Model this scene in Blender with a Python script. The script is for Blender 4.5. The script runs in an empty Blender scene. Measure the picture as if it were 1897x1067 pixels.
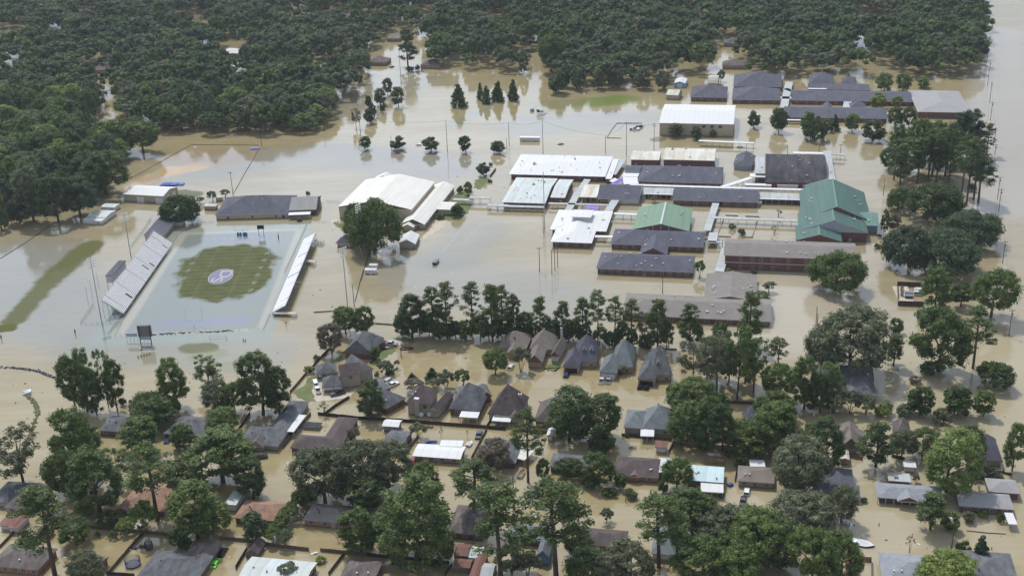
import bpy, math, random
import numpy as np
from mathutils import Vector, Matrix
random.seed(7); np.random.seed(7)
PI = math.pi
scene = bpy.context.scene
COL = scene.collection

# ------------------------------------------------------------------ camera
FOC, PITCH, ROLL, YAW, CX0, CY0, CH = 2249.98983, 0.40094, -0.03587, 0.01173, 128.28437, -522.53807, 209.81959
PW, PH = 1897.0, 1067.0
_F = Vector((math.sin(YAW)*math.cos(PITCH), math.cos(YAW)*math.cos(PITCH), -math.sin(PITCH)))
_r = Vector((math.cos(YAW), -math.sin(YAW), 0)); _u = _r.cross(_F)
R_ = _r*math.cos(ROLL) + _u*math.sin(ROLL); U_ = -_r*math.sin(ROLL) + _u*math.cos(ROLL)
CAM = Vector((CX0, CY0, CH))
cd = bpy.data.cameras.new('camera'); cam = bpy.data.objects.new('camera', cd); COL.objects.link(cam)
cd.sensor_fit = 'HORIZONTAL'; cd.sensor_width = 36; cd.lens = 36*FOC/PW; cd.clip_start = 1; cd.clip_end = 20000
M4 = Matrix(((R_.x, U_.x, -_F.x, CAM.x), (R_.y, U_.y, -_F.y, CAM.y), (R_.z, U_.z, -_F.z, CAM.z), (0, 0, 0, 1)))
cam.matrix_world = M4
scene.camera = cam
scene.render.resolution_x = 1024; scene.render.resolution_y = 575

# ------------------------------------------------------------------ light
SUN_EL, SUN_AZ = math.radians(58), math.radians(-22)     # azimuth from +Y towards +X
scene.view_settings.view_transform = 'Standard'; scene.view_settings.look = 'None'
scene.view_settings.exposure = -0.6; scene.view_settings.gamma = 1
w = bpy.data.worlds.new("World"); scene.world = w; w.use_nodes = True
nt = w.node_tree; nt.nodes.clear()
wo = nt.nodes.new('ShaderNodeOutputWorld'); bg = nt.nodes.new('ShaderNodeBackground')
sky = nt.nodes.new('ShaderNodeTexSky'); sky.sky_type = 'NISHITA'; sky.sun_disc = False
sky.sun_elevation = SUN_EL; sky.sun_rotation = SUN_AZ; sky.air_density = 1.2; sky.dust_density = .8
tc = nt.nodes.new('ShaderNodeTexCoord'); mp = nt.nodes.new('ShaderNodeMapping'); mp.inputs['Scale'].default_value = (1, 1, 2.4); mp.inputs['Location'].default_value = (3.1, 1.7, .4)
cn = nt.nodes.new('ShaderNodeTexNoise'); cn.inputs['Scale'].default_value = 2.2; cn.inputs['Detail'].default_value = 7
cn.inputs['Roughness'].default_value = .55
cr = nt.nodes.new('ShaderNodeMapRange'); cr.inputs['From Min'].default_value = .40; cr.inputs['From Max'].default_value = .60
cr.inputs['To Min'].default_value = .15; cr.inputs['To Max'].default_value = .9
mx = nt.nodes.new('ShaderNodeMix'); mx.data_type = 'RGBA'
L = nt.links.new
dp = nt.nodes.new('ShaderNodeVectorMath'); dp.operation = 'DOT_PRODUCT'; L(tc.outputs['Generated'], dp.inputs[0]); dp.inputs[1].default_value = (math.sin(SUN_AZ)*.9, math.cos(SUN_AZ)*.9, .35)
cd_ = nt.nodes.new('ShaderNodeMapRange'); cd_.inputs['From Min'].default_value = .5; cd_.inputs['From Max'].default_value = .95; L(dp.outputs['Value'], cd_.inputs['Value'])
cm = nt.nodes.new('ShaderNodeMix'); cm.data_type = 'RGBA'; cm.inputs[6].default_value = (6., 6.4, 7.1, 1); cm.inputs[7].default_value = (19, 21.5, 26, 1); L(cd_.outputs[0], cm.inputs[0]); L(cm.outputs[2], mx.inputs[7])
L(tc.outputs['Generated'], mp.inputs['Vector']); L(mp.outputs[0], cn.inputs['Vector']); L(cn.outputs['Fac'], cr.inputs['Value'])
L(cr.outputs[0], mx.inputs[0]); L(sky.outputs[0], mx.inputs[6]); L(mx.outputs[2], bg.inputs['Color'])
bg.inputs['Strength'].default_value = .15
L(bg.outputs[0], wo.inputs['Surface'])
sd = bpy.data.lights.new('sun', 'SUN'); sd.energy = 4.0; sd.angle = math.radians(0.6); sd.color = (1, .955, .88)
so = bpy.data.objects.new('sun', sd); COL.objects.link(so)
sdir = Vector((math.sin(SUN_AZ)*math.cos(SUN_EL), math.cos(SUN_AZ)*math.cos(SUN_EL), math.sin(SUN_EL)))
so.rotation_euler = sdir.to_track_quat('Z', 'Y').to_euler(); so.location = (150, 200, 400)

# ------------------------------------------------------------------ picture point -> place on the water plane
FR = [0., 0., 1.]
def fr(ox, oy, s): FR[:] = [ox, oy, s]
def ray(u, v, z=0.):
    d = _F + R_*((u-PW/2)/FOC) - U_*((v-PH/2)/FOC)
    return CAM + d*((z-CAM.z)/d.z)
def P(x, y, z=0.): return ray(FR[0]+x/FR[2], FR[1]+y/FR[2], z)
def proj(p):
    d = p-CAM; z = d.dot(_F)
    return PW/2+FOC*d.dot(R_)/z, PH/2-FOC*d.dot(U_)/z
def scale_at(p): return FOC/(p-CAM).dot(_F)*FR[2]     # frame pixels per metre
def height_to(p, y):                                   # height above p that reaches frame row y
    v = FR[1]+y/FR[2]; lo, hi = 0., 90.
    for _ in range(30):
        m = (lo+hi)/2
        if proj(Vector((p.x, p.y, p.z+m)))[1] > v: lo = m
        else: hi = m
    return lo

# ------------------------------------------------------------------ materials
def nodes(name):
    m = bpy.data.materials.new(name); m.use_nodes = True
    return m, m.node_tree, m.node_tree.nodes['Principled BSDF']
def mat(name, col, rough=.7, var=.12, scale=.6, metal=0., spec=.4, streak=None, bump=0., col2=None, var2=None):
    m, t, b = nodes(name); N = t.nodes.new; K = t.links.new
    b.inputs['Roughness'].default_value = rough; b.inputs['Metallic'].default_value = metal
    b.inputs['Specular IOR Level'].default_value = spec
    tc = N('ShaderNodeTexCoord'); mp = N('ShaderNodeMapping')
    K(tc.outputs['Object'], mp.inputs['Vector'])
    if streak: mp.inputs['Scale'].default_value = streak
    n = N('ShaderNodeTexNoise'); n.inputs['Scale'].default_value = scale; n.inputs['Detail'].default_value = 8; n.inputs['Roughness'].default_value = .65
    K(mp.outputs[0], n.inputs['Vector'])
    n2 = N('ShaderNodeTexNoise'); n2.inputs['Scale'].default_value = scale*5.3; n2.inputs['Detail'].default_value = 4
    K(tc.outputs['Object'], n2.inputs['Vector'])
    oi = N('ShaderNodeObjectInfo')
    ad = N('ShaderNodeMath'); ad.operation = 'MULTIPLY_ADD'; ad.inputs[1].default_value = .5; K(n2.outputs['Fac'], ad.inputs[0]); K(n.outputs['Fac'], ad.inputs[2])
    r = N('ShaderNodeMapRange'); r.inputs['From Min'].default_value = .5; r.inputs['From Max'].default_value = 1.0
    K(ad.outputs[0], r.inputs['Value'])
    mx = N('ShaderNodeMix'); mx.data_type = 'RGBA'
    c2 = col2 or tuple(c*(1+var*1.5) for c in col)
    mx.inputs[6].default_value = (*[c*(1-var*1.7) for c in col], 1); mx.inputs[7].default_value = (*c2, 1)
    K(r.outputs[0], mx.inputs[0]); K(mx.outputs[2], b.inputs['Base Color'])
    if bump:
        bp = N('ShaderNodeBump'); bp.inputs['Strength'].default_value = bump; bp.inputs['Distance'].default_value = .1
        K(n2.outputs['Fac'], bp.inputs['Height']); K(bp.outputs[0], b.inputs['Normal'])
    return m
def flat(name, col, rough=.6, metal=0., spec=.5):
    m, t, b = nodes(name); b.inputs['Base Color'].default_value = (*col, 1); b.inputs['Roughness'].default_value = rough
    b.inputs['Metallic'].default_value = metal; b.inputs['Specular IOR Level'].default_value = spec
    return m
def ribbed(name, col, pitch=3., rough=.6, var=.06, amount=.18, spec=.22, dirt=None):
    """standing seam sheet metal: ribs run down the slope"""
    m, t, b = nodes(name); N = t.nodes.new; K = t.links.new
    b.inputs['Roughness'].default_value = rough; b.inputs['Specular IOR Level'].default_value = spec
    tc = N('ShaderNodeTexCoord'); wv = N('ShaderNodeTexWave'); wv.bands_direction = 'X'; wv.wave_profile = 'SAW'
    wv.inputs['Scale'].default_value = .314/pitch; wv.inputs['Distortion'].default_value = 0
    K(tc.outputs['Object'], wv.inputs['Vector'])
    pw = N('ShaderNodeMath'); pw.operation = 'POWER'; pw.inputs[1].default_value = 9; K(wv.outputs['Fac'], pw.inputs[0])
    mp = N('ShaderNodeMapping'); mp.inputs['Scale'].default_value = (1, .18, 1); K(tc.outputs['Object'], mp.inputs['Vector'])
    n = N('ShaderNodeTexNoise'); n.inputs['Scale'].default_value = .25; n.inputs['Detail'].default_value = 9; n.inputs['Roughness'].default_value = .7
    K(mp.outputs[0], n.inputs['Vector'])
    r = N('ShaderNodeMapRange'); r.inputs['From Min'].default_value = .33; r.inputs['From Max'].default_value = .62; K(n.outputs['Fac'], r.inputs['Value'])
    mx = N('ShaderNodeMix'); mx.data_type = 'RGBA'
    d = dirt or tuple(c*(1-var*2.2) for c in col)
    mx.inputs[6].default_value = (*d, 1); mx.inputs[7].default_value = (*col, 1); K(r.outputs[0], mx.inputs[0])
    m2 = N('ShaderNodeMix'); m2.data_type = 'RGBA'; m2.blend_type = 'MULTIPLY'
    mm = N('ShaderNodeMath'); mm.operation = 'MULTIPLY'; mm.inputs[1].default_value = amount; K(pw.outputs[0], mm.inputs[0])
    K(mm.outputs[0], m2.inputs[0]); K(mx.outputs[2], m2.inputs[6]); m2.inputs[7].default_value = (.35, .35, .38, 1)
    K(m2.outputs[2], b.inputs['Base Color'])
    return m
M = {}
SH = dict(rough=.9, spec=.12, bump=.25)
M['dark'] = mat('shingle_charcoal', (.125, .127, .157), scale=.35, var=.14, streak=(1, .35, 1), **SH)
M['slate'] = mat('shingle_slate', (.155, .16, .172), scale=.5, var=.3, streak=(1, .4, 1), **SH)
M['greyr'] = mat('shingle_grey', (.20, .22, .235), scale=.5, var=.16, **SH)
M['lgrey'] = mat('shingle_light_grey', (.30, .32, .35), scale=.5, var=.12, **SH)
M['brown'] = mat('shingle_brown', (.125, .102, .10), scale=.5, var=.2, streak=(1, .4, 1), **SH)
M['umber'] = mat('shingle_umber', (.175, .15, .142), scale=.5, var=.3, streak=(1, .3, 1), **SH)
M['tan'] = mat('shingle_tan', (.24, .21, .185), scale=.3, var=.12, **SH)
M['taupe'] = mat('shingle_taupe', (.255, .232, .215), scale=.25, var=.09, **SH)
M['orange'] = mat('shingle_terracotta', (.34, .215, .155), scale=.5, var=.18, **SH)
M['ngrey'] = mat('shingle_pale_grey', (.36, .355, .36), scale=.2, var=.05, **SH)
M['tar'] = mat('membrane_black', (.082, .08, .09), scale=.3, var=.4, streak=(1, .12, 1), **SH)
M['white'] = ribbed('sheet_metal_white', (.74, .745, .745), var=.02, amount=.18)
M['cream'] = ribbed('sheet_metal_weathered', (.74, .73, .66), var=.12, amount=.2, dirt=(.52, .47, .36))
M['offwhite'] = ribbed('sheet_metal_offwhite', (.80, .795, .755), var=.04, amount=.14, dirt=(.70, .68, .60), pitch=2.2)
M['mgrey'] = ribbed('sheet_metal_grey', (.50, .54, .56), var=.12, amount=.3, dirt=(.40, .40, .38))
M['pale'] = ribbed('sheet_metal_pale', (.62, .68, .69), var=.12, amount=.3, dirt=(.50, .52, .48))
M['shed'] = ribbed('sheet_metal_striped_grey', (.27, .28, .29), var=.10, amount=.7, pitch=1.3)
M['aqua'] = ribbed('sheet_metal_ice_blue', (.60, .76, .80), var=.08, amount=.2)
M['green'] = ribbed('sheet_metal_sage', (.195, .305, .21), var=.05, amount=.22)
M['teal'] = ribbed('sheet_metal_teal', (.088, .168, .140), var=.08, amount=.3)
M['teal2'] = ribbed('sheet_metal_pale_teal', (.17, .30, .265), var=.08, amount=.6, pitch=1.6)
M['rust'] = ribbed('sheet_metal_rusty', (.25, .125, .10), var=.3, amount=.3, dirt=(.16, .07, .05))
M['gutter'] = flat('white_trim', (.62, .62, .64)); M['dtrim'] = flat('grey_trim', (.20, .20, .22)); M['btrim'] = flat('brown_trim', (.13, .10, .09))
def waterline(t, b):
    """silt stain left by the flood: a ragged band just above the water"""
    N = t.nodes.new; K = t.links.new
    src = b.inputs['Base Color'].links[0].from_socket
    ge = N('ShaderNodeNewGeometry'); sp = N('ShaderNodeSeparateXYZ'); K(ge.outputs['Position'], sp.inputs[0])
    n = N('ShaderNodeTexNoise'); n.inputs['Scale'].default_value = 1.1; n.inputs['Detail'].default_value = 5; K(ge.outputs['Position'], n.inputs['Vector'])
    a = N('ShaderNodeMath'); a.operation = 'MULTIPLY_ADD'; a.inputs[1].default_value = -1.1; K(n.outputs['Fac'], a.inputs[0]); K(sp.outputs[2], a.inputs[2])
    r = N('ShaderNodeMapRange'); r.inputs['From Min'].default_value = -.3; r.inputs['From Max'].default_value = .35; r.inputs['To Min'].default_value = .65; r.inputs['To Max'].default_value = 0; K(a.outputs[0], r.inputs['Value'])
    m = N('ShaderNodeMix'); m.data_type = 'RGBA'; K(r.outputs[0], m.inputs[0]); K(src, m.inputs[6]); m.inputs[7].default_value = (.12, .095, .065, 1); K(m.outputs[2], b.inputs['Base Color'])
def brick(name, c1, c2, mortar):
    m, t, b = nodes(name); N = t.nodes.new; K = t.links.new
    tc = N('ShaderNodeTexCoord'); br = N('ShaderNodeTexBrick'); mp = N('ShaderNodeMapping'); mp.inputs['Rotation'].default_value = (PI/2, 0, 0)
    K(tc.outputs['Object'], mp.inputs[0]); K(mp.outputs[0], br.inputs['Vector']); br.inputs['Scale'].default_value = 4
    br.inputs['Color1'].default_value = (*c1, 1); br.inputs['Color2'].default_value = (*c2, 1); br.inputs['Mortar'].default_value = (*mortar, 1)
    n = N('ShaderNodeTexNoise'); n.inputs['Scale'].default_value = .8; n.inputs['Detail'].default_value = 6
    K(tc.outputs['Object'], n.inputs['Vector'])
    mx = N('ShaderNodeMix'); mx.data_type = 'RGBA'; mx.blend_type = 'MULTIPLY'; mx.inputs[0].default_value = .6
    K(br.outputs['Color'], mx.inputs[6]); K(n.outputs['Color'], mx.inputs[7])
    hsv = N('ShaderNodeHueSaturation'); hsv.inputs['Value'].default_value = 1.5; K(mx.outputs[2], hsv.inputs['Color'])
    K(n.outputs['Fac'], mx.inputs[7]); K(hsv.outputs[0], b.inputs['Base Color'])
    b.inputs['Roughness'].default_value = .9; b.inputs['Specular IOR Level'].default_value = .2; waterline(t, b)
    return m
M['brick'] = brick('red_brick', (.20, .082, .072), (.155, .062, .056), (.22, .18, .16))
M['brickt'] = brick('tan_brick', (.40, .28, .2), (.33, .22, .15), (.4, .35, .3))
M['bricko'] = brick('orange_brick', (.40, .17, .10), (.33, .13, .08), (.4, .33, .27))
M['stucco'] = mat('stucco_grey_beige', (.40, .36, .31), scale=.5, var=.06, rough=.9, spec=.2)
M['sand'] = mat('painted_block_sand', (.50, .44, .34), scale=.5, var=.06, rough=.85, spec=.2)
M['wsid'] = mat('white_siding', (.62, .62, .62), scale=.6, var=.05, rough=.7)
M['tansid'] = mat('tan_siding', (.40, .36, .28), scale=.6, var=.06, rough=.7)
M['bluesid'] = mat('blue_siding', (.10, .22, .42), scale=.6, var=.1, rough=.6)
M['greysid'] = mat('grey_blue_siding', (.22, .26, .30), scale=.6, var=.08, rough=.6)
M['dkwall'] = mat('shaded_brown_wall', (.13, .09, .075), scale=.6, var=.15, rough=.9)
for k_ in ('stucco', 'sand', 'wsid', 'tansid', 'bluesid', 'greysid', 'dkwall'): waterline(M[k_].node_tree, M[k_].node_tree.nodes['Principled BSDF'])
M['glass'] = flat('window_glass', (.07, .075, .085), .12, 0, .6)
M['wframe'] = flat('window_frame_white', (.6, .6, .62)); M['door'] = flat('door_grey', (.32, .33, .36)); M['pdoor'] = flat('door_purple', (.09, .05, .30))
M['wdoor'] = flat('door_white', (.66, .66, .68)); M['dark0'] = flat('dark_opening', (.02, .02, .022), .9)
M['wood'] = mat('weathered_wood', (.16, .12, .10), scale=1.5, var=.3, rough=.9, spec=.2, streak=(1, 1, .2))
M['wood2'] = mat('cedar_fence', (.30, .20, .14), scale=1.5, var=.25, rough=.9, spec=.2)
M['woodd'] = mat('dark_wet_wood', (.065, .052, .045), scale=1.5, var=.3, rough=.9, spec=.2)
M['pole'] = mat('utility_pole_wood', (.10, .085, .075), scale=1, var=.2, rough=.9)
M['steel'] = flat('galvanised_steel', (.42, .43, .45), .4, .3); M['post'] = flat('post_white', (.55, .55, .57)); M['dsteel'] = flat('dark_steel', (.07, .07, .075), .5)
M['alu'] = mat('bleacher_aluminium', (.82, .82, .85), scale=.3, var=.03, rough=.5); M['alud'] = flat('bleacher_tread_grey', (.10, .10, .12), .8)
M['conc'] = mat('wet_concrete', (.52, .46, .36), scale=.4, var=.14, rough=.7)
M['paintw'] = flat('line_paint', (.62, .66, .62), .35); M['purple'] = flat('purple_paint', (.13, .10, .42), .5)
M['cable'] = flat('black_cable', (.03, .03, .03)); M['rubber'] = flat('tyre_rubber', (.02, .02, .02), .8); M['cglass'] = flat('car_glass', (.02, .025, .03), .08, 0, .8)
M['lamp'] = flat('lamp_head_white', (.75, .76, .78), .3); M['tarp'] = mat('blue_tarpaulin', (.03, .10, .42), scale=1, var=.2, rough=.5)
M['trunk'] = mat('bark', (.11, .09, .075), scale=1.2, var=.3, rough=.95, spec=.1)

# ------------------------------------------------------------------ mesh building
class MB:
    def __init__(s): s.v = []; s.f = []; s.m = []
    def add(s, vs, fs, mi=0):
        o = len(s.v); s.v += [tuple(p) for p in vs]; s.f += [tuple(i+o for i in f) for f in fs]; s.m += [mi]*len(fs)
    def box(s, x0, x1, y0, y1, z0, z1, mi=0, X=None):
        vs = [(x0, y0, z0), (x1, y0, z0), (x1, y1, z0), (x0, y1, z0), (x0, y0, z1), (x1, y0, z1), (x1, y1, z1), (x0, y1, z1)]
        if X: vs = [X @ Vector(p) for p in vs]
        s.add(vs, [(0, 3, 2, 1), (4, 5, 6, 7), (0, 1, 5, 4), (1, 2, 6, 5), (2, 3, 7, 6), (3, 0, 4, 7)], mi)
    def tube(s, pts, rad, n=6, mi=0, caps=True):
        pts = [Vector(p) for p in pts]; rad = rad if hasattr(rad, '__len__') else [rad]*len(pts); o = len(s.v)
        for i, p in enumerate(pts):
            d = (pts[min(i+1, len(pts)-1)]-pts[max(i-1, 0)]).normalized()
            a = d.orthogonal().normalized() if abs(d.z) < .99 else Vector((1, 0, 0)); b = d.cross(a)
            for k in range(n):
                t = 2*PI*k/n; s.v.append(tuple(p+(a*math.cos(t)+b*math.sin(t))*rad[i]))
        for i in range(len(pts)-1):
            for k in range(n):
                s.f.append((o+i*n+k, o+i*n+(k+1) % n, o+(i+1)*n+(k+1) % n, o+(i+1)*n+k)); s.m.append(mi)
        if caps:
            s.f.append(tuple(o+k for k in range(n))[::-1]); s.m.append(mi); e = o+(len(pts)-1)*n
            s.f.append(tuple(e+k for k in range(n))); s.m.append(mi)
    def bar(s, p, q, w, h, mi=0):
        p, q = Vector(p), Vector(q); d = (q-p); L_ = d.length; d.normalize()
        sd_ = d.cross(Vector((0, 0, 1))); sd_ = sd_.normalized() if sd_.length > 1e-6 else Vector((1, 0, 0)); up = sd_.cross(d)
        X = Matrix(((d.x, sd_.x, up.x, p.x), (d.y, sd_.y, up.y, p.y), (d.z, sd_.z, up.z, p.z), (0, 0, 0, 1)))
        s.box(0, L_, -w/2, w/2, -h/2, h/2, mi, X)
    def mesh(s, name, mats, T=None, smooth=False):
        me = bpy.data.meshes.new(name)
        vs = [T @ Vector(p) for p in s.v] if T else s.v
        me.from_pydata([tuple(p) for p in vs], [], s.f)
        for m in mats: me.materials.append(M[m] if isinstance(m, str) else m)
        me.polygons.foreach_set('material_index', s.m)
        if smooth: me.polygons.foreach_set('use_smooth', [True]*len(s.f))
        me.update(); return me
    def build(s, name, mats, parent=None, T=None, smooth=False):
        o = bpy.data.objects.new(name, s.mesh(name, mats, T, smooth)); COL.objects.link(o)
        if parent: o.parent = parent
        return o
def tag(o, label=None, cat=None, group=None, kind=None):
    if label: o['label'] = label
    if cat: o['category'] = cat
    if group: o['group'] = group
    if kind: o['kind'] = kind
    return o
def empty(name, loc, rz=0., label=None, cat=None, group=None):
    o = bpy.data.objects.new(name, None); COL.objects.link(o); o.location = loc; o.rotation_euler = (0, 0, rz); o.empty_display_size = .5
    return tag(o, label, cat, group)
def copy_tree(o, parent=None):
    c = o.copy(); COL.objects.link(c)
    if parent: c.parent = parent
    for ch in list(o.children): copy_tree(ch, c)
    return c
def rotz(a): return Matrix.Rotation(a, 4, 'Z')
# ------------------------------------------------------------------ flood water (one sheet to the horizon)
def seg_mask(t, pos, a, b, r0, r1, noise=None, namp=0., sx=1., sy=1.):
    """1 inside r0 of the line a-b, 0 beyond r1, on the water plane"""
    N = t.nodes.new; K = t.links.new
    def V(op, x, y=None):
        n = N('ShaderNodeVectorMath'); n.operation = op
        for i, q in ((0, x), (1, y)):
            if q is None: continue
            if isinstance(q, tuple): n.inputs[i].default_value = q
            else: K(q, n.inputs[i])
        return n
    def S(op, x, y, clamp=False):
        n = N('ShaderNodeMath'); n.operation = op; n.use_clamp = clamp
        for i, q in ((0, x), (1, y)):
            if isinstance(q, (int, float)): n.inputs[i].default_value = q
            else: K(q, n.inputs[i])
        return n.outputs[0]
    a = (a[0]*sx, a[1]*sy, 0.); b = (b[0]*sx, b[1]*sy, 0.)
    p = V('MULTIPLY', pos, (sx, sy, 0.)).outputs[0]
    pa = V('SUBTRACT', p, a).outputs[0]; ba = (b[0]-a[0], b[1]-a[1], 0.)
    dd = max(ba[0]**2+ba[1]**2, 1e-6)
    h = S('DIVIDE', V('DOT_PRODUCT', pa, ba).outputs['Value'], dd, True)
    sc = N('ShaderNodeVectorMath'); sc.operation = 'SCALE'; sc.inputs[0].default_value = ba; K(h, sc.inputs['Scale'])
    d = V('LENGTH', V('SUBTRACT', pa, sc.outputs[0]).outputs[0]).outputs['Value']
    if noise is not None: d = S('ADD', d, S('MULTIPLY', noise, namp))if True else d
    r = N('ShaderNodeMapRange'); r.interpolation_type = 'SMOOTHSTEP'; K(d, r.inputs['Value'])
    r.inputs['From Min'].default_value = r0; r.inputs['From Max'].default_value = r1
    r.inputs['To Min'].default_value = 1; r.inputs['To Max'].default_value = 0
    return r.outputs[0]
def band(t, val, a0, a1, b0, b1):
    """trapezoid: 0 below a0, 1 from a1 to b0, 0 above b1"""
    N = t.nodes.new; K = t.links.new; o = []
    for (x, y, f, g) in ((a0, a1, 0, 1), (b0, b1, 1, 0)):
        r = N('ShaderNodeMapRange'); r.interpolation_type = 'SMOOTHSTEP'; K(val, r.inputs['Value'])
        r.inputs['From Min'].default_value = x; r.inputs['From Max'].default_value = y
        r.inputs['To Min'].default_value = f; r.inputs['To Max'].default_value = g; o.append(r.outputs[0])
    m = N('ShaderNodeMath'); m.operation = 'MULTIPLY'; K(o[0], m.inputs[0]); K(o[1], m.inputs[1]); return m.outputs[0]
def Pf(u, v): q = ray(u, v); return (q.x, q.y)
def make_water():
    m, t, b = nodes('flood_water'); N = t.nodes.new; K = t.links.new
    ge = N('ShaderNodeNewGeometry'); pos = ge.outputs['Position']
    def noise(scale, det=5, sc=(1, 1, 1)):
        mp = N('ShaderNodeMapping'); mp.inputs['Scale'].default_value = sc; K(pos, mp.inputs[0])
        n = N('ShaderNodeTexNoise'); n.inputs['Scale'].default_value = scale; n.inputs['Detail'].default_value = det; K(mp.outputs[0], n.inputs['Vector']); return n.outputs['Fac']
    def mix(fac, c1, c2):
        n = N('ShaderNodeMix'); n.data_type = 'RGBA'
        if isinstance(fac, float): n.inputs[0].default_value = fac
        else: K(fac, n.inputs[0])
        for i, c in ((6, c1), (7, c2)):
            if isinstance(c, tuple): n.inputs[i].default_value = (*c, 1)
            else: K(c, n.inputs[i])
        return n.outputs[2]
    def rng(x, a, b_):
        r = N('ShaderNodeMapRange'); K(x, r.inputs['Value']); r.inputs['From Min'].default_value = a; r.inputs['From Max'].default_value = b_; return r.outputs[0]
    def mul(x, f):
        n = N('ShaderNodeMath'); n.operation = 'MULTIPLY'; K(x, n.inputs[0])
        if isinstance(f, (int, float)): n.inputs[1].default_value = f
        else: K(f, n.inputs[1])
        return n.outputs[0]
    nb = noise(.012, 6, (1, 2.2, 1)); ns = noise(.16, 7); nf = noise(.7, 5)
    c = mix(rng(nb, .35, .65), (.32, .26, .13), (.365, .30, .165))
    c = mix(mul(rng(noise(.05, 7, (1, 2.6, 1)), .45, .75), .5), c, (.40, .345, .225))
    sep = N('ShaderNodeSeparateXYZ'); K(pos, sep.inputs[0]); X, Y = sep.outputs[0], sep.outputs[1]
    # yards full of silt at the near end, clearer standing water over the sports ground
    c = mix(mul(band(t, Y, -105, -60, 150, 230), .35), c, (.29, .255, .19))
    c = mix(mul(rng(noise(.35, 8, (.25, 1, 1)), .48, .72), .36), c, (.24, .19, .10)); c = mix(mul(rng(noise(.022, 9, (.5, 2.4, 1)), .5, .68), .35), c, (.43, .37, .25))
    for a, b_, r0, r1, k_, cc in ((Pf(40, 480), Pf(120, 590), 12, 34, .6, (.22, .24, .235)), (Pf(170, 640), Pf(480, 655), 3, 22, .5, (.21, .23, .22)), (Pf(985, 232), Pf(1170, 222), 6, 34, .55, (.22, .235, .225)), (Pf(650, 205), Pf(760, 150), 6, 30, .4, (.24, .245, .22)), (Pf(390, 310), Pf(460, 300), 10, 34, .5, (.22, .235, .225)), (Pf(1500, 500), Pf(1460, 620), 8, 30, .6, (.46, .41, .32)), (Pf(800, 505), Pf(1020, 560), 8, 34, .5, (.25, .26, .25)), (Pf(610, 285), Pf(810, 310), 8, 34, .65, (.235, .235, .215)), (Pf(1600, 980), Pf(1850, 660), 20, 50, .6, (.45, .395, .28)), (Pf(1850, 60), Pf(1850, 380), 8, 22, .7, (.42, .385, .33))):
        c = mix(mul(seg_mask(t, pos, a, b_, r0, r1, ns, -9.), k_), c, cc)  # tint patches
    # playing surface under shallow water: teal surround, pale kerb band, turf
    def both(p, q): return mul(p, q)
    ys = band(t, Y, -76, -66, 66, 74)
    c = mix(mul(both(band(t, X, -45, -39, 33, 36), ys), .75), c, (.24, .29, .25))
    yb = band(t, Y, -64, -61, 60, 63)
    c = mix(mul(both(band(t, X, -35, -31, 28, 32), yb), .6), c, (.42, .37, .29))
    yi = band(t, Y, -61, -58, 56.5, 59.5)
    c = mix(mul(both(band(t, X, -29.5, -27, 25.5, 28), yi), .85), c, (.19, .22, .20))
    endz = mul(both(band(t, X, -20, -12, 12, 20), band(t, Y, 44.5, 47, 54, 57)), mul(rng(ns, .35, .7), .7))
    c = mix(endz, c, (.19, .17, .33))
    endn = mul(both(band(t, X, -24, -20, 20, 24), band(t, Y, -56, -54.5, -46, -45)), mul(rng(nf, .2, .6), .35))
    c = mix(endn, c, (.22, .20, .34))
    GR = (.085, .115, .030); OL = (.125, .128, .048)
    g = seg_mask(t, pos, (2.5, -3), (0, 15), 14., 18.5, noise(.09, 8, (1, .8, 1)), -21, 1.2, 1.0)
    c = mix(g, c, mix(rng(ns, .35, .65), (.095, .11, .048), (.135, .138, .06)))
    dry = g
    def mxx(a, b_):
        n = N('ShaderNodeMath'); n.operation = 'MAXIMUM'; K(a, n.inputs[0]); K(b_, n.inputs[1]); return n.outputs[0]
    # mown strips that just break the surface
    for a, b_, r0, r1, col, k in ((Pf(24, 595), Pf(92, 520), 1.2, 4.6, OL, .95), (Pf(92, 520), Pf(168, 455), 2.4, 6.4, OL, .95), (Pf(3, 608), Pf(14, 607), 1.2, 3., OL, 1.),
                                  (Pf(1105, 190), Pf(1150, 184), 4, 15, (.14, .20, .04), .85), (Pf(1010, 195), Pf(1080, 190), 3, 16, (.22, .23, .10), .6),
                                  (Pf(352, 645), Pf(384, 645), 1.2, 3.2, OL, .8), (Pf(372, 662), Pf(400, 656), 1, 4, (.2, .22, .08), .7), (Pf(425, 680), Pf(440, 678), 1, 4, (.2, .22, .08), .5),
                                  (Pf(335, 357), Pf(360, 360), 1.5, 4., OL, .9), (Pf(1218, 259), Pf(1222, 258), 1.2, 3.4, OL, .8),
                                  (Pf(245, 345), Pf(315, 315), 2.5, 7., (.50, .38, .24), .8), (Pf(322, 318), Pf(366, 308), 3.5, 8., (.52, .33, .13), .8),
                                  (Pf(330, 290), Pf(420, 292), 8, 22, (.30, .22, .13), .7),
                                  (Pf(832, 480), Pf(892, 425), 4, 20, (.22, .215, .19), .5), (Pf(840, 232), Pf(900, 205), 1, 5, (.22, .26, .2), .5)):
        mk_ = mul(seg_mask(t, pos, a, b_, r0, r1, ns, -5.), k); c = mix(mk_, c, col)
        if col[1] >= col[0] and k > .75: dry = mxx(dry, mk_)
    K(c, b.inputs['Base Color']); iv = N('ShaderNodeMapRange'); iv.inputs['To Min'].default_value = .5; iv.inputs['To Max'].default_value = 0.; K(dry, iv.inputs['Value']); K(iv.outputs[0], b.inputs['Specular IOR Level'])
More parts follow.
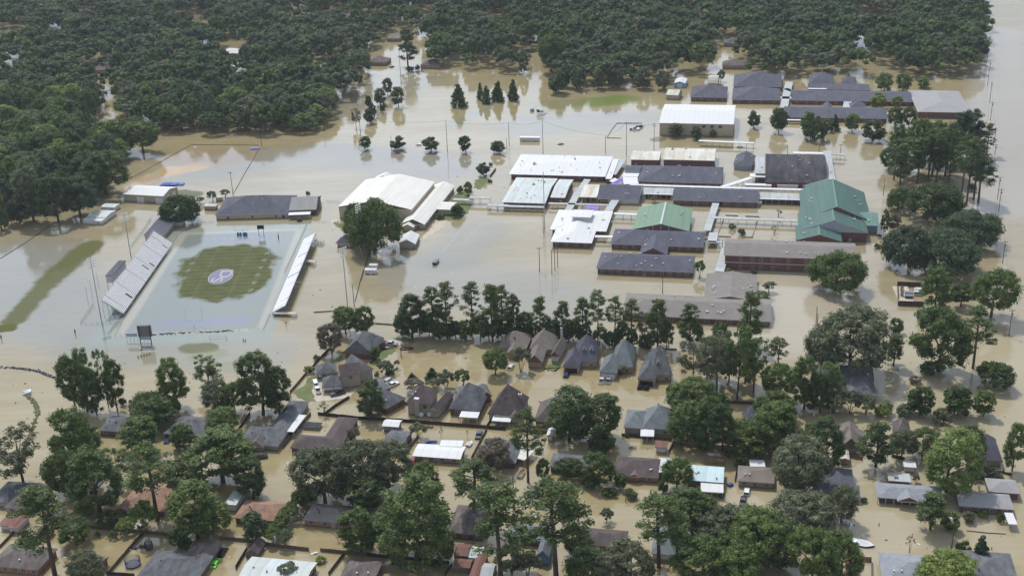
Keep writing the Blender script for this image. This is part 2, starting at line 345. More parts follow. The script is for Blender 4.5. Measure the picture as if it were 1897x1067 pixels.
    rr_ = N('ShaderNodeMapRange'); rr_.inputs['From Min'].default_value = .35; rr_.inputs['From Max'].default_value = .7; rr_.inputs['To Min'].default_value = .03; rr_.inputs['To Max'].default_value = .16; K(noise(.03, 6, (.35, 1.6, 1)), rr_.inputs['Value']); K(rr_.outputs[0], b.inputs['Roughness']); b.inputs['IOR'].default_value = 1.38
    n1 = noise(.9, 3, (1, 1, 1)); n2 = noise(.11, 3, (1, 1.5, 1))
    ad = N('ShaderNodeMath'); ad.operation = 'MULTIPLY_ADD'; K(n2, ad.inputs[0]); ad.inputs[1].default_value = 3.; K(n1, ad.inputs[2])
    bp = N('ShaderNodeBump'); bp.inputs['Strength'].default_value = .08; bp.inputs['Distance'].default_value = .1
    K(ad.outputs[0], bp.inputs['Height']); K(bp.outputs[0], b.inputs['Normal'])
    return m
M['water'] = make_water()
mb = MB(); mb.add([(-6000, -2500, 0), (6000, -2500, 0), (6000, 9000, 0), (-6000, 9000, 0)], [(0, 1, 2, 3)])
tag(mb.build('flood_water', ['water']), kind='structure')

# dry or nearly dry ground: thin sheets a little above the water
def grass_mat(name, c1, c2):
    m, t, b = nodes(name); N = t.nodes.new; K = t.links.new
    ge = N('ShaderNodeNewGeometry'); n = N('ShaderNodeTexNoise'); n.inputs['Scale'].default_value = .25; n.inputs['Detail'].default_value = 9; n.inputs['Roughness'].default_value = .7
    K(ge.outputs['Position'], n.inputs['Vector']); r = N('ShaderNodeMapRange'); r.inputs['From Min'].default_value = .35; r.inputs['From Max'].default_value = .65; K(n.outputs['Fac'], r.inputs['Value'])
    mx = N('ShaderNodeMix'); mx.data_type = 'RGBA'; mx.inputs[6].default_value = (*c1, 1); mx.inputs[7].default_value = (*c2, 1); K(r.outputs[0], mx.inputs[0]); K(mx.outputs[2], b.inputs['Base Color'])
    b.inputs['Roughness'].default_value = .8; b.inputs['Specular IOR Level'].default_value = .2
    return m
M['lawn'] = grass_mat('lawn_wet', (.10, .14, .04), (.19, .20, .09)); M['silt'] = grass_mat('silty_ground', (.26, .21, .14), (.36, .30, .20))
NSH = [0]
def sheet(name, pts, m, z=None, rag=.8, sub=9):
    """ground sheet with a ragged outline, pts in frame pixels"""
    NSH[0] += 1; z = z if z is not None else .02+.004*NSH[0]
    w = [P(x, y) for x, y in pts]; o = []
    for i, p in enumerate(w):
        q = w[(i+1) % len(w)]
        for k in range(sub):
            t = k/sub; c = p.lerp(q, t); o.append((c.x+random.uniform(-rag, rag), c.y+random.uniform(-rag, rag), z))
    mb = MB(); mb.add(o, [tuple(range(len(o)))]); ob = mb.build(name, [m]); return tag(ob, kind='structure')

# ------------------------------------------------------------------ buildings
CAMPUS = [None]
class Bld:
    """a building: wings given by the pixels of their eave corners; parts: wall, roof, window, door, ..."""
    def __init__(s, name, label, cat='building', group=None, wall='brick', trim='gutter'):
        s.name, s.label, s.cat, s.group, s.wall, s.trim = name, label, cat, group, wall, trim; s.root = None; s.n = 0
    def base(s, p, a):
        if s.root is None:
            s.root = empty(s.name, (p.x, p.y, 0), a, s.label, s.cat, s.group); s.rm = Matrix.Translation((p.x, p.y, 0)) @ rotz(a); s.inv = s.rm.inverted()
    def wing(s, A, B, C, kind='xhh', h=2.4, pitch=.4, roof='slate', wall=None, over=.45, win=0, wz=(.75, 1.9), ww=1.3, door=None, sidewin=0, trim=None, snap=None, gab=None, hipf=1., z0=-1., open_=False, th=.22, posts=0, ridge=None, barrel=0):
        s.n += 1; h += .007*s.n
        a, b = P(*A, h), P(*B, h); d = b-a; ang = math.atan2(d.y, d.x)
        if snap is not None: ang = snap
        Lx = d.dot(Vector((math.cos(ang), math.sin(ang), 0)))
        ey = Vector((-math.sin(ang), math.cos(ang), 0))
        D = C if isinstance(C, (int, float)) else (P(*C, h)-a).dot(ey)
        D = abs(D) or 5
        s.base(a, ang)
        W = Matrix.Translation((a.x, a.y, 0)) @ rotz(ang); T = s.inv @ W
        rh = 0
        mb = MB(); t = th; top = [(0, 0, h), (Lx, 0, h), (Lx, D, h), (0, D, h)]; bot = [(x, y, z-t) for x, y, z in top]
        vs = bot+top
        fs = [(0, 3, 2, 1)]; mi = [1]
        for i in range(4): fs.append((i, (i+1) % 4, 4+(i+1) % 4, 4+i)); mi.append(1)
        k = kind[0]
        if k == 'x':
            rh = pitch*D/2; hl, hr = kind[1] == 'h', kind[2] == 'h'; o_ = min(D/2*hipf, Lx/2)
            if barrel:
                vs = bot+top; n = barrel; base = len(vs)
                for i in range(n+1):
                    f = i/n; z = h+rh*math.sin(PI*f)**.85
                    vs += [(0, D*f, z), (Lx, D*f, z)]
                for i in range(n): fs.append((base+2*i, base+2*i+1, base+2*i+3, base+2*i+2)); mi.append(0)
                fs.append(tuple(base+2*i for i in range(n, -1, -1))); mi.append(2); fs.append(tuple(base+2*i+1 for i in range(n+1))); mi.append(2)
            else:
                vs += [(o_ if hl else 0, D/2, h+rh), (Lx-o_ if hr else Lx, D/2, h+rh)]
                fs += [(4, 5, 9, 8), (6, 7, 8, 9), (7, 4, 8), (5, 6, 9)]; mi += [0, 0, 0 if hl else 2, 0 if hr else 2]
        elif k == 'y':
            rh = pitch*Lx/2; hf, hb = kind[1] == 'h', kind[2] == 'h'; o_ = min(Lx/2*hipf, D/2)
            vs += [(Lx/2, o_ if hf else 0, h+rh), (Lx/2, D-o_ if hb else D, h+rh)]
            fs += [(7, 4, 8, 9), (5, 6, 9, 8), (4, 5, 8), (6, 7, 9)]; mi += [0, 0, 0 if hf else 2, 0 if hb else 2]
        elif k == 'p':
            rh = pitch*min(Lx, D)/2; vs += [(Lx/2, D/2, h+rh)]; fs += [(4, 5, 8), (5, 6, 8), (6, 7, 8), (7, 4, 8)]; mi += [0]*4
        elif k == 'f':      # lean-to: rises to the back
            rh = pitch*D; vs[6] = (Lx, D, h+rh); vs[7] = (0, D, h+rh); fs += [(4, 5, 6, 7)]; mi += [0]
        mb.v = vs; mb.f = fs; mb.m = mi
        s.h, s.rh, s.L, s.D, s.T, s.W = h, rh, Lx, D, T, W
        s.lastroof = mb.build('roof', [roof, trim or s.trim, gab or (roof if kind[0] == 'f' else wall or s.wall)], s.root, T)
        if roof in ('teal', 'green') and k == 'y':
            rc = MB(); rc.bar((Lx/2, .1, h+rh+.03), (Lx/2, D-.1, h+rh+.03), .7, .08); rc.build('ridge_cap', ['teal2' if roof == 'teal' else 'pale'], s.root, T)
        o = over; wl = wall or s.wall; hz = h-t+.02
        if not open_:
            mw = MB(); mw.box(o, Lx-o, o, D-o, z0, hz)
            s.lastwall = mw.build('wall', [wl], s.root, T)
        if posts:
            for i in range(posts+1):
                x = .2+(Lx-.4)*i/posts
                for y in ((.2, D-.2) if open_ else (.2,)):
                    mp = MB(); mp.box(x-.1, x+.1, y-.1, y+.1, -1, hz); mp.build('post', ['post'], s.root, T)
        if win:
            z0w, z1w = wz
            for i in range(win):
                x = o+(Lx-2*o)*(i+.5)/win+random.uniform(-.3, .3)*(win > 2)
                s.window(x, o, ww, z0w, z1w)
        if sidewin:
            left = s.W.translation.x > CAM.x+20
            for i in range(sidewin):
                y = o+(D-2*o)*(i+.5)/sidewin; s.window_side(y, 0 if left else 1, ww, *wz)
        if door is not None:
            for x in (door if hasattr(door, '__len__') else [door]): s.door(Lx*x, o)
        return s
    def window(s, x, o, ww, z0, z1):
        m = MB(); m.box(x-ww/2-.1, x+ww/2+.1, o-.05, o+.02, z0-.1, z1+.1, 0); m.box(x-ww/2, x-.04, o-.07, o, z0, z1, 1); m.box(x+.04, x+ww/2, o-.07, o, z0, z1, 1)
        return m.build('window', ['wframe', 'glass'], s.root, s.T)
    def window_side(s, y, right, ww, z0, z1, o=.45):
        x = s.L-o if right else o; q = 1 if right else -1
        m = MB(); m.box(min(x-.02*q, x+.05*q), max(x-.02*q, x+.05*q), y-ww/2-.1, y+ww/2+.1, z0-.1, z1+.1, 0)
        m.box(min(x, x+.07*q), max(x, x+.07*q), y-ww/2, y-.04, z0, z1, 1); m.box(min(x, x+.07*q), max(x, x+.07*q), y+.04, y+ww/2, z0, z1, 1)
        return m.build('window', ['wframe', 'glass'], s.root, s.T)
    def door(s, x, o=.45, w=1.1, z1=1.8, m_='door', name='door'):
        m = MB(); m.box(x-w/2-.08, x+w/2+.08, o-.04, o+.02, -.5, z1+.08, 1); m.box(x-w/2, x+w/2, o-.07, o, -.5, z1, 0)
        return m.build(name, [m_, 'wframe'], s.root, s.T)
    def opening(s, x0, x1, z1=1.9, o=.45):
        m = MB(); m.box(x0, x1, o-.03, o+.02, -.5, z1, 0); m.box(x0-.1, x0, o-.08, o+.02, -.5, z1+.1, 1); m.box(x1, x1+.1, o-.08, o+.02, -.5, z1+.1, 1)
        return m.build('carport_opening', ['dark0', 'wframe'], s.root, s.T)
    def chimney(s, fx, fy, z1, w=.9, m_='brickt'):
        x, y = s.L*fx, s.D*fy; m = MB(); m.box(x-w/2, x+w/2, y-w/2, y+w/2, 0, z1, 0); m.box(x-w/2-.1, x+w/2+.1, y-w/2-.1, y+w/2+.1, z1, z1+.15, 1); m.box(x-w/4, x+w/4, y-w/4, y+w/4, z1+.15, z1+.45, 2)
        return m.build('chimney', [m_, 'gutter', 'dsteel'], s.root, s.T)
    def vents(s, n, sz=.35, m_='gutter', seed=0):
        """small roof vents and pipes standing on the front slope"""
        rr = random.Random(seed+s.n)
        for i in range(n):
            x, y = s.L*rr.uniform(.15, .85), s.D*rr.uniform(.15, .45); z = s.h+s.rh*2*min(y/s.D, x/s.D if True else 9, (s.L-x)/s.D, .5)
            m = MB(); m.tube([(x, y, z-.2), (x, y, z+.35)], sz*.4, 6, 0); m.tube([(x, y, z+.35), (x, y, z+.5)], sz*.7, 6, 0)
            m.build('roof_vent', [m_], s.root, s.T)
    def hvac(s, fx, fy, dz=0, w=1.4):
        x, y = s.L*fx, s.D*fy; z = s.h+s.rh*2*min(y/s.D, 1-y/s.D)+dz; m = MB(); m.box(x-w/2, x+w/2, y-w/2, y+w/2, z-.3, z+.8, 0); m.tube([(x, y, z+.8), (x, y, z+.95)], w*.33, 8, 1)
        m.build('air_unit', ['steel', 'dsteel'], s.root, s.T)
    def dormer(s, fx, y, w=1.6, hh=1.6, roof='slate', wall='wsid'):
        x = s.L*fx; z = s.h+s.rh*2*(y/s.D)-.3; m = MB(); dpt = 2.4
        m.add([(x-w/2, y, z), (x+w/2, y, z), (x+w/2, y+dpt, z), (x-w/2, y+dpt, z), (x-w/2, y, z+hh*.6), (x+w/2, y, z+hh*.6), (x+w/2, y+dpt, z+hh*.6), (x-w/2, y+dpt, z+hh*.6), (x, y, z+hh), (x, y+dpt, z+hh)],
              [(0, 1, 5, 8, 4), (1, 2, 6, 5), (3, 0, 4, 7)], 0)
        m.add([(x-w/2-.15, y-.15, z+hh*.55), (x, y-.15, z+hh+.05), (x, y+dpt, z+hh+.05), (x-w/2-.15, y+dpt, z+hh*.55), (x+w/2+.15, y-.15, z+hh*.55), (x+w/2+.15, y+dpt, z+hh*.55)], [(0, 1, 2, 3), (1, 4, 5, 2)], 1)
        m.box(x-.3, x+.3, y-.04, y+.02, z+.3, z+hh*.65, 2)
        m.build('dormer', [wall, roof, 'glass'], s.root, s.T)

def canopy(A, B, w, label, h=2.6, m_='mgrey', group='covered walkways of the school', step=4., name='covered_walkway', hb=None, posts=True, th=.18):
    a, b = P(*A, h), P(*B, h); d = b-a; ang = math.atan2(d.y, d.x); Lx = d.length; hb = hb if hb is not None else h
    r = empty(name, (a.x, a.y, 0), ang, label, 'walkway', group)
    m = MB(); m.box(0, Lx, -w/2, w/2, h-th, h, 0); m.box(-.04, Lx+.04, -w/2-.06, -w/2, h-th-.1, h+.06, 1); m.box(-.04, Lx+.04, w/2, w/2+.06, h-th-.1, h+.06, 1); m.build('roof', [m_, 'gutter'], r)
    if posts:
        n = max(2, int(Lx/step))
        for i in range(n+1):
            x = .3+(Lx-.6)*i/n; mp = MB()
            mp.box(x-.07, x+.07, -w/2+.1, -w/2+.24, -1, h-th, 0); mp.box(x-.07, x+.07, w/2-.24, w/2-.1, -1, h-th, 0); mp.box(x-.05, x+.05, -w/2+.24, w/2-.24, h-th-.15, h-th-.02, 0)
            mp.build('post', ['post'], r)
    return r
# ------------------------------------------------------------------ trees
def leaf_mat(name, dark, mid, light):
    m, t, b = nodes(name); N = t.nodes.new; K = t.links.new
    tc = N('ShaderNodeTexCoord'); n = N('ShaderNodeTexNoise'); n.inputs['Scale'].default_value = .45; n.inputs['Detail'].default_value = 5
    oi = N('ShaderNodeObjectInfo'); ad = N('ShaderNodeVectorMath'); K(tc.outputs['Object'], ad.inputs[0])
    cx = N('ShaderNodeCombineXYZ'); ml = N('ShaderNodeMath'); ml.operation = 'MULTIPLY'; ml.inputs[1].default_value = 40; K(oi.outputs['Random'], ml.inputs[0]); K(ml.outputs[0], cx.inputs[0]); K(cx.outputs[0], ad.inputs[1])
    K(ad.outputs[0], n.inputs['Vector'])
    ge = N('ShaderNodeNewGeometry')
    s = N('ShaderNodeMath'); s.operation = 'MULTIPLY_ADD'; s.inputs[1].default_value = .45; K(ge.outputs['Random Per Island'], s.inputs[0]); K(n.outputs['Fac'], s.inputs[2])
    s2 = N('ShaderNodeMath'); s2.operation = 'MULTIPLY_ADD'; s2.inputs[1].default_value = .22; K(oi.outputs['Random'], s2.inputs[0]); K(s.outputs[0], s2.inputs[2])
    cr = N('ShaderNodeValToRGB'); K(s2.outputs[0], cr.inputs[0]); e = cr.color_ramp.elements
    e[0].position = .55; e[0].color = (*dark, 1); e[1].position = 1.1; e[1].color = (*light, 1)
    x = e.new(.8); x.color = (*mid, 1); K(cr.outputs[0], b.inputs['Base Color'])
    b.inputs['Roughness'].default_value = .55; b.inputs['Specular IOR Level'].default_value = .3
    tr = N('ShaderNodeBsdfTranslucent'); K(cr.outputs[0], tr.inputs['Color']); ms = N('ShaderNodeMixShader'); ms.inputs[0].default_value = .36
    out = t.nodes['Material Output']; K(b.outputs[0], ms.inputs[1]); K(tr.outputs[0], ms.inputs[2]); K(ms.outputs[0], out.inputs['Surface'])
    return m
TONE = {
 'd': leaf_mat('leaves_dark', (0.049, 0.079, 0.029), (0.087, 0.135, 0.043), (0.156, 0.218, 0.066)),
 'm': leaf_mat('leaves_mid', (0.065, 0.106, 0.031), (0.117, 0.178, 0.048), (0.204, 0.271, 0.078)),
 'l': leaf_mat('leaves_light', (0.095, 0.152, 0.041), (0.170, 0.244, 0.062), (0.272, 0.343, 0.102)),
 'g': leaf_mat('leaves_grey', (0.087, 0.108, 0.060), (0.152, 0.178, 0.096), (0.238, 0.264, 0.150)),
 'b': leaf_mat('leaves_bluish', (0.046, 0.077, 0.041), (0.082, 0.125, 0.060), (0.136, 0.191, 0.091)),
 'y': leaf_mat('leaves_yellowish', (0.129, 0.185, 0.036), (0.218, 0.284, 0.060), (0.326, 0.396, 0.102)),
 'r': leaf_mat('leaves_russet', (0.143, 0.121, 0.084), (0.224, 0.191, 0.138), (0.320, 0.277, 0.198)),
 'p': leaf_mat('pine_needles', (0.054, 0.090, 0.029), (0.101, 0.152, 0.046), (0.177, 0.238, 0.074)),
}
def ico():
    t = (1+5**.5)/2
    v = [Vector(p).normalized() for p in [(-1, t, 0), (1, t, 0), (-1, -t, 0), (1, -t, 0), (0, -1, t), (0, 1, t), (0, -1, -t), (0, 1, -t), (t, 0, -1), (t, 0, 1), (-t, 0, -1), (-t, 0, 1)]]
    f = [(0, 11, 5), (0, 5, 1), (0, 1, 7), (0, 7, 10), (0, 10, 11), (1, 5, 9), (5, 11, 4), (11, 10, 2), (10, 7, 6), (7, 1, 8), (3, 9, 4), (3, 4, 2), (3, 2, 6), (3, 6, 8), (3, 8, 9), (4, 9, 5), (2, 4, 11), (6, 2, 10), (8, 6, 7), (9, 8, 1)]
    return np.array([tuple(p) for p in v]), np.array(f)
ICO_V, ICO_F = ico()
def leaf_cloud(rng, cen, rad, nleaf, size, flat=.75, core=.62):
    """leaf-sized faces around clump centres, with a rough inner body; returns quads (verts n*4) and tris"""
    cen = np.asarray(cen, float); rad = np.asarray(rad, float); k = len(cen)
    d = rng.normal(size=(k, nleaf, 3)); d /= np.linalg.norm(d, axis=2, keepdims=True)
    d[:, :, 2] = np.where(rng.random((k, nleaf)) < .35, np.abs(d[:, :, 2]), d[:, :, 2])
    r = rad[:, None, None]*(.62+.5*rng.random((k, nleaf, 1)))
    pos = cen[:, None, :]+d*r*np.array([1, 1, flat])
    nrm = d*.8+rng.normal(size=d.shape)*.55+np.array([0, 0, .35]); nrm /= np.linalg.norm(nrm, axis=2, keepdims=True)
    up = rng.normal(size=d.shape); a = np.cross(nrm, up); a /= np.linalg.norm(a, axis=2, keepdims=True)+1e-9; b = np.cross(nrm, a)
    s = size*(.5+.8*rng.random((k, nleaf, 1))); a = a*s; b = b*s*.62
    q = np.stack([pos-a, pos-b*.9+a*.1, pos+a, pos+b], axis=2).reshape(-1, 3)
    iv = ICO_V[None]*(1+rng.normal(size=(k, 12, 1))*.16)*(rad*core)[:, None, None]*np.array([1, 1, flat])+cen[:, None, :]
    return q, iv.reshape(-1, 3), k
def cloud_mesh(name, q, iv, k, extra=None, mats=()):
    nq = len(q)//4
    faces = [q_ for q_ in np.arange(nq*4).reshape(-1, 4).tolist()]
    tf = (ICO_F[None]+np.arange(k)[:, None, None]*12+nq*4).reshape(-1, 3).tolist()
    V = [q, iv]; F_ = faces+tf; mi = [0]*(len(F_)); o = nq*4+k*12
    if extra:
        V.append(np.array(extra.v)); F_ += [tuple(i+o for i in f) for f in extra.f]; mi += [1]*len(extra.f)
    V = np.concatenate(V)
    me = bpy.data.meshes.new(name); me.vertices.add(len(V)); me.vertices.foreach_set('co', V.ravel())
    tot = np.array([len(f) for f in F_]); flatv = np.array([i for f in F_ for i in f], dtype=np.int32)
    me.loops.add(len(flatv)); me.loops.foreach_set('vertex_index', flatv)
    me.polygons.add(len(F_)); me.polygons.foreach_set('loop_start', np.concatenate([[0], np.cumsum(tot)[:-1]]).astype(np.int32))
    for m in mats: me.materials.append(m)
    me.polygons.foreach_set('material_index', mi); me.update(calc_edges=True); return me
def shell(rng, n, cz, R, vr, lo=-.55, inner=.5, lump=.15, prof=None):
    out = []; rr = []
    lob = rng.normal(size=(5, 3)); lob /= np.linalg.norm(lob, axis=1, keepdims=True)
    while len(out) < n:
        d = rng.normal(size=3); d /= np.linalg.norm(d)
        if d[2] < lo: continue
        m = 1+lump*max(0, (lob@d).max()-.3)*1.6-lump*.5
        f = (inner+(1-inner)*rng.random()**.45)*m*.8
        out.append((d[0]*R*f, d[1]*R*f, cz+d[2]*vr*f)); rr.append(1)
    return np.array(out)
SPEC = {}
def proto(kind, seed):
    rng = np.random.default_rng(seed*17+hash_(kind)); tb = MB()
    if kind == 'oak':
        H, R = 16., 8.; c = shell(rng, 120, 8.2, R, 7.8, -.72, inner=.72, lump=.3); c[:, 2] = np.maximum(c[:, 2], 1.8); r = rng.uniform(1.0, 2.1, 120); nl, sz = 84, .30; fl = .75; tr, th_ = .42, 5.5
    elif kind == 'live':
        H, R = 11., 10.; c = shell(rng, 130, 4.6, R, 6.2, -.5, inner=.72, lump=.22); c[:, 2] = np.maximum(c[:, 2], .9); r = rng.uniform(1.2, 2.3, 130); nl, sz = 90, .32; fl = .7; tr, th_ = .6, 2.8
    elif kind == 'tall':
        H, R = 20., 6.; c = shell(rng, 120, 10., R, 10., -.9, inner=.62, lump=.42); r = rng.uniform(.8, 1.7, 120); nl, sz = 76, .28; fl = .85; tr, th_ = .36, 7
    elif kind == 'open':     # thin crown, sky and water show through
        H, R = 20., 6.; c = shell(rng, 66, 11.2, R, 9., -.85, inner=.4, lump=.55); r = rng.uniform(.7, 1.5, 66); nl, sz = 70, .28; fl = .8; tr, th_ = .3, 8
    elif kind == 'pine':
        H, R = 25., 4.6; z = np.sort(rng.uniform(.38, .985, 62)); az = rng.uniform(0, 2*PI, 62)
        pr = np.sin(np.clip((1.03-z)/.65, 0, 1)*PI*.62+.12)**.8; rad_ = R*pr*rng.uniform(.25, .95, 62)
        c = np.stack([np.cos(az)*rad_, np.sin(az)*rad_, z*H], 1); r = rng.uniform(.7, 1.45, 62); nl, sz = 76, .26; fl = .55; tr, th_ = .28, H*.93
    elif kind == 'bushpine':
        H, R = 18., 4.6; z = np.sort(rng.uniform(.22, .975, 58)); az = rng.uniform(0, 2*PI, 58)
        pr = np.sin(np.clip((1.02-z)/.82, 0, 1)*PI*.72+.08)**.7; rad_ = R*pr*rng.uniform(.3, .92, 58)
        c = np.stack([np.cos(az)*rad_, np.sin(az)*rad_, z*H], 1); r = rng.uniform(.9, 1.6, 58); nl, sz = 76, .28; fl = .6; tr, th_ = .28, H*.9
    elif kind == 'pear':
        H, R = 8., 3.1; c = shell(rng, 34, 4.0, R, 4.0, -.9, lump=.16); r = rng.uniform(.75, 1.15, 34); nl, sz = 60, .36; fl = .9; tr, th_ = .16, 2.
    elif kind == 'cone':
        H, R = 9., 3.; z = rng.uniform(.08, .95, 44)**1.15; az = rng.uniform(0, 2*PI, 44); rad_ = R*(1-z)**.85*rng.uniform(.45, .9, 44)
        c = np.stack([np.cos(az)*rad_, np.sin(az)*rad_, z*H], 1); r = .45+.85*(1-z); nl, sz = 52, .34; fl = 1.; tr, th_ = .2, H*.85
    elif kind == 'crepe':
        H, R = 6., 3.2; c = shell(rng, 34, 3.9, R, 2.1, -.5, lump=.3); r = rng.uniform(.5, .95, 34); nl, sz = 46, .30; fl = .7; tr, th_ = .12, 2.
    elif kind == 'shrub':
        H, R = 2.4, 1.9; c = shell(rng, 20, 1.1, R, 1.15, -.5, lump=.25); r = rng.uniform(.45, .75, 20); nl, sz = 44, .24; fl = .85; tr, th_ = .06, .6
    elif kind == 'bare':
        H, R = 5., 1.6; c = shell(rng, 14, 3.2, R, 1.7, -.6, lump=.3); r = rng.uniform(.25, .5, 14); nl, sz = 16, .16; fl = .8; tr, th_ = .07, 2
    elif kind == 'wood':     # far tree of the flooded woods
        H, R = 15., 8.; c = shell(rng, 56, 7.6, R, 7.6, -.3, inner=.86, lump=.12); r = rng.uniform(1.3, 2.1, 56); nl, sz = 48, .46; fl = .7; tr, th_ = .4, 6
    elif kind == 'woodtall':
        H, R = 20., 6.; c = shell(rng, 56, 10., R, 10., -.6, inner=.8, lump=.3); r = rng.uniform(1.1, 2.0, 56); nl, sz = 46, .44; fl = .85; tr, th_ = .35, 8
    q, iv, k = leaf_cloud(rng, c, r, nl, sz, fl, .42 if kind in ('open', 'pine', 'bare') else .58)
    top = float(max(q[:, 2].max(), iv[:, 2].max())); R = float(np.percentile(np.hypot(q[:, 0], q[:, 1]), 96))*.97
    if kind in ('crepe', 'bare', 'shrub'):
        for i in range(4):
            e = c[rng.integers(len(c))]; tb.tube([(rng.normal()*.12, rng.normal()*.12, -1.2), (e[0]*.35, e[1]*.35, th_), tuple(e)], [tr, tr*.7, tr*.25], 5)
    else:
        cx_, cy_ = rng.normal()*.25, rng.normal()*.25
        tb.tube([(0, 0, -1.5), (cx_*.3, cy_*.3, th_*.35), (cx_, cy_, th_*.75), (cx_*.6, cy_*.6, th_)], [tr*1.35, tr, tr*.8, tr*.45 if th_ > H*.6 else tr*.75], 7)
        nlim = 13 if kind in ('pine', 'open', 'bushpine') else 8
        for i in range(nlim):
            e = c[rng.integers(len(c))]; z0 = min(th_, max(th_*.6, e[2]-2.2)) if kind not in ('pine', 'bushpine') else max(2, e[2]-.8)
            tb.tube([(cx_*.6, cy_*.6, z0), (e[0]*.5, e[1]*.5, (z0+e[2])/2+.3), tuple(e)], [tr*.5, tr*.3, tr*.1], 5)
    return dict(q=q, iv=iv, k=k, tb=tb, H=top, R=R)
def hash_(s): return sum(ord(ch)*(i+3) for i, ch in enumerate(s)) % 9973
PRO = {}
def get_proto(kind, i):
    key = (kind, i)
    if key not in PRO:
        p = proto(kind, i+1)
        if kind in ('wood', 'woodtall'): p['one'] = cloud_mesh('forest_tree', p['q'], p['iv'], p['k'], p['tb'], (TONE['b'], M['trunk']))
        else:
            p['crown'] = cloud_mesh('crown', p['q'], p['iv'], p['k'], None, (TONE['m'],)); p['trunk'] = p['tb'].mesh('trunk', ['trunk'])
        PRO[key] = p
    return PRO[key]
NAMES = dict(oak='broadleaf_tree', live='live_oak_tree', tall='broadleaf_tree', open='broadleaf_tree', pine='pine_tree', bushpine='pine_tree', pear='ornamental_tree', cone='conical_evergreen_tree', crepe='crepe_myrtle_tree', shrub='shrub', bare='bare_sapling', wood='forest_tree', woodtall='forest_tree')
NT = [0]
def tree_at(kind, p, Hh, Rr, label, tone='m', group=None):
    NT[0] += 1; pr = get_proto(kind, NT[0] % 3); nm = NAMES[kind]
    r = empty(nm, (p.x, p.y, 0), random.uniform(0, 6.28), label, 'shrub' if kind == 'shrub' else 'tree', group)
    s = Rr/pr['R']; r.scale = (s, s*random.uniform(.92, 1.08), Hh/pr['H'])
    for nme, me, mt in (('trunk', pr['trunk'], M['trunk']), ('crown', pr['crown'], TONE[tone])):
        o = bpy.data.objects.new(nme, me); COL.objects.link(o); o.parent = r; o.material_slots[0].link = 'OBJECT'; o.material_slots[0].material = mt
    return r
def T(kind, bx, by, ty, w_, label, tone='m', group=None):
    p = P(bx, by); return tree_at(kind, p, height_to(p, ty), w_/2/scale_at(p), label, tone, group)
def wood_at(p, Hh, Rr, label, tone, group, kind='wood'):
    pr = get_proto(kind, random.randrange(4)); o = bpy.data.objects.new('forest_tree', pr['one']); COL.objects.link(o)
    o.location = (p.x, p.y, 0); s = Rr/pr['R']; o.scale = (s, s*random.uniform(.88, 1.12), Hh/pr['H']); o.rotation_euler = (0, 0, random.uniform(0, 6.28))
    o.material_slots[0].link = 'OBJECT'; o.material_slots[0].material = TONE[tone]
    return tag(o, label, 'tree', group)

# ------------------------------------------------------------------ poles, lines, fences
def pole(bx, by, ty, label, arms=1, m_='pole', group='utility poles', r=.16, tr=False, armw=2.4, az=0., h=None):
    p = P(bx, by); Hh = h or height_to(p, ty); a = empty('utility_pole', (p.x, p.y, 0), az, label, 'pole', group)
    m = MB(); m.tube([(0, 0, -1), (0, 0, Hh)], [r*1.2, r*.75], 7); m.build('pole_shaft', [m_], a)
    for i in range(arms):
        z = Hh-.4-i*1.0; m = MB(); m.box(-armw/2, armw/2, -.2, -.06, z-.08, z+.08, 0)
        for x in (-armw*.46, -armw*.2, armw*.2, armw*.46): m.tube([(x, -.13, z+.08), (x, -.13, z+.3)], .06, 5, 1)
        m.build('crossarm', [m_, 'dsteel'], a)
    if tr:
        m = MB(); m.tube([(.4, 0, Hh-2.4), (.4, 0, Hh-1.4)], .28, 8); m.build('transformer', ['steel'], a)
    a['H'] = Hh; return a
def wire(a, b, sag=1.2, off=0., r=.05, label='overhead cable sagging between two poles', group=None):
    p0 = Vector((a.location.x+off, a.location.y, a['H']-.1)); p1 = Vector((b.location.x+off, b.location.y, b['H']-.1))
    m = MB(); m.tube([p0.lerp(p1, i/10)-Vector((0, 0, sag*4*(i/10)*(1-i/10))) for i in range(11)], r, 4, caps=False)
    return tag(m.build('overhead_cable', ['cable']), label, 'cable', group)
def fence(pts, h, label, kind='wood', group=None, z0=-.6, closed=False):
    w = [P(x, y) for x, y in pts]; w += [w[0]] if closed else []
    a = empty('board_fence' if kind != 'mesh' else 'chain_link_fence', (w[0].x, w[0].y, 0), 0, label, 'fence', group); o = w[0]; mt = {'wood': 'wood', 'cedar': 'wood2', 'dark': 'woodd', 'mesh': 'steel'}[kind]
    mp = MB(); m = MB()
    for i in range(len(w)-1):
        p, q = w[i]-o, w[i+1]-o; d = q-p; n = max(1, int(round(d.length/2.4)))
        for k in range(n):
            s, e = p+d*(k/n), p+d*((k+1)/n); dz = random.uniform(-.06, .06)
            if kind == 'mesh':
                m.bar((s.x, s.y, h), (e.x, e.y, h), .05, .05); m.bar((s.x, s.y, .12), (e.x, e.y, .12), .04, .04)
                for j in range(1, 6): m.bar((*(s.lerp(e, j/6)).xy, .1), (*(s.lerp(e, j/6)).xy, h), .012, .012)
            else:
                bn = 8
                for j in range(bn):
                    f, g = (j+.03)/bn, (j+.97)/bn; u, v = s.lerp(e, f), s.lerp(e, g); hh = h+dz+random.uniform(-.03, .03)
                    m.bar((u.x, u.y, (hh+z0)/2), (v.x, v.y, (hh+z0)/2), .04+random.uniform(0, .02), hh-z0)
                m.bar((s.x, s.y, h*.8), (e.x, e.y, h*.8), .13, .09)
            mp.tube([(s.x, s.y, z0), (s.x, s.y, h+.08)], .06, 5)
    m.build('fence_panels', [mt], a); mp.build('fence_posts', ['steel' if kind == 'mesh' else mt], a)
    return a

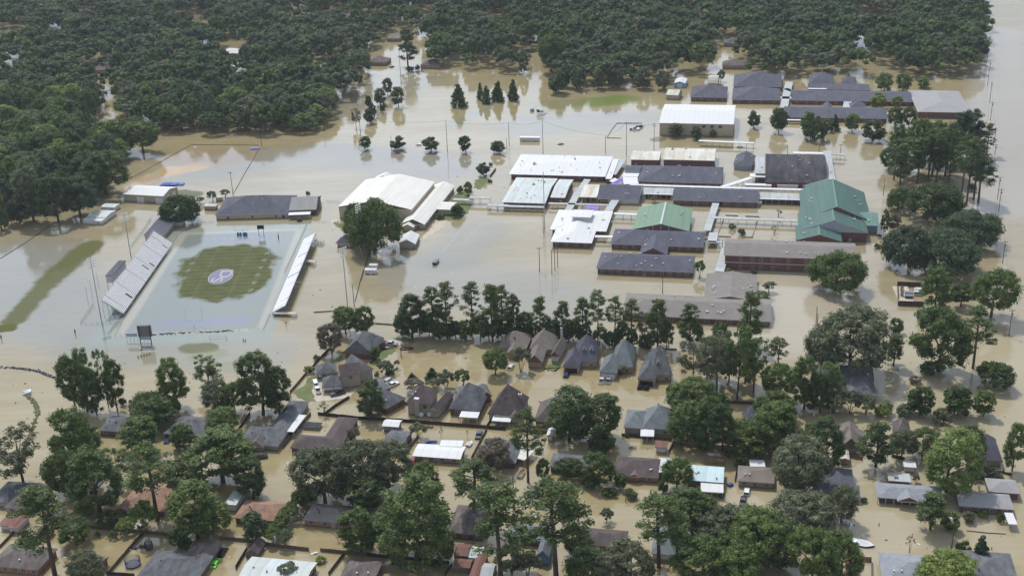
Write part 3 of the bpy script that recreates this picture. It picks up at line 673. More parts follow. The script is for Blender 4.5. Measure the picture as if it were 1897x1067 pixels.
# ------------------------------------------------------------------ vehicles
PAINT = {}
def paint(name, col, metal=.25):
    if name not in PAINT:
        m, t, b = nodes('paint_'+name); b.inputs['Base Color'].default_value = (*col, 1); b.inputs['Roughness'].default_value = .25; b.inputs['Metallic'].default_value = metal; b.inputs['Coat Weight'].default_value = .5
        PAINT[name] = m
    return PAINT[name]
CARCOL = dict(white=(.75, .75, .75), silver=(.45, .47, .5), black=(.015, .016, .02), navy=(.02, .035, .10), lime=(.25, .85, .12), red=(.40, .02, .02), maroon=(.13, .02, .02), dgreen=(.02, .06, .04), grey=(.2, .21, .23))
PROFILES = dict(
 sedan=dict(L=4.8, W=1.85, low=[(-2.4, .35), (-2.4, .85), (-2.1, 1.0), (-1.3, 1.02), (1.0, 1.0), (2.1, .86), (2.4, .62), (2.4, .35)], top=[(-1.75, 1.0), (-.95, 1.44), (.45, 1.46), (1.25, 1.0)]),
 suv=dict(L=4.9, W=1.95, low=[(-2.45, .4), (-2.45, 1.05), (-2.3, 1.15), (1.1, 1.15), (2.2, 1.05), (2.45, .75), (2.45, .4)], top=[(-2.35, 1.13), (-2.15, 1.78), (.35, 1.80), (1.2, 1.13)]),
 pickup=dict(L=5.8, W=2.0, low=[(-2.9, .5), (-2.9, 1.2), (-.9, 1.2), (1.5, 1.2), (2.75, 1.1), (2.9, .8), (2.9, .5)], top=[(-1.0, 1.18), (-.85, 1.88), (.75, 1.90), (1.45, 1.18)]),
 van=dict(L=5.2, W=2.0, low=[(-2.6, .4), (-2.6, 1.15), (1.7, 1.12), (2.5, .95), (2.6, .4)], top=[(-2.58, 1.12), (-2.5, 1.95), (.9, 1.97), (1.9, 1.1)]))
def car(x, y, x2, y2, kind, colour, label, sink=.45, group=None, ang=None):
    p, q = P(x, y), P(x2, y2); d = q-p; a = math.atan2(d.y, d.x) if ang is None else ang; pf = PROFILES[kind]; W = pf['W']/2
    r = empty('pickup_truck' if kind == 'pickup' else kind if kind != 'sedan' else 'car', (p.x, p.y, -sink), a, label, 'pickup truck' if kind == 'pickup' else kind if kind != 'sedan' else 'car', group)
    pm = paint(colour, CARCOL[colour]); m = MB()
    def ext(poly, w0, w1f=1., base=None, mi=0):
        n = len(poly); zmin = min(z for _, z in poly); zmax = max(z for _, z in poly)
        ws = [w0*(1-(1-w1f)*((z-zmin)/max(zmax-zmin, .01))) for _, z in poly]
        vs = [(x_, -ws[i], z) for i, (x_, z) in enumerate(poly)]+[(x_, ws[i], z) for i, (x_, z) in enumerate(poly)]
        m.add(vs, [tuple(range(n))]+[tuple(range(2*n-1, n-1, -1))]+[(i, n+i, n+(i+1) % n, (i+1) % n) for i in range(n)], mi)
    ext(pf['low'], W, .96)
    tp = pf['top']; ext([tp[0], tp[3], tp[2], tp[1]], W*.93, .82, mi=0)
    for sx in (-1, 1): m.box(pf['low'][0][0]-.06, pf['low'][0][0], sx*.75-.12, sx*.75+.12, .7, .85, 1)
    if kind == 'pickup': m.box(-2.8, -1.05, -W*.84, W*.84, 1.17, 1.215, 2)
    m.build('body', [pm, 'cglass' if False else paint('tail', (.35, .02, .02)), 'dsteel'], r)
    g = MB(); (x0, z0), (x1, z1), (x2_, z2), (x3, z3) = tp; wi = W*.935
    def wq(f, zf): return wi*(1-.19*zf)
    for sd_ in (-1, 1):
        g.add([(x0+.28, sd_*(wq(0, .12)+.012), z0+.08), (x3-.22, sd_*(wq(0, .12)+.012), z0+.08), (x2_-.02, sd_*(wq(0, .85)+.012), z1-.1), (x1+.12, sd_*(wq(0, .85)+.012), z1-.1)], [(0, 1, 2, 3)])
    g.add([(x3+.0, -wi*.84, z3+.05), (x3+.0, wi*.84, z3+.05), (x2_+.06, wi*.76, z2-.06), (x2_+.06, -wi*.76, z2-.06)], [(0, 1, 2, 3)])
    g.add([(x0-.02, -wi*.84, z0+.06), (x0-.02, wi*.84, z0+.06), (x1-.04, wi*.74, z1-.08), (x1-.04, -wi*.74, z1-.08)], [(0, 1, 2, 3)])
    g.build('windows', ['cglass'], r)
    for sx in (-1, 1):
        for sy in (-1, 1):
            w_ = MB(); cx = sx*pf['L']*.31; w_.tube([(cx, sy*(W-.22), .36), (cx, sy*(W+.01), .36)], .37, 12, 0); w_.tube([(cx, sy*(W+.01), .36), (cx, sy*(W+.03), .36)], .21, 10, 1); w_.build('wheel', ['rubber', 'steel'], r)
    return r
def boat(x, y, x2, y2, label, col='grey', L_=4.6, cover=False, cat='boat'):
    p, q = P(x, y), P(x2, y2); d = q-p; a = math.atan2(d.y, d.x); r = empty('small_boat', (p.x, p.y, 0), a, label, cat); m = MB(); n = 8; W = L_*(.25 if cover else .18)
    sec = []
    for i in range(n+1):
        f = i/n; wd = W*(1 if f < .55 else max(.08, 1-((f-.55)/.45)**2)); xx = -L_/2+L_*f; sh = .15*f*f
        sec.append([(xx, -wd, .5+sh), (xx, -wd*.8, -.1), (xx, wd*.8, -.1), (xx, wd, .5+sh)])
    vs = [v for s_ in sec for v in s_]; fs = []
    for i in range(n):
        for j in range(3): fs.append((4*i+j, 4*i+4+j, 4*i+5+j, 4*i+1+j))
        fs.append((4*i+1, 4*i+5, 4*i+6, 4*i+2))
    fs.append((0, 1, 2, 3)); m.add(vs, fs); m.build('hull', [paint(col, CARCOL[col])], r)
    if cover:
        c = MB(); vs = []; 
        for i in range(n+1):
            f = i/n; wd = sec[i][3][1]*1.04; xx = sec[i][0][0]; z = .55; vs += [(xx, -wd, z), (xx, 0, z+.55*math.sin(PI*min(1, f*1.15+.1))+.1), (xx, wd, z)]
        c.add(vs, [(3*i+j, 3*i+3+j, 3*i+4+j, 3*i+1+j) for i in range(n) for j in range(2)]); c.build('boat_cover', ['lamp'], r)
    else:
        c = MB()
        for xx in (-L_*.25, L_*.08): c.box(xx-.15, xx+.15, -W*.8, W*.8, .3, .36)
        c.build('seat', ['wood'], r); c = MB(); c.box(-L_/2-.25, -L_/2, -.15, .15, .2, .85); c.tube([(-L_/2-.15, 0, .2), (-L_/2-.2, 0, -.4)], .05, 5); c.build('outboard_motor', ['dsteel'], r)
    return r
def person(p, label, seated=False, shirt=(.3, .05, .05), heading=0., z=0.):
    me = bpy.data.meshes.new('person'); 
    if seated: V = [(0, 0, .5), (0, 0, .95), (0, 0, 1.05), (0, 0, 1.22), (0, -.2, .93), (.1, -.27, .68), (.35, -.2, .6), (0, .2, .93), (.1, .27, .68), (.35, .2, .6), (.42, -.12, .5), (.45, -.12, .1), (.42, .12, .5), (.45, .12, .1)]
    else: V = [(0, 0, .95), (0, 0, 1.42), (0, 0, 1.52), (0, 0, 1.7), (0, -.2, 1.4), (0, -.26, 1.1), (.08, -.26, .85), (0, .2, 1.4), (0, .26, 1.1), (.08, .26, .85), (.05, -.1, .5), (0, -.1, .02), (-.05, .1, .5), (-.1, .1, .02)]
    E_ = [(0, 1), (1, 2), (2, 3), (1, 4), (4, 5), (5, 6), (1, 7), (7, 8), (8, 9), (0, 10), (10, 11), (0, 12), (12, 13)]
    RD = [.16, .17, .06, .11, .07, .05, .04, .07, .05, .04, .08, .05, .08, .05]
    me.from_pydata(V, E_, []); o = bpy.data.objects.new('person', me); COL.objects.link(o)
    o.modifiers.new('skin', 'SKIN'); lay = me.skin_vertices[0] if me.skin_vertices else None
    for i, r_ in enumerate(RD): me.skin_vertices[0].data[i].radius = (r_, r_)
    me.skin_vertices[0].data[0].use_root = True
    o.modifiers.new('sub', 'SUBSURF').levels = 1; me.materials.append(flat('cloth', shirt, .8)); o.location = (p.x, p.y, z); o.rotation_euler = (0, 0, heading)
    return tag(o, label, 'person')
def obj1(name, label, cat, p, rz, fn, mats, group=None, smooth=False):
    """one small thing of one mesh, fn fills the MB in local metres"""
    m = MB(); fn(m); o = m.build(name, mats, None, None, smooth); o.location = (p.x, p.y, p.z); o.rotation_euler = (0, 0, rz); return tag(o, label, cat, group)
# ------------------------------------------------------------------ football field and stands (world axes = field axes)
def flatmesh(name, label, cat, quads, m_, z, group=None, kind=None, parent=None):
    mb = MB()
    for q in quads: mb.add([(x, y, z) for x, y in q], [tuple(range(len(q)))])
    o = mb.build(name, [m_], parent); return tag(o, label, cat, group, kind)
M['lineg'] = mat('turf_line_paint', (.22, .26, .18), scale=.8, var=.3, rough=.3); M['linef'] = flat('submerged_line', (.22, .27, .27), .06)
M['purpf'] = mat('logo_paint_purple', (.13, .11, .22), scale=.8, var=.12, rough=.25); M['cremf'] = mat('logo_paint_cream', (.34, .325, .30), scale=.8, var=.08, rough=.25)
field = empty('football_field_markings', (0, 0, 0), 0, 'white yard lines, numbers and purple oval emblem on the flooded football turf', 'field markings')
def inside(x, y):
    ex, ey = 24.0*(1+.08*math.sin(y*.35)+.06*math.sin(y*.9+1)), 36.
    # same capsule as the green patch in the turf
    a, b = (2.5*1.2, -3.), (0., 15.); px_, py_ = x*1.2-a[0], y-a[1]; bx, by = b[0]-a[0], b[1]-a[1]
    h = max(0, min(1, (px_*bx+py_*by)/(bx*bx+by*by))); return math.hypot(px_-bx*h, py_-by*h) < 25
qg, qf = [], []
for k in range(-10, 11):
    y = k*4.572
    runs = []
    x = -24.4
    while x < 24.4:
        q = [(x, y-.07), (x+.6, y-.07), (x+.6, y+.07), (x, y+.07)]
        ok = (x+.3)**2/31+y*y/85 > 1
        if ok: (qg if inside(x, y) else qf).append(q)
        x += .6
flatmesh('yard_lines', None, None, qg, 'lineg', .012, parent=field); flatmesh('submerged_yard_lines', None, None, qf, 'linef', .010, parent=field)
qh = []
for k in range(-50, 51):
    y = k*.9144
    for x in (-8.1, 8.1, -23.6, 23.6):
        if inside(x, y) and k % 5: qh.append([(x-.3, y-.07), (x+.3, y-.07), (x+.3, y+.07), (x-.3, y+.07)])
flatmesh('hash_marks', None, None, qh, 'lineg', .013, parent=field)
def text(s, name, size, loc, rot, m_, parent=None, shear=0., ext=0., offset=0., space=1.):
    c = bpy.data.curves.new(name, 'FONT'); c.body = s; c.size = size; c.align_x = 'CENTER'; c.align_y = 'CENTER'; c.shear = shear; c.extrude = ext; c.offset = offset; c.space_character = space
    o = bpy.data.objects.new(name, c); dg = None; COL.objects.link(o)
    bpy.context.view_layer.update(); me = bpy.data.meshes.new_from_object(o); me.name = name
    COL.objects.unlink(o); bpy.data.objects.remove(o); o = bpy.data.objects.new(name, me); COL.objects.link(o)
    me.materials.clear(); me.materials.append(M[m_] if isinstance(m_, str) else m_)
    o.location = loc; o.rotation_euler = rot
    if parent: o.parent = parent
    return o
for k, n in ((-4, '1 0'), (-3, '2 0'), (-2, '3 0'), (-1, '4 0'), (0, '5 0'), (1, '4 0'), (2, '3 0'), (3, '2 0'), (4, '1 0')):
    y = k*9.144
    for sx in (-1, 1):
        o = text(n, 'yard_number', 2.9, (sx*17.1, y, .014), (0, 0, PI/2 if sx > 0 else -PI/2), 'lineg' if inside(sx*17, y) else 'linef', field, offset=.03)
def disc(rx, ry, n=48): return [(rx*math.cos(2*PI*i/n), ry*math.sin(2*PI*i/n)) for i in range(n)]
flatmesh('emblem_rim', None, None, [disc(5.6, 9.2)], 'cremf', .016, parent=field); flatmesh('emblem_oval', None, None, [disc(5.25, 8.85)], 'purpf', .021, parent=field)
o = text('D', 'emblem_letter', 8.0, (1.5, 2.9, .026), (0, 0, -PI/2), 'cremf', field, offset=.14); o.scale = (1.75, 1, 1)
o = text('S', 'emblem_letter', 7.4, (-1.2, -4.2, .031), (0, 0, -PI/2), 'cremf', field, offset=.16); o.scale = (1.6, 1, 1)
M['endl'] = flat('end_zone_letters_under_water', (.20, .195, .33), .06)
text('JAGUARS', 'end_zone_lettering', 6.2, (3.5, -50.6, .012), (0, 0, PI), M['endl'], field, offset=.12, space=1.35)
text('JAGUARS', 'end_zone_lettering', 5.4, (0, 50.6, .012), (0, 0, PI), M['linef'], field, offset=.1, space=1.35)

def goal_post(y, s, label):
    r = empty('goal_post', (0, y, 0), 0, label, 'goal post', 'goal posts'); m = MB()
    m.tube([(0, s*2, -.5), (0, s*2, 1.6), (0, s*1.4, 2.2), (0, 0, 2.4)], .09, 7); m.build('support', ['post'], r)
    m = MB(); m.tube([(-3.5, 0, 2.45), (3.5, 0, 2.45)], .10, 6); m.build('crossbar', ['post'], r)
    for x in (-3.5, 3.5): m = MB(); m.tube([(x, 0, 2.4), (x, 0, 9)], .045, 5); m.build('upright', ['post'], r)
goal_post(-54.9, -1, 'white goal post at the near end of the flooded football field'); goal_post(54.9, 1, 'white goal post with blue pads at the far end of the football field')
fr(400, 400, 9.485)
for x_, c_, l_ in ((390, 'm', 'small blue tackling pad below the far goal post, left of the other two'), (435, 'm', 'tall blue pad below the far goal post, middle of three'), (515, 'm', 'wide blue pad below the far goal post, right of the others')):
    w_ = .5 if x_ < 500 else 1.1
    obj1('blocking_pad', l_, 'pad', P(x_, 345), 0, lambda m: (m.box(-w_, w_, -.4, .4, .0, 1.3), m.box(-w_*.7, w_*.7, -.3, .3, 1.3, 1.6)), [mat('pad_blue_%d' % x_, (.03, .2, .38))])
def clockp(m):
    m.box(-1.7, 1.7, -.2, .2, 3.3, 5.3, 0); m.tube([(-1.2, 0, -.5), (-1.2, 0, 4)], .13, 6, 1); m.tube([(1.2, 0, -.5), (1.2, 0, 4)], .13, 6, 1)
obj1('play_clock', 'small black clock board on two purple legs beyond the far end zone', 'sign', P(800, 340), 0, clockp, ['dark0', 'purple'])
obj1('marker_post', 'lone dark purple padded post at the far right corner of the field', 'post', P(1100, 400), 0, lambda m: (m.tube([(0, 0, -.5), (0, 0, 2.)], .25, 7), m.tube([(0, 0, 2.), (0, 0, 3)], .12, 6)), [flat('padp', (.03, .03, .10))])

def bleachers(name, label, A, B, w, rows, z0, z1, gaps=(), aisles=(), side=-1, mt='alu'):
    """A, B: near and far ends of the lowest row (world); rows rise away from the field on the given side"""
    d = B-A; ang = math.atan2(d.y, d.x); Ln = d.length; r = empty(name, (A.x, A.y, 0), ang, label, 'grandstand', 'grandstands of the football field')
    s = -side       # local y: side of rise
    for i in range(rows):
        y = (i+.5)/rows*w; z = z0+(z1-z0)*(i+.5)/rows; m = MB(); dy = w/rows
        segs = []; x = 0.
        for (gx, gw, ga, gb) in sorted(gaps):
            if ga <= i < gb: segs.append((x, gx)); x = gx+gw
        segs.append((x, Ln))
        for (xa, xb) in segs:
            if xb-xa < .3: continue
            lo, hi = sorted((s*(y-dy*.12), s*(y+dy*.46))); m.box(xa, xb, lo, hi, z+.26, z+.34, 0)            # seat plank
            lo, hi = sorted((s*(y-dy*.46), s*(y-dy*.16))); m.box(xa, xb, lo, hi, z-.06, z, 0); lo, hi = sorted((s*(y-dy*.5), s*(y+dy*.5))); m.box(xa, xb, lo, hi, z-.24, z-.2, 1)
        m.build('bench_row', [mt, 'alud'], r)
    for x in aisles:
        m = MB(); m.bar((x, 0, z0+.2), (x, s*w, z1+.35), .25, .06); m.build('aisle', ['dtrim'], r)
    m = MB()                                          # frame below
    nx = int(Ln/6)+1
    for i in range(nx+1):
        x = Ln*i/nx
        for j in range(0, 5):
            y = w*j/4; z = z0+(z1-z0)*j/4-.15; m.tube([(x, s*y, -1), (x, s*y, z)], .07, 5)
        m.bar((x, 0, z0-.2), (x, s*w, z1-.2), .1, .15); m.bar((x, s*w*.5, 0), (x, s*w, (z1)*.9), .06, .06); m.bar((x, s*w, 0.3), (x, s*w*.5, (z0+z1)*.45), .06, .06)
    m.build('frame', ['steel'], r)
    m = MB(); hh = 1.1
    for (xa, xb, ya, yb, za, zb) in ((0, Ln, w, w, z1, z1), (0, 0, 0, w, z0, z1), (Ln, Ln, 0, w, z0, z1)):
        for q in (.5, 1.): m.bar((xa, s*ya, za+hh*q), (xb, s*yb, zb+hh*q), .05, .05)
        n = max(2, int(math.hypot(xb-xa, yb-ya)/2))
        for i in range(n+1): f = i/n; m.bar((xa+(xb-xa)*f, s*(ya+(yb-ya)*f), za+(zb-za)*f), (xa+(xb-xa)*f, s*(ya+(yb-ya)*f), za+(zb-za)*f+hh), .04, .041)
    m.build('railing', ['steel'], r)
    return r, Ln, s
fr(0, 0, 1)
A, B = ray(229, 583, 1.0), ray(320, 452.5, 1.0)
Ck = ray(176, 573, 8.0)
dv = (B-A).normalized(); wv = abs((Ck-A).dot(Vector((-dv.y, dv.x, 0))))
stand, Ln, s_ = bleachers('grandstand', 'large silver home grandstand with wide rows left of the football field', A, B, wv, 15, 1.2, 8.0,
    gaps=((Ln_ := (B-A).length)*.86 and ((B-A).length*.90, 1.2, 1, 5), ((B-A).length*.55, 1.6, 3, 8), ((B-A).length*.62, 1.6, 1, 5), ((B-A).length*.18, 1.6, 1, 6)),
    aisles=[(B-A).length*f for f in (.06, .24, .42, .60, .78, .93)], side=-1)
# press box behind the stand
fr(0, 450, 7.904)
pbx = Bld('press_box', 'dark roofed press box perched behind the home grandstand', 'building', wall='wsid', trim='dtrim')
pbx.wing((1535, 483), (1640, 482), (1680, 268), 'f', h=9.6, pitch=.02, roof='dark', over=.25, z0=6.2)
m = MB()
for x in (.4, pbx.L-.4):
    for y in (.4, pbx.D*.33, pbx.D*.66, pbx.D-.4): m.tube([(x, y, -1), (x, y, 6.3)], .12, 6)
m.build('support_posts', ['steel'], pbx.root, pbx.T)
A2, B2 = ray(504, 580, .9), ray(563, 444, .9); C2 = ray(545, 577, 3.6)
dv = (B2-A2).normalized(); wv2 = 6.2
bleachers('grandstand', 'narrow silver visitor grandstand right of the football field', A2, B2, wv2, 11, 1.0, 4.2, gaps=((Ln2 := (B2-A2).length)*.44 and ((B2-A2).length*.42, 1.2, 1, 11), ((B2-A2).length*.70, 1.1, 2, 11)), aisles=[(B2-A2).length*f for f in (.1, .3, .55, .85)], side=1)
fr(460, 250, 3.952)
for (a_, b_, l_) in (((490, 768), (548, 775), 'white access ramp behind the far end of the visitor grandstand'), ((425, 918), (488, 928), 'white access ramp behind the middle of the visitor grandstand')):
    canopy(a_, b_, 2.2, l_, h=1.6, m_='conc', name='access_ramp', group='ramps of the visitor grandstand', step=3)
fr(460, 500, 3.952); canopy((185, 312), (352, 316), 2., 'long white access ramp at the near end of the visitor grandstand', h=1.4, m_='conc', name='access_ramp', group='ramps of the visitor grandstand', step=3)

# scoreboard seen from behind
fr(0, 500, 3.952)
p = P(1075, 545); sb = empty('scoreboard', (p.x, p.y, 0), 0, 'grey scoreboard seen from behind on two dark legs, near end of the field', 'scoreboard')
sc_ = scale_at(p); hw = 50/sc_; z1 = height_to(p, 402); m = MB(); m.box(-hw, hw, -.4, .3, z1*.42, z1, 0); m.box(-hw, hw, -.46, -.4, z1-.35, z1+.05, 1)
for i in range(6): m.bar((-hw, -.44, z1*.45+i*z1*.09), (hw, -.44, z1*.45+i*z1*.09), .05, .08, 0)
m.build('panel', [mat('board_back_grey', (.21, .21, .225), var=.1), 'gutter'], sb)
for x in (-hw*.78, hw*.78): m = MB(); m.tube([(x, -.7, -1), (x, -.7, z1)], .2, 8); m.build('leg', ['dsteel'], sb)
for (u0, u1, zz, l_) in ((932, 1010, 2.6, 'pale blue advertising board left of the scoreboard legs'), (1030, 1110, 1.2, 'pale blue advertising board low between the scoreboard legs')):
    q0, q1 = P(u0, 530), P(u1, 530)
    def adv(m, q0=q0, q1=q1, zz=zz):
        Lx = (q1-q0).length; m.box(0, Lx, -.06, .06, zz, zz+1.5, 0)
        for i in range(4): m.tube([(Lx*i/3, .1, -.8), (Lx*i/3, .1, zz+1.5)], .07, 5, 1)
    obj1('advertising_board', l_, 'sign', q0, math.atan2((q1-q0).y, (q1-q0).x), adv, [flat('board_pale_blue_%d' % u0, (.42, .52, .72)), 'steel'])

# floodlights
def floodlight(bx, by, ty, label, g='stadium floodlights'):
    p = P(bx, by); Hh = height_to(p, ty); r = empty('floodlight_tower', (p.x, p.y, 0), random.uniform(-.2, .2)+(.9 if bx < 1000 else -.9), label, 'light', g)
    m = MB(); m.tube([(0, 0, -1), (0, 0, Hh)], [.25, .13], 8); m.build('mast', ['steel'], r)
    for i in range(4):
        z = Hh-.3-i*1.15; m = MB(); m.bar((-1.7, 0, z), (1.7, 0, z), .12, .12); m.build('crossarm', ['steel'], r)
        for x in (-1.5, -.55, .55, 1.5):
            m = MB(); m.tube([(x, -.15, z+.1), (x, -.5, z-.1), (x, -.62, z-.18)], [.16, .33, .36], 8); m.build('lamp', ['lamp'], r)
fr(0, 250, 3.952)
floodlight(958, 885, 570, 'floodlight tower behind the far half of the home grandstand'); fr(0, 500, 3.952); floodlight(745, 385, -90, 'floodlight tower behind the near half of the home grandstand')
fr(460, 250, 3.952); floodlight(828, 880, 508, 'floodlight tower standing before the big round oak'); fr(460, 500, 3.952); floodlight(728, 280, -165, 'floodlight tower between visitor grandstand and near pines')
fr(0, 450, 7.904)
for (a_, b_, c_) in ((1290, 865, 635), (1350, 775, 550), (1440, 620, 430), (1385, 590, 470)): pole(a_, b_, c_, 'thin bare flagpole standing in water behind the home grandstand', arms=0, m_='steel', group='flagpoles behind the grandstand', r=.08)

# ------------------------------------------------------------------ school campus
fr(0, 0, 1)
_a, _b = ray(1166.8, 342.4, 3), ray(1526.6, 352.5, 3); CA = math.atan2((_b-_a).y, (_b-_a).x)
fr(920, 250, 3.952); SB = 'school buildings'
b = Bld('school_building', 'big school hall with a bright white metal roof, left end of the campus back row', group=SB)
b.wing((88, 288), (790, 322), (190, 143), 'xhh', h=3.2, pitch=.10, roof='white', over=1.2, win=6, snap=CA, hipf=1.); b.vents(5, .5); b.hvac(.22, .4); b.hvac(.62, .7, w=.9)
b.wing((796, 322), (842, 322), (925, 178), 'f', h=3.0, pitch=0, roof='white', over=.5, snap=CA)
b = Bld('school_building', 'weathered pale metal roofed school block with rust stains, in front of the white hall', group=SB)
b.wing((35, 493), (350, 515), (172, 312), 'xhg', h=3.2, pitch=.09, roof='pale', over=1., win=4, snap=CA); b.vents(3, .5, 'rust'); b.hvac(.55, .6); b.hvac(.75, .75, w=1.)
b.wing((392, 458), (500, 463), (585, 328), 'xgg', h=3.4, pitch=.08, roof='pale', over=.5, snap=CA, door=[.7])
canopy((0, 518), (350, 528), 2.6, 'flat white walkway roof along the front of the pale metal roofed block', h=2.4, m_='mgrey')
b = Bld('school_building', 'white cross shaped school cafeteria with raised square roof cap', group=SB)
b.wing((388, 693), (800, 716), (477, 548), 'xhh', h=3.0, pitch=.14, roof='white', over=1.2, win=0, snap=CA, hipf=1.2)
b.wing((393, 782), (695, 797), 34, 'yhh', h=2.9, pitch=.22, roof='white', over=1.0, win=4, snap=CA)
b.wing((540, 600), (692, 602), 11, 'xhh', h=6.6, pitch=.08, roof='white', over=.9, snap=CA, z0=4, wall='wsid')
b = Bld('school_building', 'low brick school block with pale weathered roof, left of two in the back row', group=SB)
b.wing((978, 181), (1190, 188), (1005, 117), 'xgg', h=4.2, pitch=.12, roof='cream', over=.5, snap=CA, door=[.2])
b = Bld('school_building', 'tall brick school block with stained cream roof, right of two in the back row', group=SB)
b.wing((1216, 181), (1597, 191), (1237, 95), 'xgg', h=5.0, pitch=.14, roof='cream', over=.5, snap=CA); b.hvac(.15, .7)
b = Bld('school_building', 'large dark hipped school block behind the long white walkway', group=SB)
b.wing((1030, 340), (1650, 358), (1138, 224), 'xhh', h=2.9, pitch=.3, roof='dark', over=.6, win=10, snap=CA); b.vents(3)
b = Bld('school_building', 'small dark flat block wedged left of the large dark hipped block', group=SB)
b.wing((938, 272), (1050, 276), (950, 222), 'xgg', h=3.4, pitch=.12, roof='dark', over=.4, snap=CA)
canopy((975, 300), (985, 360), 8, 'broken white walkway roof below the small dark block', h=2.8, m_='white', posts=True)
canopy((925, 290), (1040, 295), 7, 'wide white canopy in front of the small dark flat block', h=2.9, m_='white')
b = Bld('school_building', 'dark gabled school block with a purple and yellow banner under its eave', group=SB)
b.wing((735, 467), (1045, 475), (800, 362), 'xgg', h=3.0, pitch=.30, roof='dark', over=.6, snap=CA, wall='wsid')
m = MB(); m.box(.9, 5.6, .34, .44, .6, 2.5, 0); m.build('banner', [flat('banner_navy', (.03, .025, .09))], b.root, b.T)
text('WAVE', 'banner_lettering', 1.9, b.T @ Vector((3.9, .30, 1.55)), (PI/2, 0, 0), flat('banner_yellow', (.75, .5, .03)), b.root)
b = Bld('open_pavilion', 'cream roofed open pavilion left of the block with the banner', 'pavilion', wall='sand')
b.wing((605, 455), (730, 463), (642, 362), 'yhh', h=3.2, pitch=.12, roof='cream', over=.5, snap=CA, open_=True, posts=3)
b = Bld('school_building', 'grey lean-to passage block with white awning between two dark roofed blocks', group=SB)
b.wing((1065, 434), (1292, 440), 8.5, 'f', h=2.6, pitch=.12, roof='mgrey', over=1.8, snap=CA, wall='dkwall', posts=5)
b.wing((1065, 432), (1292, 438), 1.1, 'f', h=2.75, pitch=0, roof='white', over=.2, snap=CA, open_=True)
b = Bld('school_building', 'long dark gabled classroom row left of the teal roofed block', group=SB)
b.wing((1285, 477), (1640, 487), (1312, 390), 'xgg', h=2.9, pitch=.28, roof='dark', over=.6, snap=CA, win=5, ww=2.2)
b.wing((1640, 487), (1917, 492), (1665, 394), 'xgg', h=2.95, pitch=.28, roof='dark', over=.6, snap=CA, win=3, ww=2.6)
b = Bld('school_building', 'sage green gabled gymnasium in the middle of the campus', group=SB)
b.wing((995, 692), (1410, 706), (1475, 545), 'ygg', h=4.0, pitch=.24, roof='green', over=.7, snap=CA, trim='dtrim'); b.vents(3)
for f in (.36, .5, .64):
    m = MB(); m.box(b.L*f-.12, b.L*f+.12, -.08, .0, 2, b.h+b.rh*.8); m.build('pilaster', ['gutter'], b.root, b.T)
b = Bld('school_building', 'dark hipped classroom block with a cross gable linking two rows', group=SB)
b.wing((832, 797), (1515, 826), (872, 687), 'xhh', h=2.8, pitch=.34, roof='dark', over=.6, win=10, snap=CA)
b.wing((1045, 872), (1246, 880), 24, 'ygg', h=2.7, pitch=.5, roof='dark', over=.4, snap=CA); b.vents(5, .5)
b = Bld('school_building', 'dark hipped classroom block at the front left of the campus', group=SB)
b.wing((729, 977), (1437, 1013), (787, 860), 'xhh', h=2.8, pitch=.34, roof='dark', over=.6, win=11, snap=CA, door=[.5]); b.vents(5, .5)
b.wing((1128, 878+60), (1128+110, 882+60), 8, 'ygg', h=2.75, pitch=.3, roof='dark', over=.4, snap=CA) if False else None
W_ = 'covered walkways of the school'
canopy((595, 420), (520, 560), 3.6, 'grey walkway roof running back between the white hall and the pale metal block'); canopy((660, 330), (560, 480), 3.6, 'grey walkway roof beside the pale metal roofed block') if False else None
canopy((665, 325), (600, 420), 3.6, 'grey walkway roof below the corner of the white hall')
canopy((380, 500), (820, 513), 2.2, 'narrow walkway roof between the pavilion and the white cafeteria', m_='mgrey')
canopy((870, 475), (815, 560), 4., 'grey walkway roof running from the banner down to the cafeteria')
canopy((860, 575), (1052, 584), 2.6, 'narrow walkway roof from the cafeteria to the green gymnasium', m_='white')
canopy((720, 742), (850, 745), 2.8, 'white walkway roof from the cafeteria to the dark cross gabled block', m_='white')
canopy((975, 365), (1650, 385), 2.8, 'bright white walkway roof, left half of the long one across the campus', m_='white', h=3.2)
canopy((1650, 385), (2400, 405), 2.8, 'bright white walkway roof, right half of the long one across the campus', m_='white', h=3.2)
canopy((1655, 380), (1865, 312), 3.2, 'white walkway roof slanting up to the barrel roofed gymnasium', m_='white', h=3.25)
canopy((925, 180), (850, 290), 3.6, 'grey walkway roof along the right side of the white hall'); 
canopy((1605, 500), (1540, 700), 3.4, 'grey walkway roof running between the green gymnasium and the courtyard')
canopy((1570, 602), (2230, 628), 3., 'pale walkway roof crossing the planted courtyard', m_='mgrey', h=2.7)
canopy((1590, 715), (1575, 790), 4.2, 'grey walkway roof beside the right end of the cross gabled block')
canopy((1540, 780), (1720, 788), 2., 'narrow walkway roof behind the two storey brick block', m_='mgrey')
canopy((1690, 790), (1630, 1000), 4., 'grey walkway roof left of the two storey brick block')
canopy((1480, 42), (1885, 60), 3., 'long thin white walkway roof in front of the white gymnasium of the back campus', m_='white', h=3.)
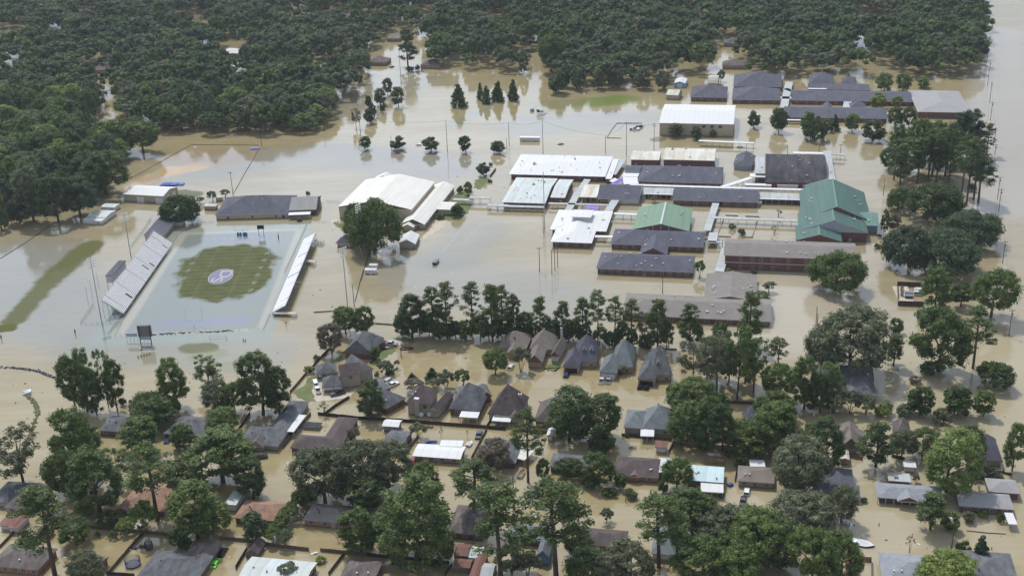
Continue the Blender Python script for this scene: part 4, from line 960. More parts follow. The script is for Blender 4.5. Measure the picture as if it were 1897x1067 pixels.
for (x0, y0, x1, y1, z_, c_, l_) in ((845, 365, 920, 330, 1.6, 'purple', 'torn purple awning beside the banner block'), (655, 527, 745, 545, 2.6, 'purple', 'purple awning behind the white cafeteria cap'), (835, 345, 880, 330, 2.2, 'white', 'torn white awning beside the purple one')):
    q0, q1 = P(x0, y0, z_), P(x1, y1, z_)
    def awn(m, q0=q0, q1=q1):
        d = (q1-q0).length; m.add([(0, -1.6, 0), (d, -1.3, .3), (d, 1.6, .9), (0, 1.2, .3)], [(0, 1, 2, 3)], 0); m.add([(0, -1.6, -.06), (d, -1.3, .24), (d, 1.6, .84), (0, 1.2, .24)], [(3, 2, 1, 0)], 0)
        for x in (.1, d-.1): m.tube([(x, -1.3, -4), (x, -1.3, .2)], .06, 5, 1)
    obj1('awning', l_, 'awning', q0, math.atan2((q1-q0).y, (q1-q0).x), awn, [flat('awning_violet', (.22, .12, .62)) if c_ == 'purple' else 'lamp', 'steel'])
b = Bld('school_building', 'small dark gabled outbuilding with grey gable end, right of the back row', group=SB, wall='greysid')
fr(1320, 270, 5.579)
b.wing((212, 195), (415, 205), (455, 105), 'ygg', h=3.0, pitch=.5, roof='dark', over=.5, wall=mat('pale_metal_siding', (.36, .40, .45)))
b = Bld('school_building', 'barrel roofed gymnasium with a streaked black roof', group=SB)
b.wing((545, 372), (1185, 385), (600, 95), 'xgg', h=3.9, pitch=.22, roof='tar', over=.4, snap=CA, barrel=12, trim='dtrim'); b.vents(7, .6)
b.wing((440, 285), (545, 290), 30, 'f', h=4.6, pitch=0, roof='mgrey', over=.3, snap=CA, wall='greysid')
b.wing((1192, 400), (1280, 410), 62, 'f', h=4.4, pitch=0, roof='mgrey', over=.3, snap=CA, wall='brick'); 
for i in range(3):
    x0 = (335, 668, 930)[i]; x1 = (610, 885, 1172)[i]; q = [(x0, 408), (x1, 412)]
    b2 = Bld('rooftop_plant_block', ('long low white plant block below the barrel roof, leftmost of three', 'low white plant block below the barrel roof, middle of three', 'slatted cream plant block below the barrel roof, rightmost of three')[i], 'outbuilding', 'plant blocks below the barrel roof', wall='wsid')
    b2.wing(*q, 3.4, 'f', h=2.5, pitch=0, roof='cream' if i == 2 else 'white', over=.2, snap=CA)
    if i == 2:
        m = MB()
        for k in range(12): m.box(.4+k*(b2.L-.8)/12, .7+k*(b2.L-.8)/12, .2, b2.D-.2, 2.5, 2.9)
        m.build('slats', ['tansid'], b2.root, b2.T)
canopy((385, 305), (545, 310), 6, 'crumpled white porch roof at the corner of the barrel roofed gymnasium', m_='white', h=3.4)
canopy((835, 72), (1195, 80), 4, 'long white walkway roof behind the barrel roofed gymnasium', m_='white', h=3); canopy((1195, 82), (1375, 90), 3, 'grey walkway roof at the far corner of the barrel roofed gymnasium', h=3)
b = Bld('school_building', 'teal metal roofed auditorium with stepped gables, right side of the campus', group=SB)
b.wing((862, 978), (1345, 1010), 20, 'ygg', h=4.6, pitch=.30, roof='teal', over=.6, snap=CA, trim='dtrim')
b.wing((890, 880), (1625, 972), 24, 'ygg', h=5.0, pitch=.36, roof='teal', over=.6, snap=CA, trim='dtrim', gab=mat('gable_pale_metal', (.42, .44, .50)), door=[.75]); b.vents(2, .7)
b.wing((918, 760), (1660, 885), 44, 'ygg', h=5.1, pitch=.42, roof='teal', over=.6, snap=CA, trim='dtrim'); b.vents(3, .7)
b.wing((965, 545), (1430, 560), 22, 'ygg', h=4.8, pitch=.34, roof='teal', over=.6, snap=CA, trim='dtrim')
b.wing((1340, 818), (1720, 822), 20, 'xgg', h=4.4, pitch=.30, roof='teal2', over=.6, snap=CA, trim='dtrim', wall='greysid')
b = Bld('school_building', 'grey lean-to arcade with white awning left of the teal auditorium', group=SB)
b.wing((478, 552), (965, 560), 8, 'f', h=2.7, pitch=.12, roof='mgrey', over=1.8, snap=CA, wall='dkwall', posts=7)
b.wing((478, 550), (965, 558), 1.1, 'f', h=2.85, pitch=0, roof='white', over=.2, snap=CA, open_=True)
b = Bld('school_building', 'two storey red brick classroom block with taupe roof at the front right of the campus', group=SB)
fr(1320, 250, 3.952)
b.wing((82, 880), (1062, 905), 21, 'xgg', h=7.0, pitch=.2, roof='taupe', over=.6, snap=CA, ); 
for f_ in (.13, .22, .285, .375, .49, .62, .75, .87):
    b.window(b.L*f_, .6, 1.1, .7, 2.1); b.window(b.L*f_, .6, 1.1, 4.6, 6.)
m = MB(); m.box(.6, b.L-.6, .5, .6, 3.3, 3.6); m.build('string_course', ['gutter'], b.root, b.T)
b = Bld('school_building', 'low taupe roofed L shaped classroom block nearest the pines', group=SB)
fr(920, 500, 3.952)
b.wing((912, 326), (2010, 398), (1000, 170), 'xhg', h=2.6, pitch=.22, roof='taupe', over=.6, snap=CA, win=13, ww=1.8, hipf=.8); b.vents(4, .6)
b.wing((1518, 215), (1905, 240), (1560, 28), 'ygg', h=2.5, pitch=.16, roof='taupe', over=.6, snap=CA); b.vents(3, .6)

# equipment on the campus roofs
RE = random.Random(21)
for rf in [o for o in bpy.data.objects if o.name.startswith('roof') and o.parent and o.parent.name.startswith('school_building')]:
    me = rf.data; big = [p for p in me.polygons if p.normal.z > .8 and p.area > 90 and p.material_index == 0]
    for p in big:
        for i in range(min(4, int(p.area/160)+1)):
            a, b_, c_ = (me.vertices[j].co for j in (p.vertices[0], p.vertices[1], p.vertices[2])); f, g = RE.uniform(.2, .8), RE.uniform(.2, .7)
            q = p.center.lerp(a.lerp(b_, f).lerp(c_, g*.5), .7); s_ = RE.uniform(.25, .45); mm_ = MB()
            if RE.random() < .25: mm_.box(q.x-.5, q.x+.5, q.y-.4, q.y+.4, q.z-.2, q.z+.55); nm_ = 'air_unit'
            else: mm_.tube([(q.x, q.y, q.z-.2), (q.x, q.y, q.z+.45)], s_*.4, 6); mm_.tube([(q.x, q.y, q.z+.45), (q.x, q.y, q.z+.6)], s_, 6); nm_ = 'roof_vent'
            mm_.build(nm_, ['gutter' if p.index % 3 else 'steel'], rf.parent)
# gym complex, field house and sheds
fr(460, 250, 3.952)
b = Bld('gymnasium', 'huge white gabled gymnasium left of the campus behind the big oak', wall='sand', trim='gutter')
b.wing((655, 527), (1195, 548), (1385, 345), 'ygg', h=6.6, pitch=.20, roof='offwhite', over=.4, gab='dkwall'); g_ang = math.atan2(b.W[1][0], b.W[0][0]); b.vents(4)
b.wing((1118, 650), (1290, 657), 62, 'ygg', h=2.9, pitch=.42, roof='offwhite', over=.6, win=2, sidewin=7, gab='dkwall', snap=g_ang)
b.wing((1380, 545), (1492, 549), 12, 'xgg', h=3.2, pitch=.24, roof='offwhite', over=.6, snap=g_ang)
b.wing((1120, 675), (1208, 680), 6, 'ygg', h=2.6, pitch=.5, roof='offwhite', over=.3, snap=g_ang)
b.wing((915, 328), (1060, 333), 7, 'ygg', h=5.4, pitch=.45, roof='offwhite', over=.4, snap=g_ang)
b = Bld('equipment_shed', 'small white gabled shed right of the big oak before the gymnasium', 'shed', wall='tansid')
b.wing((1100, 800), (1224, 800), 13, 'ygg', h=2.6, pitch=.55, roof='white', over=.3, door=[.7])
b = Bld('ticket_kiosk', 'small dark hipped kiosk left of the big oak', 'kiosk', wall='sand')
b.wing((638, 792), (757, 796), 8, 'yhh', h=2.4, pitch=.75, roof='dark', over=.6)
canopy((1500, 470), (1650, 478), 2.6, 'walkway roof right of the gymnasium, left one of two', h=2.4); canopy((1620, 455), (1775, 460), 3.2, 'raised walkway roof right of the gymnasium over the driveway', h=3.4); canopy((1750, 512), (1900, 518), 3.2, 'walkway roof leading to the pale metal roofed block', h=2.5)
b = Bld('field_house', 'long field house with dark hipped roof beyond the far end zone', wall='sand')
fr(0, 250, 3.952)
b.wing((1572, 587), (2108, 572), (1640, 458), 'xhh', h=3., pitch=.38, roof='dark', over=.5, win=3); b.door(b.L*.17, m_='pdoor'); b.door(b.L*.93, w=1.7, m_='pdoor'); b.vents(4)
b = Bld('metal_shed', 'grey corrugated open shed at the right end of the field house', 'shed', wall='dkwall')
fr(460, 250, 3.952)
b.wing((297, 553), (497, 545), (330, 455), 'xgg', h=3.3, pitch=.30, roof='shed', over=.4); canopy((295, 578), (455, 572), 4.2, 'bright white awning in front of the grey corrugated shed', m_='white', h=2.6, name='awning', group=None)
fr(0, 250, 3.952)
b = Bld('metal_shed', 'white metal equipment shed with roller doors and a blue tarp behind it', 'shed', wall='tansid')
b.wing((897, 434), (1195, 450), (952, 365), 'xgg', h=4.4, pitch=.22, roof='white', over=.15)
for f in (.42, .88): b.door(b.L*f, .15, w=4.2, z1=3.2, m_='wdoor', name='roller_door')
m = MB()
for y in (b.D*.3, b.D*.72): m.box(b.L-.2, b.L-.08, y-1.8, y+1.8, -.5, 3.4)
m.build('roller_door', ['wdoor'], b.root, b.T)
for (A_, B_, C_, h_, l_) in (((735, 527), (838, 532), 6, 2.4, 'small pale container shed below the white equipment shed, farthest of three'), ((632, 600), (775, 605), 11, 2.6, 'pale twin roofed storage shed left of the home stand, middle of three'), ((603, 625), (745, 633), 5, 2.2, 'low white storage shed attached to the front, nearest of three')):
    b = Bld('storage_shed', l_, 'shed', 'pale storage sheds by the trees', wall='wsid'); b.wing(A_, B_, C_, 'xgg', h=h_, pitch=.12, roof='pale', over=.1, door=[.8])
b = Bld('concession_stand', 'dark roofed L shaped concession stand at the far end of the home grandstand', wall='sand')
b.wing((1130, 640), (1330, 642), 6, 'f', h=2.8, pitch=.05, roof='dark', over=.5); b.wing((1048, 738), (1190, 736), 21, 'f', h=2.9, pitch=.03, roof='dark', over=.6)
for (A_, B_, D_, l_) in (((1490, 522), (1575, 524), 4, 'pale hipped ticket booth left of the field house'), ((1580, 462), (1632, 455), 4, 'tiny tan booth behind the field house')):
    b = Bld('ticket_booth', l_, 'booth', wall='sand'); b.wing(A_, B_, D_, 'xhh', h=2.3, pitch=.4, roof='cream', over=.2)

# north campus
fr(1400, 0, 3.952); b = Bld('school_building', 'dark hipped classroom block with red brick wall, left end of the back campus', group='buildings of the back campus')
NA = None
def nb(l, wall='brick'): return Bld('school_building', l, group='buildings of the back campus', wall=wall)
b.wing((-480+0, 712), (-212, 718), (-460, 634), 'xhh', h=3., pitch=.35, roof='dark', over=.6, win=5, snap=CA)
b = nb('dark hipped block behind, upper one of two stacked at the left of the back campus'); b.wing((-165, 634), (192, 640), (-130, 548), 'xhh', h=3.2, pitch=.38, roof='dark', over=.6, snap=CA)
b = nb('dark hipped block, lower one of two stacked at the left of the back campus'); b.wing((-175, 730), (182, 738), (-130, 646), 'xhh', h=2.9, pitch=.32, roof='dark', over=.6, win=4, snap=CA)
b = nb('longest dark gabled classroom row of the back campus'); b.wing((262, 735), (1152, 750), (282, 660), 'xgg', h=2.9, pitch=.2, roof='dark', over=.5, win=12, snap=CA)
b = nb('dark block with a tall pyramid roof in the back campus'); b.wing((385, 655), (836, 665), 18, 'xgg', h=2.8, pitch=.2, roof='dark', over=.5, snap=CA); b.wing((398, 608), (580, 610), 24, 'p', h=4.2, pitch=.62, roof='dark', over=.4, snap=CA); b.wing((633, 608), (742, 610), 14, 'p', h=3.2, pitch=.6, roof='dark', over=.4, snap=CA)
b = nb('front classroom row of the back campus with a white entrance gable'); b.wing((212, 858), (968, 880), (240, 780), 'xgg', h=2.9, pitch=.22, roof='dark', over=.5, win=7, snap=CA); b.wing((498, 830), (570, 832), 22, 'ygg', h=3.4, pitch=.75, roof='dark', over=.4, snap=CA, wall='wsid'); b.wing((690, 790), (810, 793), 12, 'xhh', h=2.9, pitch=.5, roof='dark', over=.4, snap=CA)
b = nb('broad pale grey hipped hall at the right end of the back campus'); b.wing((1185, 820), (1580, 828), 56, 'yhh', h=4.2, pitch=.17, roof='ngrey', over=.6, snap=CA)
fr(920, 0, 3.952); b = nb('white metal roofed gymnasium with tan walls left of the back campus', 'sand'); b.wing((1190, 902), (1738, 912), 46, 'xgg', h=8., pitch=.10, roof='white', over=.3, snap=CA)
for f in (.60, .71, .82): m = MB(); m.box(b.L*f-1, b.L*f+1, .2, .32, 5.4, 7.); m.build('window', ['glass'], b.root, b.T)
b = Bld('garden_shed', 'pale blue shed with white roof left of the back campus', 'shed', wall=mat('siding_pale_blue', (.25, .40, .58))); b.wing((1298, 610), (1382, 612), (1300, 575), 'ygg', h=3.4, pitch=.3, roof='white', over=.1); b.door(b.L*.5, .1, 3, 2.6, 'wdoor')
b = Bld('garden_shed', 'tan gabled shed beside the leftmost dark block of the back campus', 'shed', wall='tansid'); b.wing((1240, 695), (1330, 700), 12, 'xgg', h=3.4, pitch=.4, roof='cream', over=.1)
b = Bld('garden_shed', 'rounded tan barn behind the back campus', 'shed', wall='tansid'); b.wing((1545, 610), (1620, 612), 12, 'xgg', h=3.2, pitch=.7, roof='cream', over=.1, barrel=8)
fr(1400, 0, 3.952)
canopy((245, 600), (205, 790), 5, 'grey walkway roof between the left and right halves of the back campus'); canopy((172, 715), (265, 718), 6, 'broad striped walkway roof crossing at the middle of the back campus', m_='mgrey'); canopy((385, 650), (518, 652), 2.5, 'short white walkway roof below the pyramid roofed block', m_='white', h=3.2); canopy((582, 792), (690, 795), 2.5, 'short white walkway roof right of the white entrance gable', m_='white'); canopy((675, 745), (665, 790), 5, 'grey walkway roof behind the white entrance gable'); canopy((1152, 706), (1190, 707), 3, 'white link roof leading to the pale grey hall', m_='white'); canopy((232, 878), (330, 880), 2.5, 'white canopy left of the front row of the back campus', m_='white', h=2.4); canopy((215, 650), (272, 670), 4, 'small grey walkway roof left of the pyramid block')

# courtyard kerbs and planters
fr(1320, 270, 5.579)
for k_, (a_, b_) in enumerate((((45, 940), (115, 765)), ((410, 945), (465, 775)), ((50, 940), (190, 945)), ((300, 950), (420, 950)), ((135, 722), (265, 728)), ((340, 732), (485, 738)))):
    q0, q1 = P(*a_), P(*b_)
    obj1('courtyard_kerb', 'cream kerb wall in the flooded courtyard, %s' % ('left side', 'right side', 'near left edge', 'near right edge', 'far left bench', 'far right bench')[k_], 'kerb', q0, math.atan2((q1-q0).y, (q1-q0).x), lambda m: m.box(0, (q1-q0).length, -.2, .2, -.5, .45), ['sand'], 'kerb walls of the courtyard')
# pump station enclosure at the right
fr(1400, 500, 3.952)
fence([(1040, 228), (1035, 120), (1215, 125)], 2.2, 'dark board fence round the pump station, far and left sides', 'dark'); fence([(1040, 262), (1228, 268)], 2.2, 'dark board fence round the pump station, near side', 'dark')
p = P(1120, 222)
b = Bld('pump_station_pad', 'white concrete pad of the fenced pump station', 'pad', wall='conc'); b.wing((1045, 228), (1160, 230), 16, 'f', h=.7, pitch=0, roof='conc', over=.05)
for i, (x, y) in enumerate(((1120, 182), (1120, 205), (1185, 175), (1190, 155), (1070, 150), (1070, 190))):
    q = P(x, y, .7); q.z = .7
    obj1('pump_unit', ('dark louvred cabinet on the pump pad, far one', 'dark louvred cabinet on the pump pad, near one', 'white pipe manifold right of the cabinets, near one', 'white pipe manifold right of the cabinets, far one', 'tan control box on the pump pad, far one', 'tan control box on the pump pad, near one')[i], 'machine', q, CA, lambda m: (m.box(-1.6, 1.6, -.8, .8, 0, 1.2, 0), m.box(-1.5, 1.5, -.84, -.8, .2, 1., 1), m.tube([(-1.2, 0, 1.2), (-1.2, 0, 1.7), (1.2, 0, 1.7), (1.2, 0, 1.2)], .12, 6, 2)) if i < 4 else (m.box(-.6, .6, -.5, .5, 0, 1.8, 3), m.box(-.7, .7, -.6, .6, 1.8, 1.9, 1)), ['greysid' if i < 2 else 'lamp', 'dsteel', 'lamp', 'tansid'])
# ------------------------------------------------------------------ houses
def H(label, wings, wall='brick', name='house', group='flooded brick houses', **kw):
    b = Bld(name, label, 'house' if 'house' in name else 'shed', group, wall=wall, trim=kw.get('trim', 'dtrim'))
    for k_, w_ in enumerate(wings):
        b.wing(*w_[0], **w_[1])
        if 'house' in name and b.D > 9 and b.L > 9 and w_[0][3][0] in 'x': b.vents(2 if k_ == 0 else 1, .42, 'gutter' if (len(label)+k_) % 2 else 'dsteel', len(label))
    return b
def w(*a, **k): return (a, k)
HG = 'steep roofed brick houses of the cul-de-sac'
fr(460, 500, 3.952)
b = H('steep grey roofed brick house on a patch of lawn beside the silver pickup', [w((697, 600), (905, 615), 15, 'ygh', h=2.8, pitch=.95, roof='slate', gab=M['slate']), w((840, 590), (1012, 520), 9, 'xhh', h=2.8, pitch=.9, roof='slate', over=.4)], group=HG); b.vents(2)
b = H('two storey grey beige house with small hipped carport roofs at its left', [w((672, 778), (826, 757), 8, 'xgg', h=5.6, pitch=.7, roof='brown', win=1, wz=(3.6, 5)), w((790, 765), (918, 722), 10, 'ygg', h=4.4, pitch=1.0, roof='slate'), w((497, 768), (652, 750), 8, 'p', h=2.6, pitch=.75, roof='slate', open_=True, posts=2), w((538, 862), (690, 850), 8, 'p', h=2.7, pitch=.8, roof='slate', open_=True, posts=2), w((722, 810), (815, 798), 2.5, 'f', h=2.9, pitch=.3, roof='dark')], wall='stucco', group=HG)
fr(640, 660, 5.269)
b = H('grey roofed brick house between the tall leafy tree and the chimney house', [w((396, 514), (594, 405), 12, 'xhh', h=2.6, pitch=.7, roof='slate'), w((330, 350), (452, 300), 9, 'f', h=2.6, pitch=.1, roof='slate')], group=HG)
b = H('tall beige two storey house with a broad chimney on its rear wall', [w((590, 452), (838, 465), 11, 'xhh', h=5.2, pitch=.85, roof='brown'), w((815, 530), (905, 545), 14, 'ygh', h=3., pitch=1.1, roof='brown')], wall='stucco', group=HG)
b.chimney(-1.0, -.05, 7.5, 1., 'stucco') if False else None
m = MB(); m.box(-5.2, -3.6, -.9, .3, -1, 7.2, 0); m.box(-5.3, -3.5, -1, .4, 7.2, 7.45, 1); m.build('chimney', ['stucco', 'gutter'], b.root, b.T)
for x_ in (-9., -1.8): m = MB(); m.box(x_-.5, x_+.5, .3-.1, .55, 3.5, 4.9); m.build('window', ['glass'], b.root, b.T)
b = H('grey hipped house with a white patio cover behind it, left of the steepest roof', [w((1005, 508), (1315, 532), 15, 'xhh', h=2.8, pitch=.95, roof='slate', win=2), w((1330, 400), (1432, 385), 9, 'ygh', h=2.7, pitch=1., roof='slate')], group=HG); b.vents(2, .4, 'dsteel')
canopy((1120, 562), (1300, 572), 4.2, 'bright white patio cover behind the grey hipped house, left one of two', h=2.5, m_='white', name='patio_cover', group='white patio covers')
b = H('steepest brown roofed house with a grey side chimney and white patio cover', [w((1385, 562), (1695, 592), 15, 'xhh', h=2.8, pitch=1.15, roof='brown', hipf=.95, win=2), w((1450, 590), (1600, 596), 4, 'f', h=2.6, pitch=.2, roof='umber'), w((1600, 600), (1715, 600), 7, 'ygh', h=2.7, pitch=1., roof='umber')], group=HG, wall='stucco')
b.chimney(.8, 1.4, 6.8, 1.1, 'stucco')
canopy((1435, 605), (1615, 618), 3.2, 'bright white patio cover behind the steepest brown roofed house, right one of two', h=2.5, m_='white', name='patio_cover', group='white patio covers')
fr(900, 750, 3.366)
H('brown hipped house half hidden behind two dense round trees', [w((302, 99), (560, 114), 14, 'xhh', h=2.7, pitch=.95, roof='umber')], group=HG)
fr(920, 500, 3.952)
b = H('tan roofed house with a slim chimney, leftmost of the back row of the cul-de-sac', [w((10, 565), (218, 578), 13, 'xhh', h=2.9, pitch=.7, roof='tan'), w((75, 610), (160, 612), 9, 'ygh', h=2.7, pitch=.9, roof='tan')], group=HG, wall='brickt'); b.chimney(-.5, .9, 6.6)
b = H('tan roofed house with an open brick gabled garage facing the street', [w((240, 578), (425, 585), 13, 'xhh', h=2.9, pitch=.85, roof='tan'), w((222, 672), (335, 678), 13, 'ygh', h=2.8, pitch=1.0, roof='tan', gab='brick'), w((390, 628), (455, 634), 14, 'ygg', h=3.0, pitch=1.2, roof='umber', gab='brick', wall='wsid')], group=HG, wall='brickt')
m = MB(); W2 = b.inv
b.chimney(.2, 1.2, 7.2, .9, 'wsid')
CARP = []
def streethouse(label, A1, B1, A2, B2, roof, open_=True, dorm=1, wall='brickt'):
    b = H(label, [w(A2, B2, 17, 'xhh', h=3.0, pitch=.9, roof=roof, over=.4, win=2, hipf=.9)], group=HG, wall=wall)
    for i in range(dorm): b.dormer(.42+.3*i, 3.4, roof=roof)
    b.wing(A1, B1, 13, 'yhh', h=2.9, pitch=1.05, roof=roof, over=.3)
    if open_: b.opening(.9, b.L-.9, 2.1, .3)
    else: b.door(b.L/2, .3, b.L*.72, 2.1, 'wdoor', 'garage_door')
    return b
streethouse('charcoal steep roofed house with two dormers and a dark car at its garage', (482, 705), (607, 712), (565, 668), (738, 672), 'dark', True, 2)
streethouse('grey roofed house with closed white garage door and two white pickups', (750, 748), (880, 758), (840, 705), (1000, 712), 'greyr', False, 0)
streethouse('grey brown roofed house with black cars in its open garage, right end of the row', (1030, 797), (1165, 807), (1120, 775), (1290, 768), 'slate', True, 1)
fr(1400, 500, 3.952)
H('slate roofed cross shaped house beside the spreading grey oak', [w((620, 795), (868, 812), 11, 'xhh', h=2.7, pitch=.55, roof='slate', win=2), w((682, 915), (893, 922), 14, 'yhh', h=2.6, pitch=.55, roof='slate', win=2)], wall='stucco')
fr(0, 750, 3.366)
H('slate roofed brick house with clipped hedge behind the near left pines', [w((612, 158), (840, 170), (640, 62), 'xhh', h=2.3, pitch=.45, roof='slate', win=3, snap=CA)])
b = H('slate roofed house with white carport roof between two crowns, near left', [w((1015, 178), (1295, 190), 13, 'xhh', h=2.3, pitch=.4, roof='slate', snap=CA)]); canopy((1090, 130), (1165, 118), 5, 'pale carport roof tucked between two near left crowns', h=2.4, m_='pale', name='carport', group=None)
b = H('long L shaped slate roofed house with a small front gable, near left', [w((1480, 232), (1735, 247), 12, 'xhh', h=2.4, pitch=.42, roof='slate', win=2, snap=CA), w((1600, 247), (1735, 250), 32, 'yhh', h=2.35, pitch=.42, roof='slate', snap=CA), w((1550, 255), (1645, 258), 7, 'ygh', h=2.4, pitch=.8, roof='umber', snap=CA)], wall='stucco', trim='gutter')
canopy((1800, 165), (1880, 60), 3.6, 'long white carport roof along the L shaped slate roofed house', h=2.5, m_='white', name='carport', group=None)
H('umber roofed house with white carport at the left edge of the photo', [w((22, 640), (178, 652), 15, 'xhh', h=2.3, pitch=.45, roof='umber', win=2, snap=CA), w((-80, 600), (60, 606), 12, 'xhh', h=2.3, pitch=.4, roof='slate', snap=CA)], wall='stucco'); canopy((140, 632), (190, 620), 4, 'white carport roof of the house at the left edge', h=2.3, m_='white', name='carport', group=None)
H('brown roofed orange brick house in the bottom left corner', [w((-70, 1000), (234, 1032), (325, 890), 'xhh', h=2.4, pitch=.45, roof='umber', win=5, snap=CA)], wall='bricko')
H('small dark roofed house behind the grey green tree at the bottom edge', [w((445, 1032), (600, 1040), (640, 942), 'xhg', h=2.3, pitch=.3, roof='umber', snap=CA)])
b = H('large L shaped grey brown house beside the lime green car', [w((1035, 1092), (1240, 1075), (1392, 856), 'yhh', h=2.4, pitch=.42, roof='umber', sidewin=0, snap=CA), w((840, 1080), (1230, 1090), 14, 'xhh', h=2.45, pitch=.42, roof='slate', snap=CA)])
H('terracotta roofed brick house near the bottom left', [w((1455, 702), (1738, 724), (1840, 612), 'xhh', h=2.4, pitch=.42, roof='orange', snap=CA, win=2)]); 
H('terracotta roofed house mostly hidden by pines near the bottom left', [w((735, 640), (1030, 650), 15, 'xhh', h=2.4, pitch=.4, roof='orange', snap=CA), w((720, 655), (800, 655), 8, 'ygg', h=2.2, pitch=.4, roof='orange', snap=CA)])
H('white walled flat shed left of the terracotta roofed house', [w((1395, 618), (1470, 625), 8, 'f', h=2.8, pitch=0, roof='pale', snap=CA)], wall='wsid', name='storage_shed', group=None)
H('dark brown barn shaped garden shed with rounded roof behind the board fence', [w((1528, 925), (1603, 940), 6.5, 'ygg', h=1.6, pitch=.9, roof='brown', snap=CA-PI/2*0, over=.1)], wall='wood', name='garden_shed', group=None)
H('low pale grey metal roofed house cut by the bottom edge left of centre', [w((1478, 1085), (1905, 1112), 11, 'xgg', h=2.3, pitch=.16, roof='pale', snap=CA)], trim='gutter')
H('rusty red and white garden sheds at the left edge', [w((-10, 750), (60, 755), 5, 'xgg', h=2., pitch=.2, roof='rust', snap=CA), w((45, 765), (110, 772), 7, 'ygg', h=2.1, pitch=.4, roof='rust', snap=CA)], wall='wsid', name='garden_shed', group=None)
H('tiny pale playhouse with dark windows below the lower left pine', [w((228, 800), (300, 806), 4, 'xgg', h=1.9, pitch=.5, roof='umber', snap=CA)], wall='sand', name='garden_shed', group=None)
fr(460, 750, 3.366)
b = H('dark brown L shaped house right of the L shaped slate house', [w((258, 266), (560, 278), 9, 'xhh', h=2.4, pitch=.45, roof='brown', win=0, snap=CA), w((430, 270), (575, 262), 22, 'yhh', h=2.45, pitch=.45, roof='brown', snap=CA)])
obj1('floating_solar_cover', 'small dark flat canopy standing in the yard above the dark brown house', 'canopy', P(403, 140), CA, lambda m: (m.box(-3, 3, -2, 2, .9, 1.05, 0), m.box(-2.6, 2.6, -1.6, 1.6, 0, .9, 1)), ['tar', 'steel'])
H('slate roofed house under the grey oak canopy left of the white roofed house', [w((825, 275), (965, 280), 13, 'xgg', h=2.4, pitch=.25, roof='slate', snap=CA)])
H('grey corrugated shed with white roof behind the board fence', [w((832, 131), (940, 133), 5, 'xgg', h=2.5, pitch=.25, roof='white', snap=CA)], wall='greysid', name='garden_shed', group=None)
fr(640, 660, 5.269)
b = H('low house with a broad bright white metal roof', [w((652, 970), (1122, 1006), (1188, 882), 'xgg', h=2.4, pitch=.13, roof='white', snap=CA, win=4, over=.7, door=[.55])], wall='brickt'); canopy((925, 845), (1145, 850), 4.2, 'white patio roof behind the bright white roofed house', h=2.6, m_='white', name='patio_cover', group='white patio covers')
fr(900, 750, 3.366)
b = H('dark slate house with pale carport behind the russet tree', [w((-60, 345), (188, 358), (-20, 205), 'xhh', h=2.4, pitch=.3, roof='slate', snap=CA)]); canopy((190, 330), (270, 262), 6, 'pale carport roof beside the lone pine', h=2.4, m_='cream', name='carport', group=None)
H('long slate roofed house between the lone pine and the round dark trees', [w((395, 382), (655, 402), (400, 298), 'xhh', h=2.4, pitch=.35, roof='slate', win=3, snap=CA)])
b = H('brown hipped house with a pale carport strip on its right end', [w((792, 432), (1080, 438), (840, 318), 'xhh', h=2.4, pitch=.4, roof='brown', win=3, snap=CA), w((890, 445), (960, 450), 8, 'ygh', h=2.35, pitch=.5, roof='umber', snap=CA)], wall='bricko', trim='gutter'); canopy((1105, 420), (1120, 330), 4., 'pale carport strip on the right end of the brown hipped house', h=2.5, m_='pale', name='carport', group=None)
b = H('house with an ice blue metal roof and white ribbed carport', [w((1252, 468), (1482, 484), (1506, 388), 'xgg', h=2.8, pitch=.12, roof='aqua', snap=CA, over=.5)]); b.vents(1, .7); canopy((1340, 495), (1482, 503), 8, 'white ribbed carport in front of the ice blue roofed house', h=2.4, m_='white', name='carport', group=None)
H('tan roofed house behind the parked white car and the black pickup', [w((1568, 473), (1800, 492), (1612, 378), 'xhh', h=2.4, pitch=.32, roof='tan', win=3, snap=CA)], wall='brickt'); canopy((1645, 362), (1740, 364), 4, 'white patio roof behind the tan roofed house', h=2.5, m_='white', name='patio_cover', group='white patio covers')
H('small shed with rusty red roof and white walls', [w((1052, 262), (1130, 268), 4.5, 'xgg', h=2.5, pitch=.3, roof='rust', snap=CA)], wall='wsid', name='garden_shed', group=None)
H('small white shed with gabled roof beside the lone pine', [w((376, 190), (420, 194), 5, 'ygg', h=2.4, pitch=.4, roof='white', snap=CA)], wall='wsid', name='garden_shed', group=None)
b = H('pale grey multi hipped house with a white patio cover', [w((858, 140), (985, 144), 13, 'p', h=2.7, pitch=.8, roof='greyr', snap=CA), w((975, 144), (1170, 160), 14, 'xhh', h=2.75, pitch=.8, roof='greyr', win=2, snap=CA)], wall='stucco'); canopy((965, 165), (1050, 168), 6, 'white ribbed patio cover of the pale grey multi hipped house', h=2.5, m_='white', name='patio_cover', group='white patio covers')
b = H('grey hipped brick house with white door at the bottom centre', [w((130, 826), (412, 853), (175, 735), 'xhh', h=2.5, pitch=.35, roof='greyr', win=2, door=[.33], snap=CA)], trim='gutter')
H('blue gambrel garden shed with grey roof at the bottom centre', [w((314, 940), (392, 950), (412, 862), 'ygg', h=3., pitch=1.1, roof='greyr', snap=CA, win=1, over=.1)], wall='bluesid', name='garden_shed', group=None)
H('red brown roofed brick house right of the blue garden shed', [w((598, 868), (872, 888), (610, 762), 'xhh', h=2.4, pitch=.35, roof='brown', win=4, snap=CA)], wall='bricko'); 
H('grey roofed house almost hidden by the near pines right of centre', [w((1030, 925), (1180, 935), 16, 'xhh', h=2.5, pitch=.35, roof='greyr', snap=CA)], wall='wsid')
fr(460, 750, 3.366)
